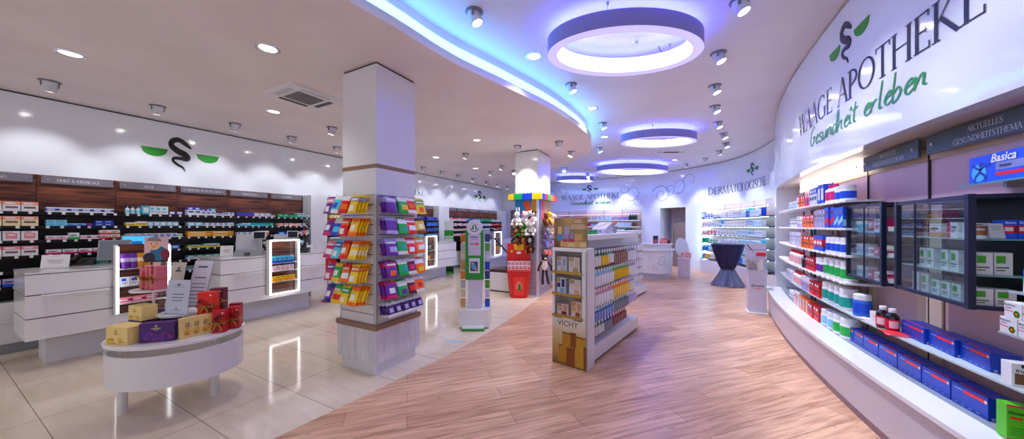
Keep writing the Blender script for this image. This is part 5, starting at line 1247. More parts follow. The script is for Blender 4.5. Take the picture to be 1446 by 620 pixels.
# wall boards near the fascia
SLATE = mat('slate_blue_sign',(74,92,104),.35)
def wallboard(y0, y1, text, label, mt, lit=False):
    yc = (y0+y1)/2; x = RW(yc)+.23; sl = math.atan2(RW(y1)-RW(y0), y1-y0)
    t = thing('category_board', label, 'sign', (x,yc,2.075), -math.pi/2-sl, 'sign boards under the curved fascia'); w = (y1-y0)
    mb = MB(); mb.box(-w/2,0,-.068,w/2,.018,.068); mb.build('board', mt, t, bevel=.002)
    for s in (-1,1):
        mb = MB(); mb.lathe([(.012,0),(.012,.007),(.006,.01)],12,M=Matrix.Translation((s*(w/2-.05),-.0,0)) @ Matrix.Rotation(math.pi/2,4,'X')); mb.build('screw_cap', CHROME, t)
        mb = MB(); mb.lathe([(.008,0),(.008,.05)],8,M=Matrix.Translation((s*(w/2-.05),.068,0)) @ Matrix.Rotation(math.pi/2,4,'X')); mb.build('spacer', CHROME, t)
    if text:
        h = .036
        for i, l in enumerate(text):
            mb = MB(); tw_ = capw(l)*h; caps(mb, l, lambda u,v: (-tw_/2+u*h, -.0012, (.012 if i == 0 else -.05)+v*h)); mb.build('lettering_line', SIGNT, t)
    return t
AK = ['AKTUELLES','GESUNDHEITSTHEMA']
wallboard(2.56,3.405,AK,'slate sign board with two lines of capitals, nearest one under the curved fascia',SLATE)
wallboard(3.49,4.21,AK,'slate sign board with two lines of capitals, second one under the curved fascia',SLATE)
GLARE = mat('white_sign_board_glare',(250,244,240),.3,emit=(255,246,240),es=1.2)  # reflected glare on plain glossy boards, put in as emission
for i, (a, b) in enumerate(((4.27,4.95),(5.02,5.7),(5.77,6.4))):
    wallboard(a,b,None,['white sign board with painted-in glare nearest the slate boards','white sign board with painted-in glare in the middle of the three','white sign board with painted-in glare farthest along the curved shelves'][i],GLARE)
# glass wall cabinets
FRAME = mat('blue_grey_steel_frame',(24,38,70),.3,.2)
def cabinet(y0, y1, xf, z0, z1, label, shelves, posts):
    t = thing('glass_wall_cabinet', label, 'cabinet', (0,0,0), 0, 'glass wall cabinets')
    xb = RW(y0)+.285; xb2 = RW(y1)+.285; xb = min(xb,xb2); b = .011
    def bar(p, q, nm='frame_bar', r=b):
        mb = MB(); mb.box(min(p[0],q[0])-r,min(p[1],q[1])-r,min(p[2],q[2])-r,max(p[0],q[0])+r,max(p[1],q[1])+r,max(p[2],q[2])+r); mb.build(nm, FRAME, t)
    for z in (z0,z1):
        bar((xf,y0,z),(xf,y1,z)); bar((xb,y0,z),(xb,y1,z)); bar((xf,y0,z),(xb,y0,z)); bar((xf,y1,z),(xb,y1,z))
    for y in (y0,y1): bar((xf,y,z0),(xf,y,z1),'frame_post',.014); bar((xb,y,z0),(xb,y,z1),'frame_post')
    for y in posts: bar((xf,y,z0),(xf,y,z1),'door_edge',.005)
    ys_ = [y0]+posts+[y1]
    for i in range(len(ys_)-1):
        mb = MB(); mb.box(xf-.002,ys_[i]+.004,z0,xf+.003,ys_[i+1]-.004,z1); mb.build('glass_door', GLASS, t)
    mb = MB(); mb.box(xf+.012,y1-.004,z0,xb,y1-.001,z1); mb.build('end_glass', GLASS, t)
    if y0 < 3: mb = MB(); mb.box(xb-.004,y0+.01,z0,xb,y1-.01,z1); mb.build('back_panel', mat('black_cabinet_back',(10,10,14),.3), t)
    for z in (z0,z1):
        mb = MB(); mb.box(xf,y0,z-.004,xb,y1,z+.004); mb.build('top_panel' if z == z1 else 'bottom_panel', GSH if z == z0 else FRAME, t)
    for z in shelves:
        mb = MB(); mb.box(xf+.014,y0+.005,z-.008,xb-.004,y1-.005,z); mb.build('glass_shelf', GSH, t)
        mb = MB(); mb.box(xf+.004,y0-.001,z-.008,xb,y0+.005,z,0); mb.build('shelf_edge', mat('green_glass_edge',(90,150,156),.1), t)
    return t
cabinet(2.70,3.35,1.40,1.06,1.66,'near glass wall cabinet with blue-grey frame and white-green cartons',[1.43,1.235],[3.16])
cabinet(3.54,4.12,1.40,1.045,1.672,'far glass wall cabinet with blue-grey frame and magenta cartons',[1.455,1.25],[3.83])
NV = 'cartons in the near glass cabinet'
def cab(nm, x, y, z, w, d, h, base, acc, st, rz, lab, grp=NV, cat='box'): return put_thing(nm, carton(w,d,h,base,acc,st), (x,y,z+.0006), rz, lab, cat, grp)
e = -math.pi/2
for k in range(3): cab('blue_carton',1.553+.048*k,2.765,1.43,.045,.07,.10,(20,90,220),RD,5,0,'%s blue carton with red band from the frame post, top shelf of near cabinet' % ORD[k+1])
for k in range(3):
    x = 1.5755-.0225+.048*k
    t_ = txt('Basica', .015, paint(WH,.5), None, (x-.002,2.765-.0358,1.43+.086), FRONT, 'carton_lettering', .15, .02); t_.parent = [o for o in COL.objects if o.name.startswith('blue_carton')][k]; t_.location = (0,-.0362,.086)
cab('brown_print_carton',1.475,2.80,1.43,.075,.05,.085,WH,(176,120,80),4,0,'white carton with brown print behind the paper card, top shelf of near cabinet')
cab('brown_print_carton',1.455,3.02,1.43,.10,.06,.085,WH,(200,150,110),0,e,'white carton with brown print and magenta side, middle of the top cabinet shelf')
cab('brown_print_carton',1.455,2.88,1.43,.08,.06,.09,WH,MG,6,e,'white-magenta carton just behind the near corner post, top cabinet shelf')
card('shelf_card','white paper card leaning against cartons at the near cabinet end', (1.505,2.715,1.4305), 0, .05, .085, [(.8,.6,.02),(.7,.6,.02),(.6,.6,.02)], -14, cat='notice', colr=mat('bluish_paper',(206,214,226),.7), holder=False)
card('shelf_card','white paper card on the rear bar above the blue cartons', (1.535,2.84,1.535), .2, .065, .06, [(.8,.6,.02),(.6,.6,.02)], -40, cat='notice', colr=PAPER, holder=False) if 0 else None
GB = (222,226,230)
for k, (x, y) in enumerate(((1.458,2.75),(1.533,2.765),(1.458,2.87),(1.458,2.95),(1.456,3.07),(1.456,3.14))):
    cab('white_green_carton',x,y,1.235,.062,.06,.12,GB,(70,160,50),1,0 if k < 2 else e,'white carton with green picture, %s from the near end, middle cabinet shelf' % ORD[k+1])
for k, (x, y) in enumerate(((1.45,2.74),(1.53,2.745),(1.46,2.86),(1.46,2.945),(1.46,3.03),(1.46,3.13),(1.46,3.22))):
    cab('white_green_carton',x,y,1.06+.0052,.07,.06,.095 if k < 5 else .12,GB,(70,160,50),1,0 if k < 2 else e,'white carton with green picture, %s from the near end, bottom cabinet shelf' % ORD[k+1])
FC = 'cartons in the far glass cabinet'
for r, z in enumerate((1.455,1.25,1.0502)):
    for k in range(3): cab('magenta_carton',1.47,3.62+.1*k,z,.085,.07,.10 if r == 0 else .07,MG if (k+r)%2 == 0 else WH,PK if (k+r)%2 == 0 else MG,5 if r else 4,e,'%s carton %s from the near end, %s shelf of the far glass cabinet' % ('magenta' if (k+r)%2 == 0 else 'white-magenta', ORD[k+1], ['top','middle','bottom'][r]), FC)
    for k in range(2): cab('teal_carton',1.47,3.93+.09*k,z,.08,.07,.09,CY if r == 0 else LB,WH,3,e,'pale teal carton %s from the far end, %s shelf of the far glass cabinet' % (ORD[2-k], ['top','middle','bottom'][r]), FC)
    card('shelf_card','white paper card at the near end of the far cabinet, %s shelf' % ['top','middle','bottom'][r], (1.465,3.565,z+.001), 0, .05, .10, [(.7,.6,.02),(.5,.6,.02)], -18, cat='notice', colr=PAPER, holder=False)
# show pack on its own glass ledge
t = thing('glass_ledge','small glass ledge on the mauve wall under the big blue show pack','shelf',(1.585,2.62,1.74),e)
mb = MB(); mb.box(-.33,-.10,-.008,.33,.075,0); mb.build('glass_sheet', mat('green_glass_edge',(90,150,156),.1), t)
for s in (-.2,.2):
    mb = MB(); mb.box(s-.012,.0,-.03,s+.012,.075,-.008); mb.build('bracket', CHROME, t)
t = thing('show_pack','big blue show pack with running figure standing on the glass ledge','show pack',(1.56,2.66,1.7405),e)
mb = MB(); mb.box(-.26,-.05,0,.26,.05,.155); mb.build('carton', paint((20,84,214),.35), t, bevel=.002)
mb = MB(); y = -.051
def blob(pts, m, bk=0): mb.add([(p[0],y-bk*.0003,p[1]) for p in pts],[tuple(range(len(pts)))],m)
circ = lambda cx,cz,r,n=14: [(cx+r*math.cos(2*math.pi*k/n), cz+r*math.sin(2*math.pi*k/n)) for k in range(n)]
blob(circ(-.19,.06,.05),1); blob(circ(-.175,.104,.014),2,1)
f2 = lambda u,v: (u,y-.0008,v)
mb.ribbon(crom([(-.235,.11),(-.2,.085),(-.175,.08),(-.15,.095),(-.115,.1)],4),.012,f2,2); mb.ribbon(crom([(-.175,.085),(-.185,.06),(-.21,.04),(-.22,.01)],4),.014,f2,2); mb.ribbon(crom([(-.18,.06),(-.155,.045),(-.14,.02)],4),.013,f2,2)
mb.quad((-.08,y,.06),(.2,y,.06),(.2,y,.1),(-.08,y,.1),3); mb.quad((-.08,y,.03),(.2,y,.03),(.2,y,.048),(-.08,y,.048),4)
mb.build('printed_front', [paint((20,84,214)),paint((90,190,240)),paint((12,50,150)),paint((130,140,190)),paint(RD)], t)
txt('Basica', .062, paint(WH,.5), t, (-.035,-.0525,.125), FRONT, 'lettering', .25, .022)
txt('Instant', .026, paint((20,30,90),.5), t, (-.02,-.0525,.081), FRONT, 'lettering', 0, .015)
# blue cartons: lower and upper row
DBX = (12,58,158)
def blue_box(c, rz, w, d, h, lab, grp):
    t = thing('blue_supplement_carton', lab, 'box', c, rz, grp)
    mb = MB(); mb.box(-w/2,-d/2,0,w/2,d/2,h); mb.build('carton', paint(DBX,.35), t, bevel=.002)
    mb = MB(); y = -d/2-.001
    x0 = -w/2+w*.36; mb.quad((x0,y,h*.70),(w/2-.012,y,h*.70),(w/2-.012,y,h*.84),(x0,y,h*.84),0)
    mb.add([(w/2-.012+h*.07*math.cos(a*.5236), y-.0003, h*.77+h*.075*math.sin(a*.5236)) for a in range(12)],[tuple(range(12))],1)
    mb.quad((-w/2+w*.1,y,h*.77),(x0-.006,y,h*.77),(x0-.006,y,h*.82),(-w/2+w*.1,y,h*.82),2)
    for k in range(4): mb.quad((-w/2+w*.1+k*.045,y,h*.1),(-w/2+w*.1+k*.045+.02,y,h*.1),(-w/2+w*.1+k*.045+.02,y,h*.13),(-w/2+w*.1+k*.045,y,h*.13),2)
    mb.quad((-w/2+.03,-d/2+.012,h+.0008),(w/2-.03,-d/2+.012,h+.0008),(w/2-.03,-d/2+.022,h+.0008),(-w/2+.03,-d/2+.022,h+.0008),0)
    for s in (1,): mb.add([(w/2+.0008,-d/2+.02+.008*math.cos(a*.785),h*.1+.008*math.sin(a*.785)) for a in range(8)],[tuple(range(8))],2)
    mb.build('printed_front', [paint((226,40,36)),paint((250,210,206)),paint((160,176,226))], t)
    return t
lo_y = [2.755,2.99,3.215,3.45,3.675,3.89,4.05,4.21]
for k in range(7):
    y0, y1 = lo_y[k], lo_y[k+1]; yc = (y0+y1)/2; w = min(y1-y0-.008,.225); sl = math.atan2(RW(y1)-RW(y0), y1-y0)
    blue_box((RW(yc)+.10+.055, yc, .4305), e-sl, w, .11, .125, '%s blue carton from the near end in the row on the white base deck' % ORD[k+1], 'blue cartons on the base deck')
up_y = [2.75,2.965,3.20,3.455]
for k in range(3):
    y0, y1 = up_y[k], up_y[k+1]; yc = (y0+y1)/2
    blue_box((RW(yc)+.115+.055, yc, .7005), e, y1-y0-.005, .11, .105, '%s blue carton from the near end in the row on the glass shelf' % ORD[k+1], 'blue cartons on the glass shelf')
# dark syrup bottles
def syrup(c, rz, lab):
    t = thing('syrup_bottle', lab, 'bottle', c, rz, 'dark syrup bottles')
    mb = MB(); mb.lathe([(.036,0),(.039,.004),(.039,.105),(.034,.122),(.018,.136),(.016,.142)],24); mb.build('glass_body', mat('dark_amber_glass',(26,12,22),.08,coat=.5), t, smooth=True)
    mb = MB(); mb.lathe([(.0394,.02),(.0396,.021),(.0396,.092),(.0394,.093)],24,close=False); mb.build('label', paint((196,20,70),.5), t, smooth=True)
    mb = MB(); mb.lathe([(.0398,.03),(.0399,.031),(.0399,.08),(.0398,.081)],24,close=False); mb.v = [v for v in mb.v]; mb.f = [f for i,f in enumerate(mb.f) if 13 <= i%24 <= 17]; mb.m = [0]*len(mb.f); mb.build('label_panel', paint((240,220,226),.5), t)
    mb = MB(); mb.lathe([(.02,.142),(.0205,.143),(.0205,.168),(.018,.171)],20); mb.build('screw_cap', mat('white_cap',(240,240,244),.35), t, smooth=True)
syrup((1.413,3.575,RL[4]+.0005), 0, 'dark syrup bottle with red label, far one beside the blue cartons')
syrup((1.428,3.487,RL[4]+.0005), .5, 'dark syrup bottle with red label, near one beside the blue cartons')
card('folded_card','white folded card leaning on the far syrup bottle', (1.40,3.66,RL[4]+.0005), -.3, .05, .11, [(.6,.5,.02)], -20, cat='card', colr=PAPER, holder=False)
t = thing('leaflet_stack','flat pink and red leaflets on the glass shelf before the syrup bottles','leaflets',(1.40,3.40,RL[4]+.0005),-.2)
for k, c in enumerate(((206,30,80),(236,190,200),(220,60,70))):
    mb = MB(); mb.box(-.05,-.07,k*.004,.05,.07,k*.004+.0035,0,Matrix.Rotation(.15*k,4,'Z')); mb.build('leaflet', paint(c,.5), t)
t = thing('leaflet_stack','pale leaflets on the glass shelf behind the syrup bottles','leaflets',(1.42,3.80,RL[4]+.0005),.3)
for k, c in enumerate(((226,226,236),(206,150,190),(240,240,246))):
    mb = MB(); mb.box(-.04,-.06,k*.004,.04,.06,k*.004+.0035,0,Matrix.Rotation(.2*k,4,'Z')); mb.build('leaflet', paint(c,.5), t)
# near shelf with white cartons, a box of cream, green cartons
t = thing('glass_ledge','glass ledge at the near right carrying white cartons with green flower','shelf',(1.5,2.18,1.0),e)
mb = MB(); mb.box(-.25,-.155,-.008,.25,.15,0); mb.build('glass_sheet', mat('glass_sheet_pale',(170,190,200),.06), t)
for s in (-.15,.15):
    mb = MB(); mb.box(s-.01,.0,-.03,s+.01,.15,-.008); mb.build('bracket', CHROME, t)
def flower_box(c, lab):
    t = thing('white_flower_carton', lab, 'box', c, e, 'white cartons with green flower print')
    w, d, h = .088,.06,.074
    mb = MB(); mb.box(-w/2,-d/2,0,w/2,d/2,h); mb.build('carton', paint(WH,.5), t, bevel=.0015)
    mb = MB(); y = -d/2-.0008
    for k in range(6):
        a = k*1.047; mb.add([(.02+.009*math.cos(a)+.008*math.cos(q*.785),y,.024+.009*math.sin(a)+.008*math.sin(q*.785)) for q in range(8)],[tuple(range(8))],0)
    mb.add([(.02+.007*math.cos(q*.785),y-.0004,.024+.007*math.sin(q*.785)) for q in range(8)],[tuple(range(8))],1)
    mb.quad((-w/2,y,.033),(.004,y,.031),(.004,y,.034),(-w/2,y,.037),2); mb.quad((-w/2+.008,y,.045),(-.005,y,.045),(-.005,y,.049),(-w/2+.008,y,.049),3)
    mb.build('printed_front', [paint((50,150,50)),paint(OR),paint(MG),paint(INKC)], t)
    txt('Biolectra', .015, paint((40,50,90),.5), t, (-.012,y-.0006,.061), FRONT, 'lettering', 0, .012)
INKC = (120,124,140)
flower_box((1.374,2.375,1.0005),'white carton with green flower print, lower far one on the glass ledge')
flower_box((1.374,2.28,1.0005),'white carton with green flower print, lower near one on the glass ledge')
flower_box((1.376,2.355,1.0755),'white carton with green flower print, upper far one on the glass ledge')
flower_box((1.376,2.262,1.0755),'white carton with green flower print, upper near one on the glass ledge')
t = thing('glass_ledge','upper glass ledge at the near right carrying one blue-green carton','shelf',(1.5,2.2,1.195),e)
mb = MB(); mb.box(-.22,-.13,-.008,.22,.15,0); mb.build('glass_sheet', mat('glass_sheet_pale',(170,190,200),.06), t)
for s in (-.15,.15):
    mb = MB(); mb.box(s-.01,.0,-.03,s+.01,.15,-.008); mb.build('bracket', CHROME, t)
o = cab('cream_carton',1.42,2.33,1.195,.10,.06,.105,WH,BL,3,e,'white carton with blue and green bands on the upper glass ledge','cartons on the upper glass ledge')
mb = MB(); mb.quad((-.05,-.0316,.05),(.05,-.0316,.05),(.05,-.0316,.068),(-.05,-.0316,.068),0); mb.quad((-.03,-.0316,.012),(.04,-.0316,.02),(.045,-.0316,.032),(-.03,-.0316,.022),1); mb.build('printed_bands',[paint(GR),paint(SAL)],o)
t = thing('orange_sachet_carton','white and black carton with orange glass picture on the long glass shelf','box',(1.515,2.60,RL[4]+.0005),0)
mb = MB(); mb.box(-.05,-.03,0,.05,.03,.115); mb.build('carton', paint(WH,.5), t, bevel=.0015)
mb = MB(); y=-.0308; mb.quad((-.04,y,.012),(.045,y,.012),(.045,y,.06),(-.04,y,.066),0); mb.quad((-.005,y-.0003,.01),(.015,y-.0003,.01),(.012,y-.0003,.055),(-.001,y-.0003,.055),1); mb.quad((-.02,y,.095),(.048,y,.09),(.048,y,.112),(-.02,y,.112),2); mb.build('printed_front',[paint((110,70,40)),paint((240,150,20)),paint(BK)],t)
txt('frubiase', .024, paint((20,20,30),.5), t, (0,-.0314,.078), FRONT, 'lettering', .1, .015)
GRC=(96,190,30)
for k, (x, y) in enumerate(((1.49,2.60),(1.575,2.59))):
    t = thing('green_tea_carton', 'lime green carton with pink edges on the deck, %s one' % ('corner' if k == 0 else 'wall side'), 'box', (x,y,.4305), 0, 'lime green cartons')
    mb = MB(); mb.box(-.04,-.03,0,.04,.03,.175); mb.build('carton', paint(GRC,.45), t, bevel=.0015)
    mb = MB(); yy_=-.0308; mb.quad((-.04,yy_,.165),(.04,yy_,.165),(.04,yy_,.175),(-.04,yy_,.175),0); mb.quad((-.04,yy_,0),(.04,yy_,0),(.04,yy_,.008),(-.04,yy_,.008),0)
    for q in range(4): mb.quad((-.03,yy_,.06-.012*q),(.03-.008*q,yy_,.06-.012*q),(.03-.008*q,yy_,.063-.012*q),(-.03,yy_,.063-.012*q),1)
    mb.quad((-.03,yy_,.105),(.01,yy_,.105),(.01,yy_,.117),(-.03,yy_,.117),2); mb.build('printed_front',[paint((220,40,110)),paint((50,110,20)),paint((226,40,40))],t)
    txt('Flosadix', .022, paint((20,40,20),.5), t, (0,-.0314,.136), FRONT, 'lettering', .1, .02)
# lettering and emblem on the curved fascia (text runs towards the viewer)
def fas(y, z): return (RW(y)-.004, y, z)
tw = capw('WAAGE APOTHEKE'); k_ = (5.18-2.60)/tw
letter_thing('wall_lettering','large dark serif capitals on the curved white fascia at the right','WAAGE APOTHEKE', lambda u,v: fas(5.18-u*k_, 2.61+v*.245), NAVY)
hwl = sum(HW[c][0] for c in 'Gesundheit erleben'); kh = (4.76-2.97)/hwl
letter_thing('wall_script','green handwritten slogan below the capitals on the right fascia','Gesundheit erleben', lambda u,v: fas(4.76-u*kh, 2.385+v*.20), LOGOG, 'hand', .065, .12)
wall_emblem('dark serpent with green scale bowls on the curved right fascia', lambda u,v: fas(3.90-u*.38, 2.94+v*.375), NAVY)
# light tubes under the fascia shelves
# =================== TOY COLUMN ===================
qx0,qx1,qy0,qy1 = -3.25,-2.71,6.33,7.09
mb = MB(); mb.box(qx0,qy0,0,qx1,qy1,ZL-.02); struct(mb.build('column.001', noise_mat('column_white_paint_b',(228,230,236),(234,236,240),nscale=1,rough=.22,coat=.15)))
mb = MB(); mb.box(qx0+.01,qy0+.01,ZL-.02,qx1-.01,qy1-.01,ZL); struct(mb.build('trim_10', BLACK))
cx_, cy_ = (qx0+qx1)/2, (qy0+qy1)/2; ax, ay = (qx1-qx0)/2, (qy1-qy0)/2
t = thing('toy_column_cladding','grey slatwall cladding with hooks on the plush toy column','display stand',(cx_,cy_,0))
SLG = mat('slatwall_grey',(176,170,188),.4)
mb = MB()
for k in range(15): z = .12+k*.1; mb.box(-ax,-ay-.02,z,ax,-ay-.001,z+.094)
mb.build('slat_panel', SLG, t)
mb = MB()
for k in range(15): z = .12+k*.1; mb.box(ax+.001,-ay,z,ax+.02,ay,z+.094)
mb.build('slat_panel', SLG, t)
mb = MB(); mb.box(ax-.02,-ay-.024,0,ax+.024,-ay+.02,2.07); mb.build('corner_profile', WHITE_M, t)
mb = MB(); mb.box(-ax-.024,-ay-.024,0,-ax+.012,-ay+.01,1.64); mb.build('corner_profile', LGREY, t)
mb = MB(); mb.box(-ax-.01,-ay-.022,0,ax+.022,ay,.11); mb.build('plinth', SLG, t)
mb = MB(); a = -ax; y = -ay-.012
mb.box(-ax,y,1.62,ax,-ay-.001,2.07,0)
def bl(cx,cz,r,m,yy,rz_=None): mb.add([(cx+r*math.cos(2*math.pi*k/16),yy,cz+(rz_ or r)*math.sin(2*math.pi*k/16)) for k in range(16)],[tuple(range(16))],m)
bl(.02,1.97,.085,1,y-.001); mb.quad((.13,y-.0012,1.62),(ax,y-.0012,1.62),(ax,y-.0012,2.07),(.13,y-.0012,2.07),2); bl(-.02,1.76,.10,3,y-.0015); bl(.06,1.86,.06,1,y-.002)
mb.build('front_poster', [paint((30,140,206)),paint((232,96,40)),paint((196,150,40)),paint((236,110,110))], t)
mb = MB(); x = ax+.012; mb.box(ax+.001,-ay,1.62,x,ay,2.07,0)
mb.quad((x+.001,-ay+.15,1.62),(x+.001,-ay+.34,1.62),(x+.001,-ay+.34,2.07),(x+.001,-ay+.15,2.07),1); mb.quad((x+.001,-ay+.34,1.62),(x+.001,ay,1.62),(x+.001,ay,2.07),(x+.001,-ay+.34,2.07),2)
mb.build('side_poster', [paint((40,150,220)),paint((226,110,110)),paint((206,170,130))], t)
# crown of giant toy bricks
t = thing('toy_brick_border','crown of giant coloured toy bricks around the plush toy column','toy bricks',(cx_,cy_,0))
BC = {'y':paint((246,206,24),.3),'g':paint((30,170,90),.3),'b':paint((20,70,200),.3),'r':paint((226,50,60),.3),'o':paint((240,140,60),.3)}
def bigbrick(x0,y0,x1,y1,c):
    z0, z1 = 2.07, 2.195
    mb = MB(); mb.box(x0,y0,z0,x1,y1,z1)
    nx = max(1,int(round((x1-x0)/.07))); ny = max(1,int(round((y1-y0)/.07)))
    for i in range(nx):
        for j in range(ny): mb.lathe([(.022,z1),(.022,z1+.016)],10,M=Matrix.Translation((x0+(i+.5)*(x1-x0)/nx,y0+(j+.5)*(y1-y0)/ny,0)))
    mb.build('brick', BC[c], t)
o_ = .12; w_ = .115
xs = [-ax-o_, -ax+.02, -ax+.22, ax-.08, ax+o_]
for i, c in enumerate('ygby'): bigbrick(xs[i]+.001,-ay-o_,xs[i+1]-.001,-ay-.03,c)
ysb = [-ay-.03,-ay+.14,-ay+.31,-ay+.5,ay-.05,ay+o_]
for i, c in enumerate('brgor'): bigbrick(ax+.03,ysb[i]+.001,ax+o_,ysb[i+1]-.001,c)
for i, c in enumerate('rbgy'): bigbrick(-ax-o_,-ay-.03+i*.22,-ax-.03,-ay+.185+i*.22,c)
# plush toys
def plush(pos, rz, cols, lab, kind='bear', s=1.0):
    b, sec, dark = [paint(c,.95) for c in cols]
    t = thing('plush_toy', lab, 'plush toy', pos, rz, 'plush toys on the column')
    E = lambda c, r, m, nm, k=0: MB().ell([v*s for v in c],[v*s for v in r],0,12,8).build(nm, m, t, smooth=True)
    E((0,-.02,-.06),(.062,.055,.075), b, 'body'); E((0,-.065,-.065),(.038,.02,.048), sec, 'belly')
    E((0,-.04,.055),(.058,.052,.054), b, 'head'); E((0,-.09,.04),(.03,.024,.022), sec, 'muzzle'); E((0,-.113,.046),(.010,.008,.008), dark, 'nose')
    for q in (-1,1):
        E((q*.022,-.086,.068),(.007,.006,.008), dark, 'eye')
        er = {'bear':((.048,-.02,.098),(.022,.012,.022)),'cow':((.064,-.02,.075),(.028,.012,.014)),'rabbit':((.03,-.02,.14),(.014,.010,.05)),'giraffe':((.05,-.02,.09),(.024,.010,.014))}[kind]
        E((q*er[0][0],er[0][1],er[0][2]), er[1], dark if kind == 'cow' else b, 'ear')
        MB().tube([(q*.05*s,-.03*s,-.02*s),(q*.085*s,-.06*s,-.05*s),(q*.08*s,-.09*s,-.085*s)],[.022*s,.02*s,.022*s],8).build('arm', b, t, smooth=True)
        MB().tube([(q*.035*s,-.03*s,-.115*s),(q*.055*s,-.085*s,-.13*s),(q*.062*s,-.125*s,-.115*s)],[.026*s,.024*s,.028*s],8).build('leg', b, t, smooth=True)
    if kind == 'cow':
        E((.03,-.068,.085),(.024,.024,.024), dark, 'patch'); E((-.03,-.05,-.03),(.035,.03,.03), dark, 'patch')
    if kind == 'giraffe':
        for q in (-1,1): MB().tube([(q*.02*s,-.03*s,.1*s),(q*.024*s,-.03*s,.14*s)],[.006*s,.009*s],6).build('horn', dark, t)
    return t
W3=((240,236,236),(250,226,230),(40,30,34)); CW=((238,238,240),(240,190,190),(20,18,22)); BRN3=((120,66,36),(216,170,120),(24,14,10)); PD=((244,240,236),(252,250,246),(16,14,16)); YL=((240,200,60),(250,236,190),(110,60,20)); GRN3=((50,130,40),(200,210,120),(20,30,14)); PKS=((236,170,186),(250,226,230),(80,30,50)); GR3=((150,146,150),(226,222,220),(20,20,20)); DBR=((64,36,26),(180,130,90),(14,10,8)); CR3=((236,222,196),(250,244,230),(50,36,26))
fx = qy0-.10
FR = [(-3.12,1.68,W3,'rabbit','white-pink plush rabbit'),(-2.93,1.68,W3,'bear','white plush bear with pink belly'),(-2.79,1.70,CW,'cow','black and white plush cow'),
      (-3.14,1.46,BRN3,'bear','brown plush monkey-like bear'),(-2.98,1.46,GRN3,'bear','green plush toy'),(-2.81,1.47,PD,'bear','cream plush panda-like bear'),
      (-3.13,1.26,DBR,'bear','dark brown plush bear'),(-2.97,1.27,BRN3,'bear','brown plush bear with pale muzzle'),(-2.80,1.27,((40,34,36),(244,240,240),(240,240,240)),'bear','black and white plush panda'),
      (-2.80,1.06,DBR,'bear','dark plush bear above the red dispenser')]
rows3 = {1.68:'upper',1.70:'upper',1.46:'middle',1.47:'middle',1.26:'lower',1.27:'lower',1.06:'lowest'}
def hk(parent_t, x, y, z, rz):
    pass
tcl = [o for o in COL.objects if o.name == 'toy_column_cladding'][0]
for i, (x, z, c, kd, lab) in enumerate(FR):
    plush((x,fx,z), random.uniform(-.25,.25), c, lab+' in the %s row on the column front' % rows3[z], kd, 1.2 if z > 1.1 else .95)
    mb = MB(); mb.tube([(x-cx_,-ay-.02,z+.02),(x-cx_,-ay-.05,z+.02)],.004,6); mb.build('hook', CHROME, tcl)
sx_ = qx1+.10
RT = [(6.48,1.66,BRN3,'bear','brown and cream plush dog'),(6.66,1.70,YL,'giraffe','yellow plush giraffe'),(6.84,1.67,W3,'bear','white plush bear'),(7.0,1.66,CW,'cow','black-spotted plush cow'),
      (6.50,1.47,GR3,'bear','grey plush bear'),(6.68,1.47,CR3,'rabbit','cream plush rabbit'),(6.86,1.48,PKS,'bear','pink plush bear'),(7.02,1.46,CR3,'bear','cream plush bear with blue scarf tone')]
for i, (y, z, c, kd, lab) in enumerate(RT):
    if 'scarf' in lab: lab = 'small cream plush bear'
    plush((sx_,y,z), math.pi/2+random.uniform(-.2,.2), c, lab+' in the %s row on the column side' % ('upper' if z > 1.6 else 'middle'), kd, 1.08)
    mb = MB(); mb.tube([(ax+.02,y-cy_,z+.02),(ax+.05,y-cy_,z+.02)],.004,6); mb.build('hook', CHROME, tcl)
SLIP = [[(PU,'purple'),((120,70,60),'brown'),(CY,'pale cyan'),(PK,'pink'),(LIL,'lilac'),(BRN,'dark brown')],[(PU,'violet'),(CY,'turquoise'),(MG,'magenta'),((40,110,120),'petrol'),(PK,'rose'),((120,30,60),'wine red')],[(OR,'orange'),(RD,'red'),(OR,'bright orange'),(MG,'pink-red'),((240,160,40),'amber'),(PU,'plum')]]
for r, z in enumerate((1.37,1.19,.99)):
    mb = MB(); mb.box(ax+.02,-ay+.03,z+.0,ax+.03,ay-.03,z+.02); mb.build('hook_rail', CHROME, tcl)
    for k in range(6):
        y = 6.44+k*.115; c, nm = SLIP[r][k]
        o = put('hanging_toy_bag', pouch(.10,.16,.05,c,mix(c,WH,.4),mix(c,WH,.7),(r+k)%3), None, (qx1+.12,y,z)); o.rotation_euler = (-.35,0,math.pi/2); tag(o, '%s hanging bag on the %s hook row of the toy column side' % (nm,['upper','middle','lower'][r]), 'toy bag', 'hanging bags on the toy column')
        mb = MB(); mb.tube([(ax+.02,y-cy_,z-.01),(ax+.145,y-cy_,z+.0)],.003,5); mb.build('hook', CHROME, tcl)
# long-legged soft doll hanging at the corner
t = thing('soft_doll','long-legged soft doll with cream dress and dark limbs hanging at the column corner','plush toy',(-2.56,6.36,.76),math.pi/2-.9)
CD = paint((246,238,226),.95); DK = paint((50,36,34),.95)
MB().ell((0,0,-.10),(.075,.06,.12)).build('dress', CD, t, smooth=True); MB().ell((0,-.01,.06),(.07,.065,.07)).build('head', DK, t, smooth=True); MB().ell((0,-.07,.045),(.03,.024,.022)).build('muzzle', CD, t, smooth=True)
for q in (-1,1): MB().ell((q*.055,0,.115),(.024,.014,.026)).build('ear', DK, t, smooth=True)
for q in (-1,1):
    MB().tube([(q*.06,0,-.03),(q*.13,-.03,-.12),(q*.15,-.03,-.22)],[.022,.02,.026],8).build('arm', DK, t, smooth=True)
    MB().tube([(q*.03,0,-.2),(q*.05,-.02,-.34),(q*.06,-.05,-.46)],[.026,.024,.03],8).build('leg', DK, t, smooth=True); MB().ell((q*.063,-.075,-.475),(.03,.05,.024)).build('foot', DK, t, smooth=True)
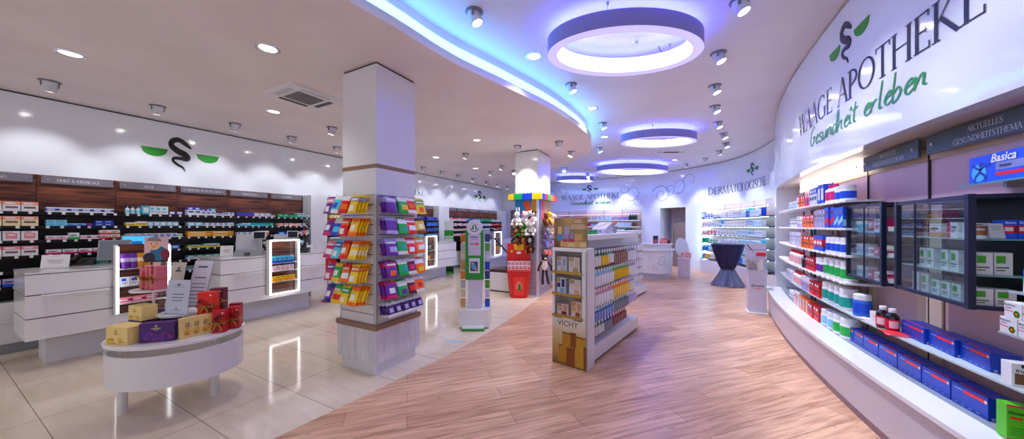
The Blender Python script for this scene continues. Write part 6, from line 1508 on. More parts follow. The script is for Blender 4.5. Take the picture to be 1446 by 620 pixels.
mb = MB(); mb.tube([(0,.05,.10),(0,.0,.14),(0,-.02,.16)],.004,6); mb.build('loop', CHROME, t)
# brick tower at the column corner
t = thing('toy_brick_tower','slim tower of coloured toy bricks at the aisle side of the toy column','toy bricks',(-2.63,7.13,0))
for k, c in enumerate('rybgybgr'):
    mb = MB(); z = .03+k*.085
    mb.box(-.05,-.05,z,.05,.05,z+.083)
    for u in (-.025,.025):
        for v in (-.025,.025): mb.lathe([(.016,z+.083),(.016,z+.085)],8,M=Matrix.Translation((u,v,0)))
    mb.build('brick', BC[c], t)
mb = MB(); mb.box(-.055,-.055,0,.055,.055,.03); mb.build('foot', WHITE_M, t)
# red dispenser
t = thing('sweets_dispenser','red cardboard floor dispenser with rows of white packs before the toy column','display stand',(-3.01,6.03,0),TH)
RC = mat('red_cardboard',(226,26,26),.4)
mb = MB(); pr_ = [(.19,.0),(.20,.05),(.215,.18),(.235,.38),(.245,.52)]
for i in range(len(pr_)-1):
    (a,z0),(b,z1) = pr_[i], pr_[i+1]
    mb.add([(-a,-.02,z0),(-a*.72,-.13,z0),(a*.72,-.13,z0),(a,-.02,z0),(a,.14,z0),(-a,.14,z0),(-b,-.02,z1),(-b*.72,-.13,z1),(b*.72,-.13,z1),(b,-.02,z1),(b,.14,z1),(-b,.14,z1)],[(0,1,7,6),(1,2,8,7),(2,3,9,8),(3,4,10,9),(4,5,11,10),(5,0,6,11)])
mb.add([(-.245,-.02,.52),(-.176,-.13,.52),(.176,-.13,.52),(.245,-.02,.52),(.245,.14,.52),(-.245,.14,.52)],[(0,1,2,3,4,5)])
mb.build('body', RC, t)
mb = MB(); mb.prism([(-.25,-.15),(.25,-.15),(.25,.14),(-.25,.14)],.52,.56); mb.build('tray', RC, t)
for r in range(2):
    mb = MB(); mb.add([(-.25,-.14+.09*r,.56+.075*r),(.25,-.14+.09*r,.56+.075*r),(.25,-.05+.09*r,.60+.075*r),(-.25,-.05+.09*r,.60+.075*r)],[(0,1,2,3)]); mb.build('step', RC, t)
mb = MB(); mb.box(-.25,.10,.56,.25,.115,1.125); b_ = mb.build('back_board', RC, t)
mb = MB(); y = .0985
mb.add([(-.11,y,1.11),(.11,y,1.11),(.10,y,.98),(-.09,y,.98)],[(0,1,2,3)],0); bl(0,.925,.055,1,y-.0006,.03)
for q in (-1,1): bl(q*.155,.95,.045,2,y); bl(q*.155,.955,.03,0,y-.0006)
mb.build('printed_header',[paint((240,190,40)),paint((250,244,240)),paint((130,40,10))],b_)
for q in (-1,1):
    mb = MB(); mb.add([(q*.25,-.15,.56),(q*.25,.115,.56),(q*.25,.115,.80),(q*.25,.0,.72)],[(0,1,2,3)]); mb.build('side_cheek', RC, t)
mb = MB(); y = -.1365; mb.add([(-.10,y,.06),(.10,y,.06),(.12,y,.44),(-.12,y,.44)],[(0,1,2,3)],0); bl(.0,.25,.06,1,y-.001,.10); mb.quad((-.03,y-.002,.16),(.04,y-.002,.16),(.03,y-.002,.3),(-.01,y-.002,.3),2); mb.build('printed_panel',[paint((236,70,56)),paint((230,150,130)),paint((50,110,40))],t)
M_ = Matrix.Translation((-3.01,6.03,0)) @ Matrix.Rotation(TH,4,'Z')
for r in range(2):
    for k in range(6):
        p = M_ @ Vector((-.2+.08*k,-.085+.09*r,.585+.078*r))
        o = put('sweets_pack', carton(.07,.05,.09,WH,RD,4), None, p, TH); tag(o, 'white-red pack, %s from the left in the %s row of the red dispenser' % (ORD[k+1],['front','rear'][r]), 'pack', 'packs in the red dispenser')
# bench
t = thing('cushioned_bench','low white bench with dark brown cushion left of the toy column','bench',(-3.62,6.62,0))
mb = MB(); mb.box(-.30,-.35,.03,.30,.35,.44); mb.build('body', WHITE, t, bevel=.004)
mb = MB(); mb.box(-.27,-.32,0,.27,.32,.03); mb.build('plinth', BLACK, t)
mb = MB(); mb.box(-.29,-.34,.44,.29,.34,.50); mb.build('cushion', mat('brown_leather',(70,34,34),.5), t, bevel=.015)
t = thing('tilted_tablet_stand','dark tilted book-like screen standing on the bench beside the column','screen',(-3.60,6.72,.5004),.5)
mb = MB(); M = Matrix.Translation((0,0,.30)) @ Matrix.Rotation(math.radians(-42),4,'Y'); mb.box(-.015,-.14,-.0,.015,.14,.55,0,M); mb.build('panel', mat('dark_blue_black_panel',(24,28,44),.3), t, bevel=.004)
mb = MB(); mb.box(-.1,-.1,0,.1,.1,.02); mb.tube([(0,0,.02),(0,0,.34)],.015,8); mb.build('stand', BLACK, t)
# =================== GREEN FLOOR DISPLAY ===================
GP = Vector((-2.71,3.95,0)); gr = TH
t = thing('green_floor_display','green and white floor display with round topper and red arrow between the columns','display stand',tuple(GP+Vector((0,.0,0))),gr)
GD = mat('green_display_board',(30,150,44),.4)
mb = MB(); mb.box(-.222,-.10,.012,.222,.30,.27); mb.build('base_box', WHITE, t, bevel=.006)
mb = MB(); mb.box(-.21,-.09,0,.21,.29,.012); mb.build('plinth', BLACK, t)
mb = MB(); mb.box(-.10,-.02,.27,.10,.16,.72); mb.build('pedestal', mat('lilac_white_panel',(214,212,232),.4), t, bevel=.004)
mb = MB(); mb.box(-.135,-.03,.70,.135,-.0,1.44); mb.build('front_board', GD, t, bevel=.002)
mb = MB(); mb.box(-.128,.0,.72,.128,.16,1.42); mb.build('core', WHITE_M, t)
mb = MB(); mb.lathe([(.118,-.012),(.12,0),(.118,.012)],32,M=Matrix.Translation((0,-.02,1.475)) @ Matrix.Rotation(math.pi/2,4,'X')); d_ = mb.build('round_topper', mat('topper_white',(226,224,236),.4), t)
mb = MB(); y = -.034
f2 = lambda u,v: (u,y,1.475+v)
mb.ribbon([(.06*math.cos(math.radians(a)),.06*math.sin(math.radians(a))) for a in range(190,352,10)],.012,f2,0); mb.ribbon([(-.02,-.03),(-.024,0),(-.01,.05)],[.03,.03,.01],f2,1); mb.ribbon([(.02,-.03),(.024,0),(.012,.055)],[.02,.02,.008],f2,2)
mb.build('printed_emblem',[paint((70,76,110)),paint((50,150,60)),paint((40,70,130))],d_)
mb = MB(); mb.box(-.092,-.034,1.06,.092,-.031,1.37); p_ = mb.build('upper_poster', mat('lilac_paper',(206,200,226),.6), t)
mb = MB(); y = -.0348; f2 = lambda u,v: (u,y,1.23+v); mb.ribbon([(-.065,0),(.035,0)],.016,f2,0); mb.add([(.03,y,1.205),(.068,y,1.23),(.03,y,1.255)],[(0,1,2)],0); mb.build('red_arrow', paint((206,30,60)), p_)
mb = MB(); mb.box(-.06,y,1.325,.05,y+.0005,1.34); mb.box(-.05,y,1.30,.05,y+.0005,1.305); mb.build('printed_heading', paint((110,100,130)), p_)
mb = MB(); mb.box(-.08,-.034,.80,.08,-.031,1.02); p_ = mb.build('lower_poster', paint((226,228,236)), t)
mb = MB(); y = -.0348; mb.quad((-.06,y,.83),(.05,y,.83),(.05,y,.97),(-.06,y,.97),0); bl(-.01,.90,.035,1,y-.0006,.05); bl(-.03,.94,.02,2,y-.001); bl(.02,.86,.02,2,y-.001); mb.build('printed_picture',[paint((40,60,96)),paint((80,150,200)),paint((196,160,140))],p_)
mb = MB(); mb.box(-.155,-.22,.03,.155,-.10,.045); mb.build('foot_tray', WHITE_M, t); mb = MB(); mb.box(-.16,-.235,0,.16,-.10,.03); mb.build('foot_tray_edge', GD, t)
for q in (-1,1):
    for z in [.40+.14*k for k in range(8)]:
        mb = MB(); mb.tube([(q*.128,.07,z),(q*.215,.07,z)],.003,5); mb.build('hook', CHROME, t)
        cpal = [(214,170,120),(236,226,206),(206,206,214),(230,140,60)] if q < 0 else [(30,70,170),(206,210,226),(90,150,60),(40,60,120)]
        k = int(round((z-.4)/.14)); c = cpal[k%4]
        M = Matrix.Translation(GP) @ Matrix.Rotation(gr,4,'Z'); pp = M @ Vector((q*.185,.07,z-.004))
        put_thing('hook_pack', blister(.075,.12,.02,mix(c,WH,.4),c,c,k%3), tuple(pp), gr, '%s pack on the %s hook from the top, %s flank of the green display' % (cn(c), ORD[8-k], 'column' if q < 0 else 'toy'), 'package', 'packs on the green display')
# small green carton stand farther back
t = thing('green_carton_stand','slim green and white carton display standing by the far checkout counter','display stand',tuple(P(634,386,0)),math.radians(40))
mb = MB(); mb.box(-.15,-.12,0,.15,.16,.06); mb.build('base', GD, t)
for z in (.06,.32,.58,.84):
    mb = MB(); mb.box(-.14,-.1,z+.2,.14,.13,z+.22); mb.build('shelf', GD, t)
    mb = MB(); mb.box(-.14,-.115,z+.18,.14,-.1,z+.24); mb.build('shelf_lip', WHITE_M, t)
mb = MB(); mb.box(-.145,.13,.06,.145,.15,1.36); mb.build('back_board', GD, t)
for q in (-1,1): 
    mb = MB(); mb.box(q*.14,-.1,.06,q*.15,.13,1.08); mb.build('side_board', GD, t)
mb = MB(); mb.box(-.14,.12,1.36,.14,.15,1.66); mb.build('header', paint((214,220,220)), t)
Mx = Matrix.Translation(P(634,386,0)) @ Matrix.Rotation(math.radians(40),4,'Z')
for r, z in enumerate((.28,.54,.80,1.06)):
    for k in range(3): put_thing('tea_carton', carton(.075,.08,.12,[GR,WH,GR,WH][r],[YE,GR,WH,GR][r],4), tuple(Mx @ Vector((-.085+.085*k,.0,z+.0005))), math.radians(40), '%s carton, %s from the left on the %s shelf of the slim green stand' % (cname([GR,WH,GR,WH][r],[YE,GR,WH,GR][r]),ORD[k+1],['bottom','second','third','top'][r]), 'box', 'cartons in the slim green stand')
# =================== BACK WALL SHELVES ===================
def along(path, d):                    # resample a plan path
    L = [0]
    for i in range(1,len(path)): L.append(L[-1]+math.hypot(path[i][0]-path[i-1][0],path[i][1]-path[i-1][1]))
    def at(s):
        s = max(0,min(L[-1]-1e-6,s)); i = max(k for k in range(len(L)-1) if L[k] <= s); q = (s-L[i])/(L[i+1]-L[i])
        p = (path[i][0]+(path[i+1][0]-path[i][0])*q, path[i][1]+(path[i+1][1]-path[i][1])*q)
        tx, ty = path[i+1][0]-path[i][0], path[i+1][1]-path[i][1]; l = math.hypot(tx,ty)
        return p, (tx/l,ty/l)
    return at, L[-1]
LZB = [1.74,1.49,1.235,.98,.725,.47]
TAUPE2 = mat('rose_beige_back_panel',(214,180,170),.4)
def back_shelves(path, name, label, glow, base_h=.40, signs=5, signmat=None):
    at, Lt = along(path, 0)
    N = 24; pp = [at(Lt*i/N)[0] for i in range(N+1)]
    def sl(o0, o1, z0, z1, mt, nm, parent):
        a = inset(pp, o0); b = inset(pp, o1); mb = MB(); mb.prism(list(reversed(a))+b, z0, z1); return mb.build(nm, mt, parent)
    t = thing('curved_wall_shelf', label, 'shelf', (0,0,0))
    sl(-.012,-.001,.4,2.15,TAUPE2,'back_panel',t)
    for z in LZB: sl(-.25,-.012,z-.022,z,mat('blue_grey_shelf',(72,92,118),.3),'shelf_board',t)
    sl(-.28,-.012,.0,base_h,WHITE_M,'base_cabinet',t)
    for k in range(3): sl(-.286,-.28,.02+k*.128,.14+k*.128,WHITE,'drawer_front',t)
    sl(-.02,-.013,2.03,2.14,mat('pale_rose_sign_strip',(232,208,200),.35),'sign_strip',t)
    for k in range(1,signs):
        p, tg = at(Lt*k/signs); n = (-tg[1],tg[0]); mb = MB(); mb.box(-.006,-.022,1.75,.006,-.0125,2.15,0,Matrix.Translation((p[0],p[1],0)) @ Matrix.Rotation(math.atan2(tg[1],tg[0]),4,'Z')); mb.build('panel_joint', mat('dark_panel_joint',(44,26,26),.6), t)
    LS = mat('cool_white_light_strip',(230,250,255),.5,emit=(190,232,255),es=6)
    if glow:
        for s_ in (.012,):
            p, tg = at(s_); mb = MB(); mb.box(-.012,-.16,.42,.012,-.02,2.02,0,Matrix.Translation((p[0],p[1],0)) @ Matrix.Rotation(math.atan2(tg[1],tg[0]),4,'Z')); mb.build('light_strip', LS, t)
    for z in LZB[:-1]+[2.0]: sl(-.15,-.13,z-.030,z-.0225,LS if glow else mat('added_white_shelf_light',(240,244,255),.5,emit=(225,235,255),es=1.6),'added_shelf_light',t)  # emissive strips added under the boards to brighten the goods
    k = 0; s_ = .08; TGD = _pm.setdefault('shelf_tag', MB().box(-.035,-.004,-.017,.035,0,.012).mesh('shelf_label',[paint((24,30,60))]))
    bds = [c for c in t.children if c.name.startswith('shelf_board')] if glow else []
    for b in bds:
        z = max(v.co.z for v in b.data.vertices); s_ = .1
        while s_ < Lt-.1:
            p, tg = at(s_); o = put('shelf_label', TGD, b); o.location = (p[0]+tg[1]*.252, p[1]-tg[0]*.252, z-.010); o.rotation_euler = (0,0,math.atan2(tg[1],tg[0])); s_ += .24
    return at, Lt, t
def backrow(at, Lt, z, items, s0, shelf, where, grp, off=.245):
    s = s0; n = 0
    for cnt, w, h, base, acc, st in items:
        for k in range(cnt):
            if s+w > Lt-.04: return
            p, tg = at(s+w/2); rz = math.atan2(tg[1],tg[0]); d = min(.1,w) if st >= 10 else .09; n += 1
            me = bottle(w*.46,h,base,acc,mix(base,acc,.4),st-10) if st >= 10 else carton(w-.004,d,h,base,acc,st)
            nm = 'lotion_bottle' if st >= 10 else 'cosmetics_box'; noun = 'bottle' if st >= 10 else 'box'
            q = off-d/2
            put_thing(nm, me, (p[0]+tg[1]*q, p[1]-tg[0]*q, z+.0005), rz, '%s %s, %s from the left, %s shelf, %s' % (cname(base,acc),noun,ORD[n],shelf,where), noun, grp)
            s += w+.004
dpath = sub(bc, U[997], U[1096])
at, Lt, dt = back_shelves(dpath,'derma','curved bright shelf wall of white skin care packs behind the high table',True)
print('derma len', Lt)
DI = [[(1,.1,.2,BL,WH,4),(3,.11,.16,WH,BL,4),(2,.13,.13,WH,GY,0),(2,.12,.2,WH,WH,10),(2,.2,.17,WH,LIL,4),(5,.09,.18,WH,GY,6),(3,.09,.22,WH,LB,10),(2,.12,.22,BL,CY,3)],
      [(3,.09,.14,WH,PK,3),(4,.1,.13,WH,GY,4),(1,.1,.14,(0,120,200),WH,4),(1,.12,.18,(60,170,226),WH,0),(10,.12,.15,WH,CRM,6),(4,.1,.14,WH,BL,3)],
      [(2,.1,.12,WH,PK,0),(3,.14,.13,WH,RD,6),(8,.12,.13,WH,GY,4),(6,.1,.15,WH,LB,6),(4,.11,.13,LB,WH,0)],
      [(2,.1,.14,TE,GR,0),(4,.12,.11,WH,GR,6),(7,.11,.13,WH,LIL,4),(8,.11,.14,WH,CY,6)],
      [(2,.1,.17,(0,120,200),CY,3),(4,.11,.15,WH,LB,11),(3,.11,.15,WH,BL,4),(8,.11,.16,WH,CY,6),(3,.1,.17,WH,LB,0)],
      [(1,.1,.15,CY,BL,3),(1,.14,.13,OR,YE,4),(1,.12,.12,YE,WH,0),(1,.12,.14,WH,LB,4),(2,.13,.13,YE,OR,4),(5,.11,.15,WH,LB,11),(3,.11,.15,WH,CY,4),(2,.11,.17,(20,80,200),LB,10),(4,.11,.14,WH,LB,6)]]
for r, it in enumerate(DI): backrow(at, Lt, LZB[r], it+[(7,.10,.15,WH,[LB,CY,LIL,CY,LB,CY][r],6),(3,.1,.19,[BL,CY,LB,CY,BL,LB][r],WH,4),(8,.1,.14,WH,LB,3)], .05, SHN[r], 'skin care wall', 'skin care packs on the curved shelf wall')
wpath = sub(bc, at_px(bc,781), U[906])
at2, Lt2, wt = back_shelves(wpath,'waage','curved shelf wall of bath and hair products behind the gondola',False)
print('waage len', Lt2)
WI = [[(4,.1,.13,WH,TE,4),(2,.1,.16,TE,WH,10),(2,.11,.18,(230,80,40),WH,4),(1,.1,.17,WH,RD,4),(1,.1,.18,DG_,WH,10),(4,.1,.2,PK,MG,10),(2,.12,.13,OR,YE,4),(3,.13,.14,WH,GY,6),(3,.2,.16,WH,LB,4),(7,.1,.12,LIL,PU,3),(6,.11,.22,DG_,BK,10),(5,.1,.2,GR,DG_,10)],
      [(12,.1,.15,WH,TE,4),(5,.11,.17,(150,30,90),PK,10),(4,.16,.09,WH,BL,3),(3,.12,.15,BL,WH,4),(7,.1,.15,WH,LB,4),(2,.1,.12,(190,120,40),BK,11),(7,.11,.2,DG_,GR,10)],
      [(12,.1,.15,WH,LB,4),(6,.11,.17,MG,PK,10),(6,.12,.14,WH,CY,4),(6,.1,.14,LB,WH,4),(10,.11,.19,DG_,(40,130,110),10)],
      [(18,.1,.14,WH,GY,4),(8,.12,.14,WH,LB,4),(10,.11,.19,TE,DG_,10)],
      [(22,.12,.14,WH,LIL,4),(10,.11,.19,DG_,TE,10)],[(22,.12,.14,WH,LB,4),(10,.11,.18,DG_,GR,10)]]
for r, it in enumerate(WI):
    if r < 3: backrow(at2, Lt2, LZB[r], it, .05, SHN[r], 'back shelf wall', 'products on the back shelf wall')
# lettering, emblems and scroll ornaments on the back walls: a local frame along the curved wall
def wallfn(path, s0, off=-.006):
    at_, L_ = along(path, 0)
    def f(s, z):
        p, tg = at_(s0+s); n = (-tg[1],tg[0]); return (p[0]+n[0]*off, p[1]+n[1]*off, z)
    return f
atb, Lb = along(bc, 0)
def s_of_px(px):
    u = at_px(bc, px); i = int(u); L = 0
    for k in range(i): L += math.hypot(bc[k+1][0]-bc[k][0], bc[k+1][1]-bc[k][1])
    return L+(u-i)*math.hypot(bc[i+1][0]-bc[i][0], bc[i+1][1]-bc[i][1])
wf = wallfn(bc, 0)
def back_text(px0, px1, text, z, h, name, label, mt, kind='caps', w=.075):
    s0, s1 = s_of_px(px0), s_of_px(px1); T = capw(text) if kind == 'caps' else sum(HW[c][0] for c in text)
    k = (s1-s0)/T
    return letter_thing(name, label, text, lambda u,v: wf(s0+u*k, z+v*h), mt, kind, w, .12)
back_text(793,876,'WAAGE APOTHEKE',2.66,.22,'wall_lettering','dark serif capitals on the curved back wall above the shelves', NAVY)
back_text(806,862,'Gesundheit erleben',2.44,.18,'wall_script','small green handwritten slogan on the curved back wall', LOGOG, 'hand', .10)
s_ = s_of_px(833); wall_emblem('small serpent and green bowls emblem above the lettering on the back wall', lambda u,v: wf(s_+u*.42, 2.93+v*.33), NAVY)
s2 = s_of_px(1064); 
back_text(1000,1082,'DERMATOLOGISCHE',2.50,.235,'wall_lettering','dark serif capitals on the curved wall above the bright skin care shelves', NAVY)
s3 = s_of_px(1084); kk = (s_of_px(1082)-s_of_px(1000))/capw('DERMATOLOGISCHE')
letter_thing('wall_lettering','faint last serif capitals cut off by the curved right fascia','P', lambda u,v: wf(s_of_px(1082)+.12+u*kk, 2.50+v*.235), mat('faint_grey_lettering',(150,154,190),.4))
s_ = s_of_px(1063); wall_emblem('serpent and green bowls emblem above the lettering over the skin care shelves', lambda u,v: wf(s_+u*.36, 2.83+v*.36), NAVY)
SCR = mat('silver_grey_ornament',(172,176,196),.35)
def ornament(label, f, parts, mt=SCR, name='scroll_ornament'):
    L0 = Vector(f(0,0)); f2 = lambda u,v: Vector(f(u,v))-L0; t = thing(name, label, 'ornament', tuple(L0))
    for (cx,cz,r,tu,a0,w,sg) in parts: mb = MB(); scroll(mb, f2, cx, cz, r, tu, math.radians(a0), w, 0, sg); mb.build('scroll', mt, t)
    return t
def orn(px, z, label, parts, sc=1):
    s0 = s_of_px(px); ornament(label, lambda u,v: wf(s0+u*sc, z+v*sc), parts)
orn(893,2.72,'grey scroll ornament on the back wall right of the shop lettering',[(0,.1,.34,1.6,200,.035,1),(-.35,.28,.2,1.4,20,.028,-1),(.25,-.25,.22,1.5,90,.025,1)])
orn(934,2.62,'grey scroll ornament above the glass door',[(0,.05,.36,1.6,160,.038,-1),(.3,.2,.22,1.5,240,.03,1)])
orn(958,2.85,'long grey scroll ornament between the glass door and skin care lettering',[(0,.1,.3,1.2,250,.035,1),(.45,.22,.28,.9,190,.03,-1)])
orn(793,3.1,'grey scroll ornament partly behind the small far ring lamp',[(0,.0,.36,1.3,180,.035,1),(-.4,.1,.2,1.3,0,.028,1)])
orn(1090,2.95,'grey scroll ornament at the end of the curved back wall',[(0,.1,.3,1.4,200,.035,1),(0,-.45,.2,1.4,90,.028,-1)])
# =================== RECEPTION COUNTER ===================
RC_ = Vector((-.66,10.13,0))
t = thing('reception_counter','rounded white counter with grey scroll print before the glass door','counter',tuple(RC_),math.radians(24))
n = 26
def dcurve(w, d, off=0): return [(-(w+off)+2*(w+off)*i/n, -(d+off)*max(0.0,math.sin(math.pi*i/n))**.6) for i in range(n+1)]
def half(mb, w, d, z0, z1, off=0, back=.35):
    c = dcurve(w, d, off); mb.prism(c+[(w+off,back),(-w-off,back)], z0, z1)
mb = MB(); half(mb,.50,.42,.0,.16,-.06); mb.build('plinth', mat('counter_plinth_grey',(196,198,210),.35), t)
mb = MB(); half(mb,.50,.42,.16,.80); f_ = mb.build('front', WHITE, t)
mb = MB(); half(mb,.50,.42,.80,.84,.07); mb.build('bag_ledge', WHITE_M, t)
mb = MB(); half(mb,.47,.40,.84,.965); mb.build('upper_front', WHITE, t)
mb = MB(); half(mb,.50,.43,.965,.995,.02); mb.build('worktop', WHITE_M, t)
cc = dcurve(.50,.42,.004)
def cf(u, v):
    x = max(0,min(.9999,u))*n; i = int(x); q = x-i; return (cc[i][0]+(cc[i+1][0]-cc[i][0])*q, cc[i][1]+(cc[i+1][1]-cc[i][1])*q, v)
mb = MB()
for (cx,cz,r,tu,a0,w,sg) in ((.55,.55,.16,1.5,200,.02,1),(.72,.42,.14,1.4,30,.018,-1),(.40,.34,.10,1.4,120,.016,1),(.28,.62,.09,1.3,300,.014,-1),(.85,.6,.09,1.3,60,.014,1)):
    pts = []; ws = []; m_ = int(26*tu)
    for i in range(m_+1):
        q = i/m_; a = math.radians(a0)+sg*q*tu*2*math.pi; rr = r*(1-.86*q); pts.append((cx+rr*math.cos(a)*.75, cz+rr*math.sin(a))); ws.append(w*(1-.6*q)*.8)
    mb.ribbon(pts, ws, cf, 0)
mb.build('scroll_print', SCR, f_)
RM = Matrix.Translation(RC_) @ Matrix.Rotation(math.radians(24),4,'Z')
t = thing('photo_card','dark upright picture card on the rounded counter','picture',tuple(RM @ Vector((.0,-.1,.9955))),math.radians(24))
mb = MB(); mb.box(-.07,-.004,0,.07,.004,.22); mb.build('board', paint((40,40,56)), t); mb = MB(); mb.box(-.055,-.0055,.02,.055,-.0042,.11); mb.build('printed_picture', paint((190,110,120)), t); mb = MB(); mb.box(-.05,.004,0,.05,.06,.01); mb.build('foot', BLACK, t)
t = thing('flower_box','pink box with red and pink flowers on the rounded counter','flowers',tuple(RM @ Vector((.2,-.14,.9955))),math.radians(24))
mb = MB(); mb.box(-.09,-.06,0,.09,.06,.09); mb.build('box', paint((236,150,150)), t, bevel=.004)
mb = MB()
for k in range(22): mb.ell((random.uniform(-.08,.08),random.uniform(-.05,.05),.09+random.uniform(0,.05)),.02,random.choice([0,1]),6,4)
mb.build('blossoms', [paint((220,50,60)),paint((240,170,170))], t)
t = thing('flower_bowl','dark bowl with small coloured flowers at the end of the rounded counter','flowers',tuple(RM @ Vector((.39,-.04,.9955))),0)
mb = MB(); mb.lathe([(.04,0),(.08,.05),(.075,.05),(.02,.03)],16); mb.build('bowl', paint((50,44,56)), t, smooth=True)
mb = MB()
for k in range(16): a = k*2.4; mb.ell((.06*math.cos(a)*(k/16),.06*math.sin(a)*(k/16),.06+.03*random.random()),.018,k%3,6,4)
mb.build('blossoms', [paint((150,60,60)),paint((90,110,60)),paint((200,150,60))], t)
# oval-topped plinth with pink bottles
so = P(966,392,0); t = thing('oval_pedestal_display','white oval topped pedestal with pink products beside the rounded counter','display stand',tuple(so),TH)
mb = MB(); mb.lathe([(.16,0),(.16,.52),(.14,.55)],28); mb.build('frosted_tube', noise_mat('frosted_pink_acrylic',(236,206,216),(226,222,236),nscale=3,rough=.3), t, smooth=True)
mb = MB(); mb.lathe([(.17,.55),(.18,.56),(.18,.58),(.17,.59)],28); mb.build('top_plate', WHITE, t, smooth=True)
mb = MB(); mb.lathe([(.19,-.012),(.195,0),(.19,.012)],32,sx=1,sy=1.55,M=Matrix.Translation((-.03,.06,.86)) @ Matrix.Rotation(math.radians(76),4,'X')); mb.build('oval_panel', WHITE_M, t, smooth=True)
for k in range(7):
    a = k*.9; p = Vector(so)+Matrix.Rotation(TH,4,'Z') @ Vector((-.12+.04*k,-.10+.02*(k%2),.5905))
    put_thing('pink_bottle', bottle(.028,.15+.04*(k%3),[(236,90,90),(240,150,150),(250,220,220)][k%3],WH,(250,200,200),0), tuple(p), TH, '%s small pink bottle from the left on the oval pedestal display' % ORD[k+1], 'bottle', 'pink bottles on the oval pedestal')
# high table with dark cloth
ht = Vector((1.06,9.62,0))
t = thing('high_table','round standing table at the curved skin care shelves','table',tuple(ht))
mb = MB(); mb.lathe([(.34,1.02),(.345,1.03),(.345,1.04),(.34,1.045)],36); mb.build('tabletop', WHITE_M, t, smooth=True)
mb = MB(); mb.lathe([(.03,.02),(.03,1.02)],14); mb.build('column', CHROME, t, smooth=True)
mb = MB(); mb.lathe([(.22,0),(.22,.012),(.04,.03)],28); mb.build('foot', CHROME, t, smooth=True)
def drape(name, prof, mt, label, fold, cat='tablecloth'):
    mb = MB(); n = 72; vs = []; fs = []
    for j, (r, z, f) in enumerate(prof):
        for k in range(n):
            a = 2*math.pi*k/n; rr = r*(1+f*math.sin(9*a+.4*j)+f*.5*math.sin(14*a+1.1*j)); vs.append((rr*math.cos(a),rr*math.sin(a),z+.01*f*10*math.sin(5*a)*(1 if j == len(prof)-1 and z > .02 else 0)))
    for j in range(len(prof)-1):
        for k in range(n): fs.append((j*n+k,j*n+(k+1)%n,(j+1)*n+(k+1)%n,(j+1)*n+k))
    mb.add(vs, fs); o = mb.build(name, mt, None, tuple(ht), 0, True); tag(o, label, cat); return o
CLO = mat('midnight_blue_satin',(16,20,74),.5)
drape('tablecloth',[(.02,1.0475,0),(.335,1.0475,0),(.352,1.04,0),(.352,1.0,.0),(.31,.86,.03),(.24,.66,.06),(.17,.48,.10),(.12,.40,.12)],CLO,'midnight blue satin cloth drawn in at the waist of the high table',0)
SHEER = glassmat('sheer_grey_tulle',(150,164,190),.3)
drape('tulle_skirt',[(.13,.405,.12),(.15,.38,.14),(.20,.26,.16),(.27,.12,.16),(.33,.012,.14)],mat('grey_tulle',(120,132,160),.6),'grey tulle skirt flaring below the dark cloth to the floor',0,'table skirt')
mb = MB(); mb.tube([(.135*math.cos(a),.135*math.sin(a),.405+.006*math.sin(3*a)) for a in [2*math.pi*k/30 for k in range(31)]],.02,8); o = mb.build('cloth_tie', mat('dark_grey_ribbon',(60,66,96),.4), None, tuple(ht), 0, True); tag(o,'dark ribbon tied round the waist of the high table cloth','ribbon')
for k in range(9):
    a = k*.7; p = ht+Vector((.06+.16*math.cos(a)*(.4+.6*(k%3)/2), .16*math.sin(a)*(.4+.6*(k%3)/2), 1.0485))
    put_thing('white_cup', bottle(.034,.10+.03*(k%2),(240,240,246),(240,240,246),(226,228,240),1), tuple(p), 0, '%s white tester jar among those on the dark high table' % ORD[k+1], 'jar', 'white jars on the high table')
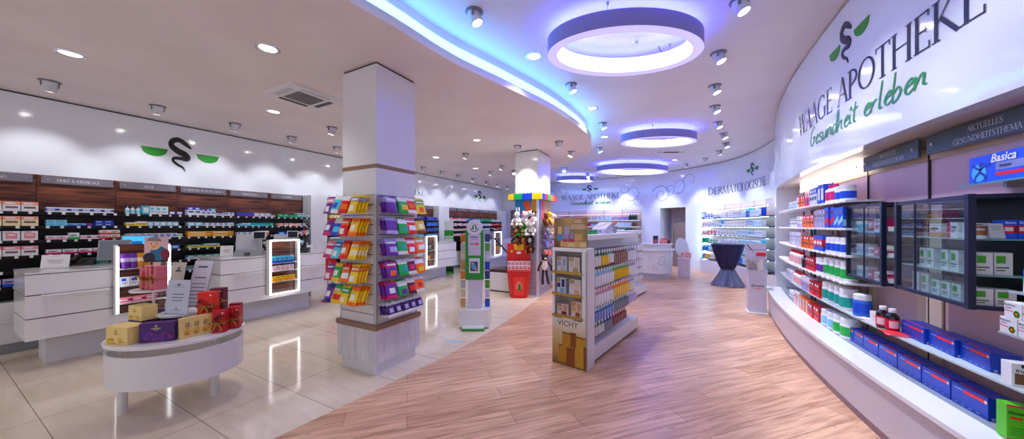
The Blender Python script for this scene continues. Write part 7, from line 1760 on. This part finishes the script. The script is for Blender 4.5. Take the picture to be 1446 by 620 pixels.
# leaflet pedestal
ep = Vector((1.175,6.86,0)); t = thing('leaflet_pedestal','slim white floor pedestal with leaflet bin and red label header by the right shelf end','display stand',tuple(ep),.02)
mb = MB(); mb.box(-.15,-.16,0,.15,.16,.025); mb.build('foot_plate', WHITE, t, bevel=.004)
mb = MB(); mb.box(-.125,-.09,.025,.125,.09,.60); mb.build('body', mat('lilac_white_panel',(214,212,232),.4), t, bevel=.004)
mb = MB(); mb.add([(-.125,-.09,.60),(.125,-.09,.60),(.125,.09,.60),(-.125,.09,.60),(-.135,-.13,.74),(.135,-.13,.74),(.135,.09,.80),(-.135,.09,.80)],[(0,1,5,4),(1,2,6,5),(2,3,7,6),(3,0,4,7),(0,3,2,1)]); mb.build('leaflet_bin', mat('lilac_white_panel',(214,212,232),.4), t)
mb = MB(); mb.box(-.145,.075,.90,.145,.092,1.19); mb.box(-.02,.08,.6,.02,.09,.9); h_ = mb.build('header_board', mat('lilac_header',(206,200,226),.4), t)
mb = MB(); y = .0742; f2 = lambda u,v: (u,y,v); mb.ribbon([(-.12,1.17),(-.07,1.10),(-.02,1.03)],[.02,.016,.004],f2,0); mb.quad((-.145,y-.0003,1.085),(.145,y-.0003,1.075),(.145,y-.0003,1.083),(-.145,y-.0003,1.09),0); mb.quad((.0,y-.0005,.97),(.145,y-.0005,.965),(.145,y-.0005,1.035),(.02,y-.0005,1.035),1); mb.build('printed_header',[paint((70,66,110)),paint((214,40,60))],h_)
txt('Eucerin', .06, paint((30,30,70),.5), t, (0,-.0912,.475), FRONT, 'lettering', .1, .02)
mb = MB(); f2 = lambda u,v: (u,-.0915,v); mb.ribbon([(-.09,.44),(0,.425),(.09,.44)],[.003,.012,.003],f2,0); mb.build('red_swoosh', paint((214,40,60)), t)
for k in range(8):
    p = ep+Vector((-.10+.028*k,-.05+.03*(k%3),.735)); o = put('leaflet', MB().box(-.035,-.002,0,.035,.002,.19).mesh('leaflet',[paint((186,176,178),.6)]), None, p); o.rotation_euler = (random.uniform(-.3,.1),random.uniform(-.5,.5),random.uniform(-.4,.4)); tag(o,'%s white leaflet from the left sticking out of the slim pedestal bin' % ORD[k+1],'leaflet','leaflets in the pedestal bin')
# floor sticker
t = put('floor_sticker', MB().box(-.10,-.045,0,.10,.045,.0008).mesh('floor_sticker',[paint((196,216,224),.3)]), None, P(641,482,.001), .5); tag(t,'small pale blue sticker on the tiles near the green floor display','sticker')
_du = [(k,v) for k, v in LABELS.items() if len(v) > 1]
print('DUPLICATE LABELS', len(_du), _du[:12])
_bad = [k for k in LABELS if not 4 <= len(k.split()) <= 16]
print('LABEL LENGTH', len(_bad), _bad[:12])
